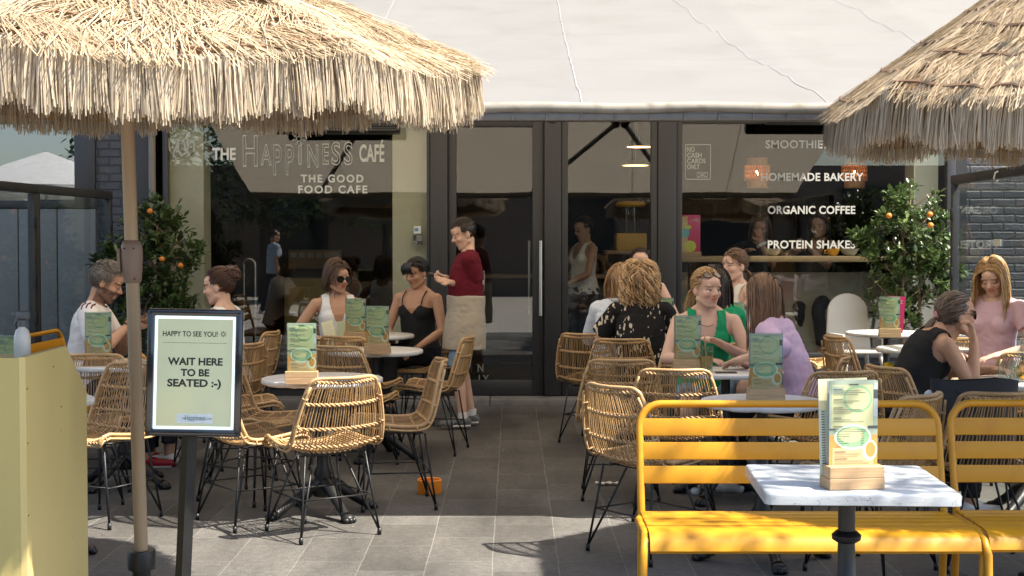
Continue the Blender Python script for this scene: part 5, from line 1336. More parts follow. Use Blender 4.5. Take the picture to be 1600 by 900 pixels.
# dim things at the back of the cafe, behind the left window
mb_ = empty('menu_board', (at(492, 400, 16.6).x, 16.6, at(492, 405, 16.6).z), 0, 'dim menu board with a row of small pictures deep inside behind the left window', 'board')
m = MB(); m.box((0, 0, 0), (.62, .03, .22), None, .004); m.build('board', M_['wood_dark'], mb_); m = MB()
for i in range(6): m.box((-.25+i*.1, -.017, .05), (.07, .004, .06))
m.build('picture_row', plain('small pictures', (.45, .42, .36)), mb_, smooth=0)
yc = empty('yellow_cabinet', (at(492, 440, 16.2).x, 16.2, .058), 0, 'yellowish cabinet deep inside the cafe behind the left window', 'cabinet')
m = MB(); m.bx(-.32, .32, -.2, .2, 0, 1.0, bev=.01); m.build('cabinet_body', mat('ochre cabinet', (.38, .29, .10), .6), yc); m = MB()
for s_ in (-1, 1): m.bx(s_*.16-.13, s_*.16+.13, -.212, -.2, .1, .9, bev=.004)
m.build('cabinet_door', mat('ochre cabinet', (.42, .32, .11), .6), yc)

# crumbs and scraps trodden into the paving of the aisle
cm = MB(); cr2 = random.Random(13)
for i in range(70):
    x, y = cr2.uniform(-2.4, 1.6), cr2.uniform(6.4, 12.4); s_ = cr2.uniform(.003, .009); cm.box((x, y, .0045+s_*.25), (s_, s_*cr2.uniform(.4, 1), s_*.5), Euler((0, 0, cr2.uniform(0, 3))), 0, cr2.choice((1.0, 1.0, .25, .5)))
tag(cm.build('crumbs', mat('pale crumbs', (.38, .34, .28), .9, tint=True), smooth=0), 'pale crumbs and scraps scattered over the paving of the aisle', 'crumbs', kind='stuff')

# the plate of food on the man's table
p = gp(216, 566, TH); pl = empty('plate', (p.x, p.y, TH+.0005), 0, 'plate of golden food on the table of the man in the football shirt', 'plate')
m = MB(); m.lathe([(0, .004), (.07, .002), (.105, .014), (.108, .018), (.07, .009), (0, .008)], 28); m.build('dish', M_['white_plastic'], pl, smooth=60)
m = MB(); r_ = random.Random(6)
for i in range(26): m.ell((r_.gauss(0, .028), r_.gauss(0, .028), .02+.022*r_.random()), (r_.uniform(.010, .02), r_.uniform(.008, .014), r_.uniform(.006, .012)), Euler((r_.uniform(-1, 1), r_.uniform(-1, 1), r_.uniform(0, 3))).to_matrix(), 8, 5, r_.choice((.6, 1, 1.2)))
m.build('food', mat('golden food', (.50, .25, .05), .5, var=.4, scale=40, tint=True), pl, smooth=180)
# ================================================================== people
from mathutils import noise as mnoise
def rotm(yaw=0, pitch=0, roll=0):
    """yaw + = to the left, pitch + = nose down, roll + = towards the right shoulder (degrees)"""
    return Matrix.Rotation(R(yaw), 3, 'Z') @ Matrix.Rotation(-R(pitch), 3, 'X') @ Matrix.Rotation(R(roll), 3, 'Y')
def ik(a, b, l1, l2, hint):
    a = Vector(a); b = Vector(b); d = b-a; L = d.length; mx = (l1+l2)*.995
    if L > mx: b = a+d*(mx/L); d = b-a; L = mx
    c = (l1*l1-l2*l2+L*L)/(2*L); h = math.sqrt(max(0, l1*l1-c*c)); n = d/L; hv = Vector(hint); hv = hv-n*hv.dot(n); hv = hv.normalized() if hv.length > 1e-6 else n.orthogonal().normalized()
    return a+n*c+hv*h, b
def skin_mat(name, col):
    m = mat(name, col, .55, var=.09, scale=22, tint=True, spec=.3, bump=.06, bscale=260); b = m.node_tree.nodes['Principled BSDF']
    b.inputs['Subsurface Weight'].default_value = .12; b.inputs['Subsurface Radius'].default_value = (.5, .2, .1); b.inputs['Subsurface Scale'].default_value = .02
    return m
SKIN = {'light': skin_mat('light skin', (.58, .365, .265)), 'pink': skin_mat('fair pink skin', (.60, .385, .295)), 'tan': skin_mat('tanned skin', (.46, .265, .17)), 'warm': skin_mat('warm brown skin', (.43, .24, .15)), 'dim': skin_mat('skin in the dim room', (.40, .24, .17))}  # the last is light skin with the room's gloom put into its colour
def hair_mat(name, col, rough=.38):
    m = mat(name, col, rough, var=.3, scale=60, tint=True, spec=.5, stretch=(1, 1, .15)); return m
HAIR = {'black': hair_mat('black hair', (.012, .010, .009)), 'dark': hair_mat('dark brown hair', (.028, .015, .010)), 'brown': hair_mat('brown hair', (.075, .038, .020)), 'auburn': hair_mat('auburn hair', (.060, .022, .013)),
        'blonde': hair_mat('dark blonde hair', (.30, .18, .085)), 'light': hair_mat('golden blonde hair', (.42, .26, .12)), 'honey': hair_mat('curly honey hair', (.40, .255, .13)), 'grey': hair_mat('greying brown hair', (.16, .135, .11)), 'mid': hair_mat('light brown hair', (.15, .082, .045)), 'ash': hair_mat('ash brown hair', (.11, .075, .055))}
def cloth_mat(name, col, rough=.85, folds=.5, fscale=9, var=.06, stretch=(1, 1, .5)):
    m = mat(name, col, rough, var=var, scale=14, tint=True, spec=.2, bump=folds, bscale=fscale*2.2, stretch=stretch)
    return m
def floral_mat():
    m = cloth_mat('black floral cloth', (.014, .013, .014)); nt = m.node_tree; b = nt.nodes['Principled BSDF']; tc = nt.nodes.new('ShaderNodeTexCoord')
    def petals(scale, rnd, cut, turn):
        mp = nt.nodes.new('ShaderNodeMapping'); mp.inputs['Rotation'].default_value = turn; mp.inputs['Scale'].default_value = (scale, scale*.4, scale*.42); nt.links.new(tc.outputs['Object'], mp.inputs[0])
        v = nt.nodes.new('ShaderNodeTexVoronoi'); v.inputs['Scale'].default_value = 1; v.inputs['Randomness'].default_value = rnd; nt.links.new(mp.outputs[0], v.inputs['Vector'])
        lt = nt.nodes.new('ShaderNodeMath'); lt.operation = 'LESS_THAN'; lt.inputs[1].default_value = cut; nt.links.new(v.outputs['Distance'], lt.inputs[0]); return lt.outputs[0]
    mk = nt.nodes.new('ShaderNodeTexNoise'); mk.inputs['Scale'].default_value = 9; nt.links.new(tc.outputs['Object'], mk.inputs['Vector'])
    gt = nt.nodes.new('ShaderNodeMath'); gt.operation = 'GREATER_THAN'; gt.inputs[1].default_value = .5; nt.links.new(mk.outputs[0], gt.inputs[0])
    a = petals(40, 1, .31, (0, 1.1, .2)); c = petals(40, 1, .31, (0, -.55, .3)); mx = nt.nodes.new('ShaderNodeMath'); mx.operation = 'MAXIMUM'; nt.links.new(a, mx.inputs[0]); nt.links.new(c, mx.inputs[1])
    mu = nt.nodes.new('ShaderNodeMath'); mu.operation = 'MULTIPLY'; nt.links.new(mx.outputs[0], mu.inputs[0]); nt.links.new(gt.outputs[0], mu.inputs[1])
    src = b.inputs['Base Color'].links[0].from_socket; q = nt.nodes.new('ShaderNodeMix'); q.data_type = 'RGBA'; q.inputs[7].default_value = (.55, .47, .36, 1)
    nt.links.new(mu.outputs[0], q.inputs[0]); nt.links.new(src, q.inputs[6]); nt.links.new(q.outputs[2], b.inputs['Base Color']); return m
CL = {'white': cloth_mat('white cotton', (.68, .67, .65)), 'jersey': cloth_mat('white football shirt', (.70, .66, .63)), 'black': cloth_mat('black cotton', (.014, .014, .015)), 'maroon': cloth_mat('maroon cotton', (.115, .008, .016)),
      'apron': cloth_mat('beige canvas', (.40, .345, .265)), 'denim': cloth_mat('light denim', (.17, .25, .34), var=.2), 'darkdenim': cloth_mat('dark denim', (.03, .035, .05)), 'green': cloth_mat('emerald cotton', (.012, .25, .105)), 'lilac': cloth_mat('lilac jersey', (.50, .37, .53), folds=.9),
      'pink': cloth_mat('pale pink cotton', (.56, .38, .43)), 'floral': floral_mat(), 'shirt': cloth_mat('pale blue white cotton', (.60, .64, .70)), 'lace': cloth_mat('cream lace', (.64, .60, .54), fscale=40), 'khaki': cloth_mat('sand cloth', (.45, .33, .22)), 'bluegrey': cloth_mat('grey blue cotton', (.30, .36, .42))}
M_['shoe_white'] = mat('white shoe', (.6, .6, .58), .5); M_['shoe_grey'] = mat('grey shoe', (.12, .125, .125), .6, var=.2); M_['shoe_red'] = mat('red shoe', (.42, .015, .03), .4); M_['lens'] = mat('dark sunglass lens', (.012, .010, .010), .08, var=0); M_['lens_brown'] = mat('brown sunglass lens', (.16, .11, .09), .1, var=0); M_['tort'] = mat('dark acetate', (.02, .012, .008), .25)

class Person:
    def __init__(s, label, loc, rz, sex='f', skin='light', hip=.545, lean=0, side=0, twist=0, head=(0, 0, 0), hands=((-.15, .25, .70), (.15, .25, .70)), elbows=((-1, -.6, -.6), (1, -.6, -.6)),
                 feet=((-.10, .40, .06), (.10, .40, .06)), knees=((0, .3, 1), (0, .3, 1)), scale=1.0, voxel=.0065, lip=(.98, .62, .60), brow=.42, eyes='open', palms=(None, None), curl=(.5, .5), neckf=0.0, bust=1.0, wide=1.0, group=None, standing=False, smile=False, beard=0):
        s.root = empty('person', (*loc, 0), R(rz), label, 'person', group); s.root.scale = (scale,)*3; s.sex = sex; s.vox = voxel
        T = Matrix.Rotation(R(twist), 3, 'Z') @ Matrix.Rotation(-R(lean), 3, 'X') @ Matrix.Rotation(R(side), 3, 'Y'); s.T = T; P = Vector((0, 0, hip)); s.P = P
        s.tp = lambda x, y, z: P+T @ Vector((x, y, z))
        m = sex == 'm'; k = (1.12 if m else 1.0)*wide; s.k = k; s.sw = (.195 if m else .168)*(1+(wide-1)*.6)
        if m: s.rings = [(-.10, .10, .085, 0), (-.03, .165, .12, 0), (.05, .165, .12, 0), (.17, .150, .112, 0), (.29, .165, .115, 0), (.38, .178, .118, .0), (.44, .170, .10, -.005), (.49, .125, .075, -.01), (.525, .062, .058, -.012)]
        else: s.rings = [(-.10, .10, .085, 0), (-.03, .172, .125, -.005), (.05, .165, .118, -.002), (.16, .125, .094, 0), (.28, .136, .098, .0), (.36, .148, .102, .0), (.42, .148, .088, -.006), (.465, .11, .068, -.012), (.50, .058, .054, -.014)]
        s.rings = [(z, a*(wide if z < .44 else 1+(wide-1)*.4), b*wide, y) for z, a, b, y in s.rings]; s.ztop = .53 if m else .50
        s.sh = [s.tp(sx*s.sw, -.008, .455 if m else .43) for sx in (-1, 1)]
        s.neck = s.tp(0, -.012, .47 if m else .45); hd = T @ Vector((0, .02+neckf, .198 if m else .182)); s.hc = s.neck+hd
        s.H = (Matrix.Rotation(R(twist), 3, 'Z') @ rotm(*head)); s.hs = 1.06 if m else 1.0
        s.hp = lambda x, y, z: s.hc+s.H @ (Vector((x, y, z))*s.hs)
        ua, fa = (.295, .265) if m else (.275, .245); s.el = []; s.wr = []
        for i in (0, 1):
            e, w_ = ik(s.sh[i], hands[i], ua, fa, elbows[i]); s.el.append(e); s.wr.append(w_)
        th, shk = ((.43, .42) if m else (.41, .405)) if not standing else (.41, .40); s.hipj = [P+Matrix.Rotation(R(twist*.5), 3, 'Z') @ Vector((sx*.092, 0, -.015)) for sx in (-1, 1)]; s.kn = []; s.an = []
        for i in (0, 1):
            a, b = ik(s.hipj[i], feet[i], th, shk, knees[i]); s.kn.append(a); s.an.append(b)
        s.palms = palms; s.curl = curl; s.bust = 0 if m else bust; s.paint = dict(lip=lip, brow=brow, eyes=eyes, smile=smile, beard=beard)
        mb = MB(); s.torso(mb); s.limbs(mb); s.head(mb, smile)
        for i in (0, 1): s.hand(mb, i)
        me = remesh(mb, 'body', voxel, 2, .45); s.colour(me); me.materials.append(SKIN[skin]); s.body = link('body', me, s.root)
    # ---- shapes
    def loft(s, mb, rings, grow=0.0, n=20, y0=0.0):
        vs = []; fs = []; k = len(rings)
        for z, a, b, y in rings:
            for j in range(n):
                q = 2*math.pi*j/n; c, d = math.cos(q), math.sin(q); c = math.copysign(abs(c)**.85, c); d = math.copysign(abs(d)**.85, d); vs.append(s.tp((a+grow)*c, y+y0+(b+grow)*d, z))
        for i in range(k-1):
            for j in range(n): fs.append((i*n+j, i*n+(j+1) % n, (i+1)*n+(j+1) % n, (i+1)*n+j))
        fs += [tuple(reversed(range(n))), tuple((k-1)*n+j for j in range(n))]; mb.add(vs, fs)
    def torso(s, mb, g=0.0, z0=-1, z1=9, bust=True):
        s.loft(mb, [r for r in s.rings if z0 <= r[0] <= z1], g)
        if s.bust and bust and z1 > .4:
            for sx in (-1, 1): mb.ell(s.tp(sx*.068, .062, .325), (.060+g, .052*s.bust+g, .060+g), s.T)
        if z1 > .45:
            for i, sx in ((0, -1), (1, 1)): mb.cone(s.tp(sx*.07, -.012, s.ztop-.055), s.sh[i]+s.T @ Vector((-sx*.01, 0, -.004)), .046+g, (.058 if s.sex == 'm' else .048)+g); mb.cone(s.tp(sx*(.022 if g == 0 else .05), -.024, s.ztop+(.018 if g == 0 else -.022)), s.tp(sx*.115, -.018, s.ztop-.055), .034+g*.7, .042+g)
    def limbs(s, mb):
        k = s.k; mb.cone(s.neck-s.T @ Vector((0, 0, .03)), s.hp(0, -.022, -.055), .054*k*.98, .048*k)
        for i in (0, 1):
            a, e, w_ = s.sh[i], s.el[i], s.wr[i]; mid = a.lerp(e, .4); mb.cone(a, mid, .046*k, .043*k); mb.cone(mid, e, .043*k, .034*k); fm = e.lerp(w_, .3); mb.cone(e, fm, .035*k, .037*k); mb.cone(fm, w_, .037*k, .0235*k)
            h, kn, an = s.hipj[i], s.kn[i], s.an[i]; mb.cone(h, kn, .083*k, .054*k); cm = kn.lerp(an, .32)+(kn-h).normalized()*-.012; mb.cone(kn, cm, .053*k, .052*k); mb.cone(cm, an, .051*k, .034*k)
            f = s.fdir(i); mb.cone(an+Vector((0, 0, -.02)), an+f*.05+Vector((0, 0, -.035)), .036, .030); mb.cone(an+f*.03+Vector((0, 0, -.037)), an+f*.15+Vector((0, 0, -.042)), .030, .022); mb.ell(an-f*.03+Vector((0, 0, -.03)), (.03, .03, .03))
    def fdir(s, i):
        f = s.kn[i]-s.hipj[i]; f.z = 0; f = f.normalized() if f.length > .05 else Vector((0, 1, 0)); g_ = Vector((0, 1, 0)); return (f*.5+g_*.6).normalized()
    def head(s, mb, smile):
        H = s.H; q = s.hs
        def E(c, r, rot=None): mb.ell(s.hp(*c), tuple(x*q for x in r), H @ rot if rot is not None else H, 18, 12)
        E((0, -.014, .032), (.073, .094, .084)); E((0, .012, -.022), (.062, .074, .080)); E((0, .034, -.055), (.050, .052, .052)); E((0, .060, -.094), (.024, .022, .020))
        for sx in (-1, 1):
            E((sx*.036, .056, -.024), (.027, .026, .026)); mb.cone(s.hp(sx*.054, -.005, -.060), s.hp(sx*.020, .056, -.093), .020*q, .017*q)
            E((sx*.073, -.012, -.010), (.010, .020, .031), Matrix.Rotation(sx*.3, 3, 'Z')); E((sx*.013, .090, -.027), (.009, .010, .008)); E((sx*.031, .074, .002), (.015, .009, .010)); E((sx*.030, .072, .026), (.026, .014, .008))
        mb.cone(s.hp(0, .080, .010), s.hp(0, .101, -.022), .0085*q, .0125*q); E((0, .060, .045), (.050, .030, .036))
        E((0, .079, -.0465), (.024 if not smile else .029, .012, .0065)); E((0, .078, -.0595), (.020 if not smile else .025, .012, .0075))
    def hand(s, mb, i):
        e, w_ = s.el[i], s.wr[i]; d = (w_-e).normalized(); sx = -1 if i == 0 else 1; pm = s.palms[i]; dd = d
        if pm: dd = Vector(pm[0]).normalized(); n = Vector(pm[1])
        else: n = Vector((0, 0, -1))
        n = (n-dd*n.dot(dd)); n = n.normalized() if n.length > .05 else dd.orthogonal().normalized(); side = dd.cross(n).normalized()
        th = side if side.dot(Vector((-sx, 0, 0))+Vector((0, .3, .5))) > 0 else -side
        rot = Matrix((th, dd, n)).transposed(); mb.ell(w_+dd*.045, (.039, .056, .0175), rot, 14, 9); mb.cone(w_-d*.01, w_+dd*.03, .0235, .023)
        c = s.curl[i]
        for f_, (o, L_) in enumerate(((.029, .068), (.010, .078), (-.009, .073), (-.027, .057))):
            p = w_+dd*.085+th*o; ang = .25*c; v_ = dd; sp = th*(o*1.6)
            for q, r0, r1 in ((.45, .0098, .009), (.33, .009, .0082), (.22, .0082, .0072)):
                v_ = (dd*math.cos(ang)+n*math.sin(ang)+sp*1.2).normalized(); p2 = p+v_*(L_*q); mb.cone(p, p2, r0, r1, 8); p = p2; ang += .75*c
        p = w_+dd*.025+th*.030; v_ = (dd*.65+th*.75+n*.25*c).normalized(); p2 = p+v_*.038; mb.cone(p, p2, .0125, .0105, 8); v_ = (dd*.9+th*.25+n*.45*c).normalized(); mb.cone(p2, p2+v_*.032, .0105, .0085, 8)
    def local(s, me):
        a = coords(me); h = np.array(s.hc); Hm = np.array(s.H); return (a-h) @ Hm/s.hs
    def tlocal(s, me):
        a = coords(me); return (a-np.array(s.P)) @ np.array(s.T)
    def colour(s, me):
        L_ = s.local(me); n = len(L_); c = np.ones((n, 3), np.float32); x, y, z = L_[:, 0], L_[:, 1], L_[:, 2]; ax = np.abs(x); p = s.paint; face = (y > .045) & (np.abs(z) < .13) & (ax < .09)
        bl = np.exp(-(((ax-.040)/.020)**2+((z+.026)/.018)**2))*face; c[:, 1] -= .13*bl; c[:, 2] -= .11*bl
        nose = np.exp(-((ax/.014)**2+((z+.022)/.014)**2))*(y > .085); c[:, 1] -= .08*nose; c[:, 2] -= .06*nose
        lm = face & (((ax/(.027 if p['smile'] else .023))**2+((z+.053)/.0125)**2) < 1) & (y > .068); c[lm] = p['lip']
        if p['smile']: t_ = face & (((ax/.021)**2+((z+.053)/.0052)**2) < 1) & (y > .065); c[t_] = (1.35, 1.9, 2.4)
        else: t_ = face & (ax < .021) & (np.abs(z+.053) < .0022) & (y > .065); c[t_] = np.array(p['lip'])*.55
        bz = .0255-.35*np.maximum(0, ax-.036)+.10*(ax-.03); bm = face & (ax > .013) & (ax < .052) & (np.abs(z-bz) < .0042) & (y > .04); c[bm] = p['brow']
        ez = -.001
        if p['eyes'] == 'open':
            e = face & ((((ax-.0315)/.0150)**2+((z-ez)/.0072)**2) < 1); c[e] = (1.25, 1.7, 2.1); ir = face & ((((ax-.0315)/.0066)**2+((z-ez)/.0072)**2) < 1); c[ir] = (.07, .06, .06)
            l_ = face & (np.abs(ax-.0315) < .0165) & (np.abs(z-ez-.0075+.9*((ax-.0315)/.0165)**2*.006) < .0028); c[l_] = .14
        elif p['eyes'] == 'down':
            l_ = face & (np.abs(ax-.0315) < .0165) & (np.abs(z-ez+.004-.5*((ax-.0315)/.0165)**2*.008) < .0032); c[l_] = .13
            sh_ = face & ((((ax-.0315)/.017)**2+((z-ez-.007)/.008)**2) < 1); c[sh_] *= (.86, .80, .78)
        if p['beard']:
            b = (z < -.026-.0) & (y > -.035) & (z > -.125) & ((z < -.070) | (ax > .030) | ((np.abs(z+.040) < .006) & (ax < .03))) & ~lm; c[b] *= np.array((.36, .34, .36))*(1.5-.5*p['beard'])
            b2 = (ax > .055) & (z < .03) & (z > -.06) & (y < .028) & (y > -.0); c[b2] *= .55
        set_tint(me, c)
    # ---- clothes: grown copies of the same shapes
    def garment(s, name, m, prims, voxel=.0075, keep=None, smooth_it=4, wrinkle=.003, tintf=None, seed=0):
        mb = MB(); prims(mb); me = remesh(mb, name, voxel, smooth_it); a = coords(me)
        if wrinkle:
            nn = np.empty(len(a)*3, np.float32); me.vertices.foreach_get('normal', nn); nn = nn.reshape(-1, 3); x, y, z = a.T
            t_ = s.tlocal(me); off = Vector((seed*3.1, seed*1.7, 0))
            d = np.array([mnoise.noise(Vector((q[0]*9+q[2]*7, q[1]*9, q[2]*11))+off)+.6*(.5-abs(mnoise.noise(Vector((q[0]*15-q[2]*10, q[1]*14, q[2]*24))-off)))*2-.4 for q in t_.tolist()])
            a = a+nn*(wrinkle*1.6*d)[:, None]; setcoords(me, a)
        if keep is not None: trim(me, keep(s.tlocal(me)))
        t = tintf(s.tlocal(me)) if tintf else np.ones((len(me.vertices), 3)); set_tint(me, t); me.materials.append(m)
        o = link(name, me, s.root)
        if keep is not None: sd = o.modifiers.new('thick', 'SOLIDIFY'); sd.thickness = .004; sd.offset = 1
        return o
    def top(s, m, sleeve=.55, g=.010, z0=-.05, name='shirt', keep=None, flare=.012, tintf=None, long_=False, wrinkle=.003, loose=0.0):
        def pr(mb):
            s.torso(mb, g, z0)
            if loose: s.loft(mb, [(z0, .150*s.k+loose, .115+loose, 0), (.10, .138*s.k+loose, .105+loose, .0), (.24, .142*s.k+loose, .105+loose, .0), (.38, .150*s.k+loose*.5, .105, 0)], g)
            if sleeve:
                for i in (0, 1):
                    f = min(1, sleeve); e = s.sh[i].lerp(s.el[i], f); mb.ell(s.sh[i], (.050*s.k+g,)*3); mb.flatcone(s.sh[i], e, .050*s.k+g, (.044 if f < .9 else .040)*s.k+g+(flare if not long_ else .004))
                    if long_: e2 = s.el[i].lerp(s.wr[i], min(1, sleeve-1)); mb.ell(s.el[i], (.040*s.k+g,)*3); mb.flatcone(s.el[i], e2, .039*s.k+g, .030*s.k+g)
        if keep is None: keep = lambda t: (t[:, 2] < s.ztop-.022) | (np.hypot(t[:, 0], t[:, 1]+.012) > .078)
        return s.garment(name, m, pr, keep=keep, tintf=tintf, wrinkle=wrinkle, seed=len(m.name) % 7)
    def tank(s, m, v=0.10, strap=(.055, .112), back=.40, name='tank_top', z0=-.06, g=.008, tintf=None):
        """sleeveless: neckline drops to v below the shoulder in front"""
        def keep(t):
            x, y, z = np.abs(t[:, 0]), t[:, 1], t[:, 2]; st = s.ztop-.05; neck = np.where(y > 0, st-v*np.clip(1-(x/strap[0])**2.4, 0, 1), st+.02-(st+.02-back)*np.clip(1-(x/strap[0])**2, 0, 1)*.5)
            k_ = (z < neck) | (x > strap[0]); arm = (x > strap[1]+.02*np.clip((.36-z)/.1, 0, 1)) & (z > .30); hole = np.where(z > .30, x < strap[1]+.045*np.clip((.42-z)/.12, 0, 1)**1.5, True)
            return k_ & hole & ((z < s.ztop-.02) | (x > strap[0]))
        return s.garment(name, m, lambda mb: s.torso(mb, g, z0), keep=keep, wrinkle=.002, voxel=.007, tintf=tintf)
    def pants(s, m, leg=1.9, g=.012, name='trousers', z1=.12, flare=.0):
        """leg 0..1 = share of the thigh, 1..2 = down the shank"""
        def pr(mb):
            s.loft(mb, [r for r in s.rings if r[0] <= z1], g)
            for i in (0, 1):
                f = min(1, leg); e = s.hipj[i].lerp(s.kn[i], f); mb.ell(s.hipj[i], (.083*s.k+g,)*3); mb.flatcone(s.hipj[i], e, .084*s.k+g, (.083+(.055-.083)*f)*s.k+g+flare)
                if leg > 1: e2 = s.kn[i].lerp(s.an[i], leg-1); mb.ell(s.kn[i], (.054*s.k+g,)*3); mb.flatcone(s.kn[i], e2, .055*s.k+g, .040*s.k+g)
        return s.garment(name, m, pr, seed=3, wrinkle=.004)
    def skirt(s, m, length=.7, g=.015, z1=.12, name='skirt'):
        def pr(mb):
            s.loft(mb, [r for r in s.rings if r[0] <= z1], g); K0, K1 = s.kn
            for i in (0, 1): mb.ell(s.hipj[i], (.085+g,)*3); mb.cone(s.hipj[i], s.kn[i], .086+g, .062+g)
            for f in (.25, .5, .75, 1): a, b = s.hipj[0].lerp(K0, f), s.hipj[1].lerp(K1, f); mb.cone(a, b, .075+g-.015*f, .075+g-.015*f)
            if length > .45:
                d = length-.42
                for i in (0, 1): e = s.kn[i].lerp(s.an[i], d/.4); mb.cone(s.kn[i], e, .062+g, .068+g)
                mb.cone(K0.lerp(s.an[0], d/.4), K1.lerp(s.an[1], d/.4), .06+g, .06+g)
        return s.garment(name, m, pr, seed=5, wrinkle=.006, voxel=.009)
    def shoes(s, m, sole=None):
        for i in (0, 1):
            f = s.fdir(i); an = s.an[i]; mb = MB(); mb.cone(an-f*.02+Vector((0, 0, -.022)), an+f*.06+Vector((0, 0, -.03)), .042, .036); mb.cone(an+f*.04+Vector((0, 0, -.036)), an+f*.165+Vector((0, 0, -.040)), .037, .029); mb.ell(an-f*.035+Vector((0, 0, -.032)), (.036, .036, .034))
            me = remesh(mb, 'shoe', .007, 3); a = coords(me); a[:, 2] = np.maximum(a[:, 2], an.z-.062); setcoords(me, a); set_tint(me, np.ones((len(a), 3))); me.materials.append(m); o = link('shoe', me, s.root)
            if sole:
                q = MB(); q.tube([an-f*.055+Vector((0, 0, -.056)), an+f*.05+Vector((0, 0, -.056)), an+f*.17+Vector((0, 0, -.056))], [.040, .042, .034], 10, flat=1.0); a_ = [Vector(v) for v in q.v]; q.v = [(v.x, v.y, an.z-.056+(v.z-an.z+.056)*.28) for v in a_]; link_ = q.build('sole', sole, o, smooth=50)
    # ---- hair
    def hair(s, m, style='down', length=.30, n=420, seed=1, part=0.0, wave=.004, vol=0.0, tail=None, fringe=False, streak=.25, r0=.0025, swept=0.0, capz=.052, front=None):
        """strands grown from the scalp over a close cap"""
        r_ = random.Random(seed); hs = s.hs; A = (.0775+vol*.4, .0985+vol*.4, .088+vol*.4); C = (0, -.014, .034); mb = MB(); H = s.H; Hi = H.transposed()
        if front is None: front = .062
        if style in ('down', 'tail'): n = int(n*1.5)
        nu, nv = 30, 20; vs = []; fs = []
        for i in range(nv+1):
            t = math.pi*i/nv
            for j in range(nu):
                p = 2*math.pi*j/nu; vs.append(Vector((A[0]*math.sin(t)*math.cos(p)+C[0], A[1]*math.sin(t)*math.sin(p)+C[1], A[2]*math.cos(t)+C[2])))
        low = -.060 if style != 'short' else -.055
        def ok(v):
            zl = capz+.028 if fringe is False else .040
            if v.y > front-.028 and v.z < zl: return False
            if v.y > .012 and v.z < .030: return False
            if abs(v.x) > .06 and v.z < -.005 and v.y > -.035: return False
            return v.z > low+.02*(v.y > -.03)
        use = [ok(v) for v in vs]
        for i in range(nv):
            for j in range(nu):
                q = (i*nu+j, (i+1)*nu+j, (i+1)*nu+(j+1) % nu, i*nu+(j+1) % nu)
                if sum(use[k] for k in q) >= 3: fs.append(q)
        mb.add([s.hp(*v) for v in vs], fs, .8)
        base = s.hc; grav = Vector((0, 0, -1)); roots = [v for v, u in zip(vs, use) if u]
        tl = s.hp(*tail) if tail else None; made = 0; tries = 0
        shl = [(s.neck-s.T @ Vector((0, 0, .10)), (.17, .085, .115)), (s.neck+s.T @ Vector((0, 0, .0)), (.055, .055, .10))]
        while made < n and tries < n*6:
            tries += 1; v = r_.choice(roots).copy(); v += Vector((r_.uniform(-.01, .01), r_.uniform(-.01, .01), r_.uniform(-.008, .008)))
            d = Vector(((v.x-C[0])/A[0], (v.y-C[1])/A[1], (v.z-C[2])/A[2])); l = d.length
            if l < .2: continue
            v = Vector((C[0]+d.x/l*A[0], C[1]+d.y/l*A[1], C[2]+d.z/l*A[2])); nrm = Vector((d.x/A[0], d.y/A[1], d.z/A[2])).normalized()
            made += 1; b = r_.uniform(1-streak, 1+streak*1.4); tint = (b, b*r_.uniform(.94, 1.04), b*r_.uniform(.88, 1.06)); rr = r0*r_.uniform(.7, 1.3)
            if style == 'short':
                dirl = (Vector((-swept*.4, 1.0 if v.z > .05 else -.2, -.15-.9*(v.z < .05)))+Vector((r_.uniform(-.6, .6), r_.uniform(-.4, .4), r_.uniform(-.2, .3)))); dirl = (dirl-nrm*dirl.dot(nrm)).normalized(); L_ = length*r_.uniform(.6, 1.1)*(1.6 if v.z > .075 else .55)
                pts = [s.hp(*(v+dirl*L_*f+nrm*(.004+vol*.3*(v.z > .06)+(.5*L_*f*(1-f*.6) if v.z > .07 else .002)))) for f in (0, .35, .7, 1)]; mb.tube(pts, [rr, rr, rr*.8, rr*.3], 4, tint=tint, cap=False); continue
            pts = [s.hp(*v)]; p = s.hp(*(v+nrm*.004)); sgn = 1 if v.x > part else -1
            if style in ('tail', 'bun'):
                k_ = 9
                for q in range(1, k_+1):
                    f = q/k_; w_ = v.lerp(Vector(tail), f); e = Vector(((w_.x-C[0])/A[0], (w_.y-C[1])/A[1], (w_.z-C[2])/A[2])); el = e.length
                    if el < 1.04: w_ = Vector((C[0]+e.x/el*A[0]*1.04, C[1]+e.y/el*A[1]*1.04, C[2]+e.z/el*A[2]*1.04))
                    pts.append(s.hp(*(w_+nrm*.006*math.sin(f*3.14)+Vector((0, 0, wave*math.sin(f*8+b*20))))))
                if style == 'tail' and length > .02 and made % 2 == 0:
                    p = pts[-1]; vel = (H @ Vector((r_.uniform(-.3, .3), -1.0, .0))).normalized(); ph = r_.uniform(0, 6)
                    for q in range(int(length/.02)):
                        vel = (vel*.80+grav*.30+Vector((r_.uniform(-.06, .06), r_.uniform(-.06, .06), 0))).normalized(); p = p+vel*.02; p = s.push(p, shl, A, C); pts.append(p+Vector((wave*math.sin(q*1.1+ph), wave*math.cos(q*.9+ph), 0)))
            else:
                dirl = Vector((sgn*.75, -.35-.35*(v.y > .0), -.35)) if v.z > .03 else Vector((sgn*.1, -.1, -1))
                if fringe and v.y > .035 and abs(v.x) < .055: dirl = Vector((v.x*3, .7, -.7))
                if swept: dirl += Vector((swept, 0, 0))
                vel = (H @ (dirl-nrm*dirl.dot(nrm)).normalized()); L_ = length*r_.uniform(.82, 1.05); ph = r_.uniform(0, 6.28); st = .018; total = 0
                isf = fringe and v.y > .035 and abs(v.x) < .055
                if isf: L_ = .085*r_.uniform(.8, 1.1)
                mxs = int((L_+.09*max(0, v.z/.1))/st)
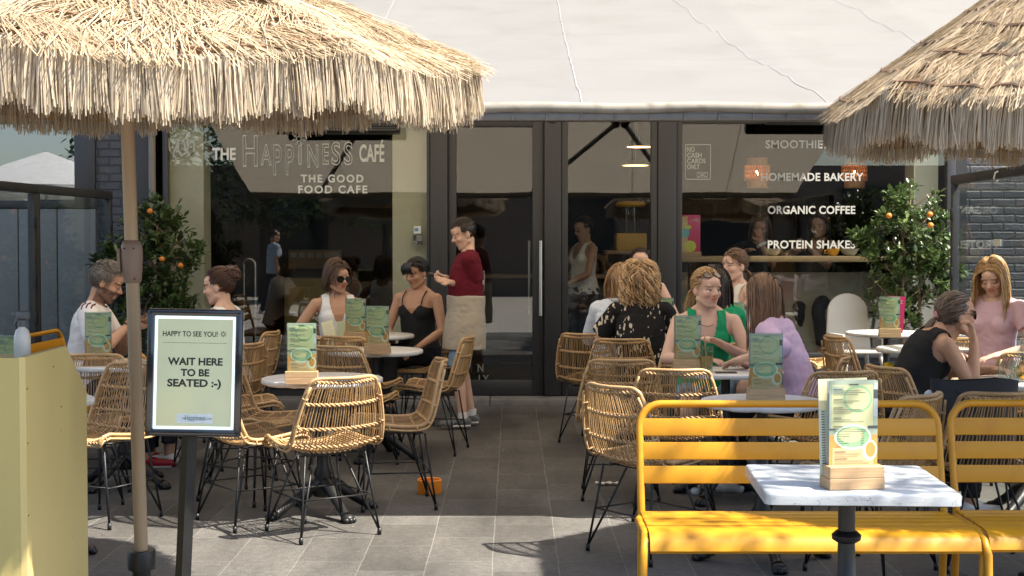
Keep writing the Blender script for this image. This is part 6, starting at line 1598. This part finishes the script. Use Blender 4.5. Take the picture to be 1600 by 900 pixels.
                for q in range(max(3, mxs)):
                    vel = (vel*.72+grav*(.30 if q > 2 else .16)).normalized(); p = p+vel*st; p = s.push(p, shl, A, C, vol*.9*min(1, q/4), sgn, front if not isf else 9)
                    if style == 'curly':
                        am = .016+.005*math.sin(ph); o_ = Vector((math.cos(q*1.25+ph)*am, math.sin(q*1.25+ph)*am, .005*math.sin(q*.9+ph)))*min(1, q/2.0)
                    else: o_ = Vector((wave*math.sin(q*.55+ph), wave*math.cos(q*.45+ph), 0))*min(1, q/3)
                    pts.append(p+o_)
            k_ = len(pts); mb.tube(pts, [rr*(1 if i < k_*.75 else max(.2, 1-(i-k_*.75)/(k_*.27))) for i in range(k_)], 4, tint=tint, cap=False)
        if style == 'bun':
            for i in range(46):
                a0 = r_.uniform(0, 6.28); ax = Vector((r_.uniform(-1, 1), r_.uniform(-1, 1), r_.uniform(-1, 1))).normalized(); u_ = ax.orthogonal().normalized(); w_ = ax.cross(u_); R0 = length*r_.uniform(.65, 1.05); c_ = Vector(tail)+Vector((0, -length*.35, 0)); b = r_.uniform(1-streak, 1+streak)
                mb.tube([s.hp(*(c_+u_*(R0*math.cos(a0+q*.45))+w_*(R0*.9*math.sin(a0+q*.45))+ax*(.006*math.sin(q)))) for q in range(11)], [.0055]*10+[.002], 5, tint=b)
            mb.ell(s.hp(*(Vector(tail)+Vector((0, -length*.35, 0)))), (length*.82,)*3)
        return mb.build('hair', m, s.root, smooth=180)
    def push(s, p, bodies, A, C, vol=0.0, sgn=1, front=.06):
        Hi = s.H.transposed(); q = (Hi @ (p-s.hc))/s.hs; e = Vector(((q.x-C[0])/(A[0]+.005+vol), (q.y-C[1])/(A[1]+.005+vol), (q.z-C[2])/(A[2]+.03+vol))); l = e.length
        if l < 1:
            e /= max(l, 1e-4); q = Vector((C[0]+e.x*(A[0]+.005+vol), C[1]+e.y*(A[1]+.005+vol), C[2]+e.z*(A[2]+.03+vol))); p = s.hc+s.H @ (q*s.hs)
        q = (Hi @ (p-s.hc))/s.hs
        if front < 5 and q.y > .035 and q.z < .055 and q.z > -.14 and abs(q.x) < .070: q.x = math.copysign(.070, q.x if abs(q.x) > .01 else sgn); p = s.hc+s.H @ (q*s.hs)
        for c, r in bodies:
            t = s.T.transposed() @ (p-c); e = Vector((t.x/r[0], t.y/r[1], t.z/r[2])); l = e.length
            if l < 1: e /= max(l, 1e-4); p = c+s.T @ Vector((e.x*r[0], e.y*r[1], e.z*r[2]))
        return p
    def glasses(s, lens, up=0.0, back=0.0, frame=None, size=1.0):
        """sunglasses on the nose, or pushed up on the hair"""
        frame = frame or M_['tort']; rot = Matrix.Rotation(R(48 if up else 0), 3, 'X'); o0 = Vector((0, .096-back, .001+up)); fr = MB(); root = None
        pts = lambda sx: [s.hp(*(o0+rot @ Vector((sx*.033+.0255*size*math.cos(a)*1.0, -.35*abs(sx*.033+.0255*math.cos(a))**1.5*3, .020*size*math.sin(a)-(.002 if math.sin(a) < 0 else 0))))) for a in np.linspace(0, 2*math.pi, 17)[:-1]]
        for sx in (-1, 1):
            fr.tube(pts(sx), .0028, 5, closed=True); a_ = s.hp(*(o0+rot @ Vector((sx*.058, -.012, .008)))); b_ = s.hp(*(o0+rot @ Vector((sx*.074, -.03, .008)))); c_ = s.hp(*(Vector((sx*.080, -.025-back*.4, .012+up*.55)))); fr.tube([a_, b_, c_], .0026, 5)
        fr.tube([s.hp(*(o0+rot @ Vector((-.010, .002, .006)))), s.hp(*(o0+rot @ Vector((0, .004, .008)))), s.hp(*(o0+rot @ Vector((.010, .002, .006))))], .0026, 5)
        root = fr.build('sunglasses', frame, s.root)
        for sx in (-1, 1):
            l_ = MB(); q = pts(sx); c = sum(q, Vector())/len(q); l_.add([c]+q, [(0, 1+i, 1+(i+1) % len(q)) for i in range(len(q))]); o = l_.build('lens', lens, root, smooth=180)
        return root
    def w(s, p): return s.root.matrix_world @ Vector(p)

def loc(u, Y): q = at(u, 380, Y); return (q.x, Y)
def L2(person_loc, rz, u, v, Y):
    """a world point, measured in the photograph at depth Y, in a person's own frame"""
    q = at(u, v, Y); d = Vector((q.x-person_loc[0], q.y-person_loc[1], q.z)); return Matrix.Rotation(-R(rz), 3, 'Z') @ d

# 1 the man in the football shirt
l1 = (-2.80, 9.20); p = Person('bearded man with a greying crop in a white football shirt with maroon shoulder stripes', l1, -84, 'm', 'tan', lean=9, head=(4, 24, 0), hands=(L2(l1, -84, 202, 503, 9.28), L2(l1, -84, 199, 510, 9.05)), elbows=((-1, -.8, -.8), (1, -.8, -.8)), neckf=.035, beard=.9, brow=.3, eyes='down', curl=(.9, .9), palms=(((.25, 1, .1), (.6, 0, .3)), ((-.25, 1, .1), (-.6, 0, .3))))
def stripes(t):
    c = np.ones((len(t), 3)); x, y, z = np.abs(t[:, 0]), t[:, 1], t[:, 2]; on = (z > .40) & (x > .07) & (x < .26)
    return c
sh_ = p.top(CL['jersey'], .68, .014, tintf=stripes, loose=.015, flare=.018)
from mathutils.bvhtree import BVHTree
bv = BVHTree.FromPolygons([v.co.copy() for v in sh_.data.vertices], [tuple(f.vertices) for f in sh_.data.polygons])
for sx in (-1, 1):
    for k in (-.034, -.006, .022):
        m = MB(); pts = []
        for x in np.linspace(.125, .245, 9):
            h_ = bv.ray_cast(p.tp(sx*x, k-.01, .70), p.T @ Vector((0, 0, -1)))
            if h_[0] is not None: pts.append((h_[0]+h_[1]*.005 if h_[1].z > 0 else h_[0]-h_[1]*.005))
        m.tube(pts, .0068, 6, flat=.6); m.build('shoulder_stripe', CL['maroon'], p.root); p.pants(CL['darkdenim']); p.shoes(M_['shoe_red'], M_['shoe_white'])
p.hair(HAIR['grey'], 'short', .022, 900, 4, vol=.012, r0=.0030)
m = MB(); q = p.wr[0].lerp(p.wr[1], .5)+Vector((0, .10, .03)); m.box(q, (.075, .145, .009), Euler((R(25), 0, 0)), .003); o = m.build('mobile_phone', M_['lens']); o.location = p.root.location; o.rotation_euler = p.root.rotation_euler; tag(o, 'phone held by the man in the football shirt', 'phone')
m = MB(); c_ = p.wr[1]; dd = (p.wr[1]-p.el[1]).normalized(); u_ = dd.orthogonal().normalized(); w_ = dd.cross(u_); m.tube([c_-dd*.01+u_*(.034*math.cos(a))+w_*(.034*math.sin(a)) for a in np.linspace(0, 6.283, 15)[:-1]], .0045, 5, closed=True); m.build('bracelet', M_['black'], p.root)
m = MB(); m.tube([p.tp(.074*math.cos(a), -.014+.072*math.sin(a), .512-.022*max(0, math.sin(a))) for a in np.linspace(0, 6.283, 29)[:-1]], .0075, 6, closed=True); m.build('collar', cloth_mat('amber collar', (.42, .22, .07)), p.root)
# arm badge
m = MB(); q = p.sh[1].lerp(p.el[1], .42); m.ell(q+Vector((.058, .01, .0)), (.004, .026, .030)); m.build('sleeve_badge', plain('dark green badge', (.02, .05, .03)), p.root)

# 2 woman with the dark bun
l2 = (-1.86, 9.22); p = Person('woman with dark auburn hair pinned up, seen from behind above the waiting sign', l2, 68, 'f', 'light', lean=6, head=(12, 8, 0), hands=((-.12, .34, .76), (.12, .36, .76)), voxel=.0075, eyes='down')
p.tank(CL['white'], .07, (.06, .13)); p.pants(CL['darkdenim'], 1.8); p.shoes(M_['shoe_white']); p.hair(HAIR['auburn'], 'bun', .062, 420, 9, tail=(0, -.085, .075), wave=.006, streak=.4)

# 3 woman in sunglasses with the open menu
l3 = (-1.36, 10.95); p = Person('woman with a brown bob and dark sunglasses, in white, holding an open menu', l3, 192, 'f', 'tan', hip=.56, lean=4, head=(30, 6, -2), hands=((-.06, .27, .72), (.18, .22, .74)), eyes='open', lip=(.95, .42, .42), curl=(.8, .8))
p.tank(CL['white'], .15, (.062, .128)); p.pants(CL['darkdenim'], 1.7); p.shoes(M_['shoe_white']); p.hair(HAIR['brown'], 'down', .115, 620, 3, part=-.02, vol=.013, wave=.003, streak=.35); p.glasses(M_['lens'], size=1.12)
q3 = at(526, 522, 10.62); mc = empty('open_menu', q3, R(14), 'pale yellow menu folded open in the hands of the woman in sunglasses', 'menu'); r_ = None
for k, (a, x) in enumerate(((28, -.052), (-40, .045))):
    m = MB(); m.box((0, 0, 0), (.105, .002, .20), None, 0, 1, 0)
    for i in range(12): m.box((-.01, -.0013, .08-i*.013), (.07 if i % 3 else .05, .0004, .002), None, 0, 1, 1)
    o = m.build('page', [M_['m_yel'] if k == 0 else M_['m_pale'], plain('menu line print', (.38, .38, .28))], mc, smooth=0); o.location = (x, 0, 0); o.rotation_euler = (R(-12), R(-8), R(a))

# 4 woman in the black dress
l4 = (-.765, 11.5); p = Person('woman with a black fringe in a thin strapped black dress, legs crossed, looking down', l4, 156, 'f', 'warm', hip=.56, lean=2, scale=1.02, head=(-20, 17, 3), hands=((-.13, .25, .62), (.10, .24, .63)), eyes='down', smile=False, lip=(.95, .56, .53), feet=((.05, .42, .16), (.13, .36, .06)), knees=((.45, .5, 1), (.15, .5, 1)), curl=(.5, .4))
def cami(t):
    x, y, z = np.abs(t[:, 0]), t[:, 1], t[:, 2]; ln = np.where(y > 0, .365-.045*np.clip(1-x/.06, 0, 1)+.02*np.exp(-((x-.075)/.03)**2), .30); return (z < ln) & (x < .19)
p.garment('dress', CL['black'], lambda mb: p.torso(mb, .008, -.12), keep=cami, wrinkle=.0015)
for sx in (-1, 1):
    m = MB(); m.tube([p.tp(sx*.082, .112, .365), p.tp(sx*.09, .085, .44), p.tp(sx*.092, .02, .492), p.tp(sx*.085, -.06, .46), p.tp(sx*.07, -.10, .31)], .0055, 6, flat=.7); m.build('strap', CL['black'], p.root)
p.skirt(CL['black'], .72, .02); p.shoes(M_['black']); p.hair(HAIR['black'], 'tail', .0, 620, 5, tail=(0, -.095, -.03), wave=.002, streak=.3)
m = MB(); 
r_ = random.Random(4)
for i in range(90):
    x = r_.uniform(-.058, .058); ps = [p.hp(x*.8, .055, .105), p.hp(x*.95, .088, .088), p.hp(x*1.02, .100, .060), p.hp(x*1.06, .094-.3*x*x*20*.1, .022+r_.uniform(0, .012)+abs(x)*-.25)]; m.tube(ps, [.003, .0034, .003, .001], 4, tint=r_.uniform(.7, 1.3), cap=False)
m.build('fringe', HAIR['black'], p.root, smooth=180)
m = MB(); m.ell(p.hp(.076, -.004, -.045), (.008, .008, .010)); m.ell(p.hp(-.076, -.004, -.045), (.008, .008, .010)); m.build('earring', M_['steel'], p.root)

# 5 the waitress
l5 = (-.365, 11.12); p = Person('standing waitress with cropped dark hair in a maroon T-shirt, beige apron and denim shorts', l5, 96, 'f', 'light', hip=.90, lean=-1, head=(10, 21, 0), hands=(L2(l5, 96, 706, 437, 11.20), L2(l5, 96, 703, 441, 10.96)), elbows=((-.5, -1, -.9), (.5, -1, -.9)), feet=((-.10, .03, .085), (.10, -.05, .085)), knees=((0, 1, .1), (0, 1, .1)), standing=True, eyes='down', curl=(.9, .9), palms=(((.15, 1, .25), (.5, 0, .6)), ((-.15, 1, .25), (-.5, 0, .6))), bust=.8, scale=1.0, neckf=.02)
p.top(CL['maroon'], .62, .014, loose=.018, flare=.02, z0=.04)
def shorts(mb):
    p.loft(mb, [r for r in p.rings if r[0] <= .08], .014)
    for i in (0, 1): mb.flatcone(p.hipj[i], p.hipj[i].lerp(p.kn[i], 1.0), .10, .080)
p.garment('shorts', CL['denim'], shorts, wrinkle=.003)
def apron(mb):
    p.loft(mb, [(-.275, .190, .160, .012), (-.18, .192, .158, .010), (-.08, .190, .150, .005), (.03, .178, .136, 0), (.11, .172, .140, 0), (.15, .170, .138, 0)], .014)
p.garment('apron', CL['apron'], apron, wrinkle=.0028, seed=2)
m = MB(); m.tube([p.tp(.155*math.cos(a), .128*math.sin(a), .115) for a in np.linspace(0, 6.283, 25)[:-1]], .010, 6, closed=True); m.ell(p.tp(-.10, .09, .10), (.02, .02, .025)); m.tube([p.tp(-.10, .10, .10), p.tp(-.12, .12, .03), p.tp(-.10, .13, -.03)], .007, 5); m.build('apron_tie', CL['apron'], p.root)
p.shoes(M_['shoe_grey'], M_['shoe_white']); p.hair(HAIR['dark'], 'short', .011, 1100, 6, vol=.0, r0=.0026)
for i in (0, 1):
    m = MB(); m.tube([p.an[i]+Vector((0, 0, .0)), p.an[i]+Vector((0, 0, .05))], [.040, .042], 12); m.build('sock', CL['white'], p.root)
me = text_mesh('happiness', .07, outline=.0022); m = MB(); mx = Matrix(((-1, 0, 0), (0, 0, -1), (0, 1, 0))).to_4x4()
for q in ([(mx @ v.co) for v in me.vertices],): m.add([p.tp(*(v+Vector((0, -.135+.15*v.x*v.x*6, .26)))) for v in q], [tuple(f.vertices) for f in me.polygons])
m.tube([p.tp(.085*math.cos(a), -.136, .26+.085*math.sin(a)) for a in np.linspace(0, 6.283, 33)[:-1]], .0025, 4, closed=True); m.build('back_print', M_['letter'], p.root, smooth=0)
tq = p.wr[0].lerp(p.wr[1], .5)+Vector((0, .105, .035)); m = MB(); m.box((0, 0, 0), (.075, .16, .028), None, .008); tm = empty('card_terminal', p.root.matrix_basis @ tq if False else (0, 0, 0), 0, 'black card terminal held out by the waitress', 'card terminal')
tm.location = Vector((*l5, 0))+Matrix.Rotation(R(96), 3, 'Z') @ tq; tm.rotation_euler = (0, 0, R(96)); bd_ = m.build('terminal_body', M_['tort'], tm); bd_.rotation_euler = (R(18), 0, 0)
m = MB(); m.box((0, .035, .0152), (.058, .06, .002)); m.build('terminal_screen', plain('terminal screen', (.25, .30, .32)), bd_, smooth=0)

# 6 woman in the white shirt, 7 the face peeking over, 8 the curly haired woman
p = Person('woman with a straight light bob in a pale blue white shirt, turned away', (.76, 10.30), -28, 'f', 'light', lean=10, head=(-22, 4, 6), hands=((-.12, .34, .78), (.14, .36, .78)), voxel=.0075)
p.top(CL['shirt'], 1.5, .014, long_=True, loose=.02); p.pants(CL['denim'], 1.8); p.shoes(M_['shoe_white']); p.hair(HAIR['blonde'], 'down', .155, 560, 12, part=.0, vol=.010, streak=.4); p.glasses(M_['lens_brown'], up=.085, back=.045, frame=M_['tort'])
m = MB(); m.tube([p.tp(.075*math.cos(a), -.012+.066*math.sin(a), .485-.01*math.sin(a)) for a in np.linspace(0, 6.283, 25)[:-1]], .014, 6, closed=True, flat=1.0); m.build('collar', CL['shirt'], p.root); m = MB(); m.ell(p.hp(.078, -.006, -.05), (.006, .006, .014)); m.build('earring', M_['steel'], p.root)
p = Person('woman with dark hair combed back whose eyes peek over the curly head, facing the camera', (1.055, 11.62), 178, 'f', 'light', hip=.665, lean=3, head=(2, 3, 0), hands=((-.16, .28, .80), (.16, .28, .80)), brow=.16, voxel=.0065, feet=((-.1, .38, .12), (.1, .38, .12)))
p.tank(CL['white'], .06, (.07, .13)); p.pants(CL['darkdenim'], 1.8); p.hair(HAIR['dark'], 'tail', .0, 480, 8, tail=(0, -.10, .01), wave=.002, capz=.06)
p = Person('woman with curly honey blonde hair in a black floral top, seen from behind', (.90, 9.84), -4, 'f', 'light', hip=.56, lean=8, head=(-10, 4, 0), hands=((-.14, .36, .78), (.16, .36, .78)), voxel=.0075)
p.top(CL['floral'], .75, .012, loose=.016, flare=.03); p.pants(CL['black'], 1.8); p.shoes(M_['black']); p.hair(HAIR['honey'], 'curly', .215, 640, 14, vol=.032, streak=.6, r0=.0043); p.glasses(M_['lens'], up=.088, back=.03)

# 9 woman in green, 10 behind her, 11 laughing, 12 lilac
l9 = (1.19, 8.66); p = Person('woman with golden hair, sunglasses on her head and an emerald green tank top', l9, 178, 'f', 'pink', hip=.555, lean=7, head=(30, 5, 0), hands=(L2(l9, 178, 1128, 538, 8.36), L2(l9, 178, 1095, 562, 8.33)), elbows=((-1, -.2, -1), (1, -.1, -.7)), feet=((-.26, .30, .20), (.10, .36, .06)), knees=((-.5, .4, 1.2), (.1, .3, 1)), curl=(.6, .5), lip=(1.0, .58, .56), brow=.6)
p.tank(CL['green'], .13, (.060, .118)); p.pants(CL['denim'], .5, flare=.015); p.shoes(M_['shoe_white']); p.hair(HAIR['light'], 'tail', .22, 620, 17, tail=(0, -.10, .005), wave=.005, streak=.4, capz=.06); p.glasses(M_['lens_brown'], up=.098, back=.040, frame=M_['tort'], size=1.12)
m = MB(); m.tube([p.tp(.062*math.cos(a), .012+.078*math.sin(a)*(1 if math.sin(a) > 0 else .8), .475-.06*max(0, math.sin(a))) for a in np.linspace(0, 6.283, 25)[:-1]], .0015, 4, closed=True); m.build('necklace', M_['tort'], p.root)
p = Person('dark haired woman in green almost hidden behind the golden haired woman', (1.43, 9.40), 38, 'f', 'tan', lean=10, head=(14, 10, 0), hands=((-.14, .34, .78), (.14, .34, .78)), voxel=.008)
p.top(CL['green'], .6, .012); p.pants(CL['darkdenim'], 1.8); p.hair(HAIR['dark'], 'down', .34, 420, 19, vol=.010); p.glasses(M_['lens'], up=.09, back=.02)
l11 = (1.69, 10.55); p = Person('laughing woman in a white lace top, in profile below the window bar', l11, 118, 'f', 'pink', hip=.66, lean=2, head=(4, 2, 0), hands=((-.14, .22, .82), (.14, .24, .82)), smile=True, eyes='open', feet=((-.1, .36, .14), (.1, .36, .14)), lip=(1.0, .45, .45), brow=.4)
p.tank(CL['lace'], .09, (.055, .12)); p.pants(CL['denim'], 1.8); p.hair(HAIR['mid'], 'tail', .16, 560, 23, tail=(0, -.098, -.03), wave=.004, streak=.4); p.glasses(M_['lens'], up=.095, back=.04)
l12 = (1.66, 8.14); p = Person('woman with long straight brown hair in a lilac top, seen from behind', l12, 62, 'f', 'light', lean=20, head=(4, 6, -4), hands=(L2(l12, 62, 1163, 560, 7.95), L2(l12, 62, 1172, 572, 8.12)), elbows=((-1, -.2, -.6), (1, -.4, -.8)), feet=((-.1, .36, .06), (.1, .38, .06)), curl=(.5, .5), voxel=.007)
p.top(CL['lilac'], 1.25, .012, long_=True, wrinkle=.0028, loose=.012, flare=.02); p.pants(CL['black'], 1.9); p.shoes(M_['shoe_white']); p.hair(HAIR['mid'], 'down', .42, 700, 27, part=.0, vol=.008, wave=.003, streak=.5)

# 13 woman in black at the right, 14 woman in pink
l13 = (2.05, 7.53); p = Person('woman in a black sleeveless top and sunglasses, hair clipped up, chin resting on her fist', l13, -78, 'f', 'tan', hip=.55, lean=31, head=(-2, -2, 0), hands=((.05, .56, .775), L2(l13, -78, 1522, 536, 7.42)), elbows=((-1, .4, -1), (.12, 1, -.5)), curl=(.6, 1.3), palms=(((1, .2, 0), (0, 0, -1)), ((-.1, -.15, 1), (-.3, -1, 0))), neckf=.035, lip=(1.0, .45, .45))
p.hands13 = None
p.tank(CL['black'], .05, (.05, .128), back=.46); p.pants(CL['black'], 1.9); p.shoes(M_['shoe_white']); p.hair(HAIR['ash'], 'tail', .13, 620, 29, tail=(0, -.100, .0), wave=.006, streak=.55); p.glasses(M_['lens'], size=1.1)
m = MB(); m.ell(p.hp(.0, -.112, .012), (.020, .016, .030), p.H); m.ell(p.hp(-.045, -.098, .018), (.015, .012, .022), p.H); m.build('hair_clip', plain('pink hair clip', (.62, .25, .27)), p.root)
l14 = (3.22, 9.36); p = Person('blonde woman in a pale pink T-shirt looking down, seated at the right edge', l14, 138, 'f', 'pink', hip=.60, lean=4, head=(6, 24, 4), hands=((-.14, .26, .74), (.16, .26, .74)), eyes='down', lip=(1.0, .5, .5), brow=.45, feet=((-.1, .38, .09), (.1, .38, .09)))
p.top(CL['pink'], .52, .009, flare=.008); p.skirt(CL['khaki'], .5, .015, z1=.14); p.shoes(M_['shoe_white']); p.hair(HAIR['light'], 'down', .34, 620, 31, part=.01, vol=.006, streak=.45)
m = MB()
for sx in (-1, 1): m.tube([p.hp(sx*.080, -.008+.022*math.cos(a), -.062+.026*math.sin(a)) for a in np.linspace(0, 6.283, 17)[:-1]], .0018, 4, closed=True)
m.build('earring', M_['steel'], p.root)

# guests and staff inside the cafe
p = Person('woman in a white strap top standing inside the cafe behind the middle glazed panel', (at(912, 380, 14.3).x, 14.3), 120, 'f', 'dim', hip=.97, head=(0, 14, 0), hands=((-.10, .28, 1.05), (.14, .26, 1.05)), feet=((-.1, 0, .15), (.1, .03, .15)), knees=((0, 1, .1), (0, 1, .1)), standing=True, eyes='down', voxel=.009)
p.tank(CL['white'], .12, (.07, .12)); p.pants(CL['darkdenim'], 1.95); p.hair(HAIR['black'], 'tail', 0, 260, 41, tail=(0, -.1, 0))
def stool(x, y, h, label):
    root = empty('bar_stool', (x, y, .058), 0, label, 'stool', 'stools at the window bar'); m = MB(); m.lathe([(0, h-.04), (.16, h-.04), (.17, h-.02), (.16, h), (0, h)], 20); m.build('seat', M_['wood_dark'], root, smooth=50)
    for i in range(4): a = i*math.pi/2+.7; m = MB(); m.tube([(.11*math.cos(a), .11*math.sin(a), h-.04), (.19*math.cos(a), .19*math.sin(a), 0)], .011, 6); m.build('leg', M_['black'], root)
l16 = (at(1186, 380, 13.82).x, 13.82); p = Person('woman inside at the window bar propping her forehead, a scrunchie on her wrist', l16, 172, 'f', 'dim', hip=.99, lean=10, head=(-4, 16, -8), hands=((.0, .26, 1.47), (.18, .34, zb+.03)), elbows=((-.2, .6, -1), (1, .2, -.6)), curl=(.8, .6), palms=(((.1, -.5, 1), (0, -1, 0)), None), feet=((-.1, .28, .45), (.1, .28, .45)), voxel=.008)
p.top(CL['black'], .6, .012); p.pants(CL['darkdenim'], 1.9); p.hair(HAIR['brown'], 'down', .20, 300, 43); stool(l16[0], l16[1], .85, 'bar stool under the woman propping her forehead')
m = MB(); c_ = p.wr[0]; dd = (p.wr[0]-p.el[0]).normalized(); u_ = dd.orthogonal().normalized(); w_ = dd.cross(u_); m.tube([c_-dd*.03+u_*(.036*math.cos(a))+w_*(.036*math.sin(a)) for a in np.linspace(0, 6.283, 15)[:-1]], [.014, .018]*7, 7, closed=True); m.build('scrunchie', CL['white'], p.root)
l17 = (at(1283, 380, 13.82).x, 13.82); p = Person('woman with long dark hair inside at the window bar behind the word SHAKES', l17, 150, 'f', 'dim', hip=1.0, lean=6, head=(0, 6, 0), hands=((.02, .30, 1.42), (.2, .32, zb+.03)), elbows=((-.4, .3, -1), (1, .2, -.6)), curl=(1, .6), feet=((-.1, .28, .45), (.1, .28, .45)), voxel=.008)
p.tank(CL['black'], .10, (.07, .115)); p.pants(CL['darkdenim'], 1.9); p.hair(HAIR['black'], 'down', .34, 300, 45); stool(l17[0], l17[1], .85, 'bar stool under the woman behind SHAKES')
# the passer-by mirrored in the left window
p = Person('passer-by in a grey blue shirt, mirrored in the wide left window', (-4.6, -1.4), -115, 'm', 'tan', hip=.93, head=(0, 6, 0), hands=((-.26, .0, .80), (.26, .12, .86)), feet=((-.1, .22, .085), (.1, -.25, .10)), knees=((0, 1, .1), (0, 1, .1)), standing=True, voxel=.011)
p.top(CL['bluegrey'], .65, .014, loose=.02); p.pants(CL['darkdenim'], 1.95); p.shoes(M_['shoe_white']); p.hair(HAIR['dark'], 'short', .02, 200, 47)
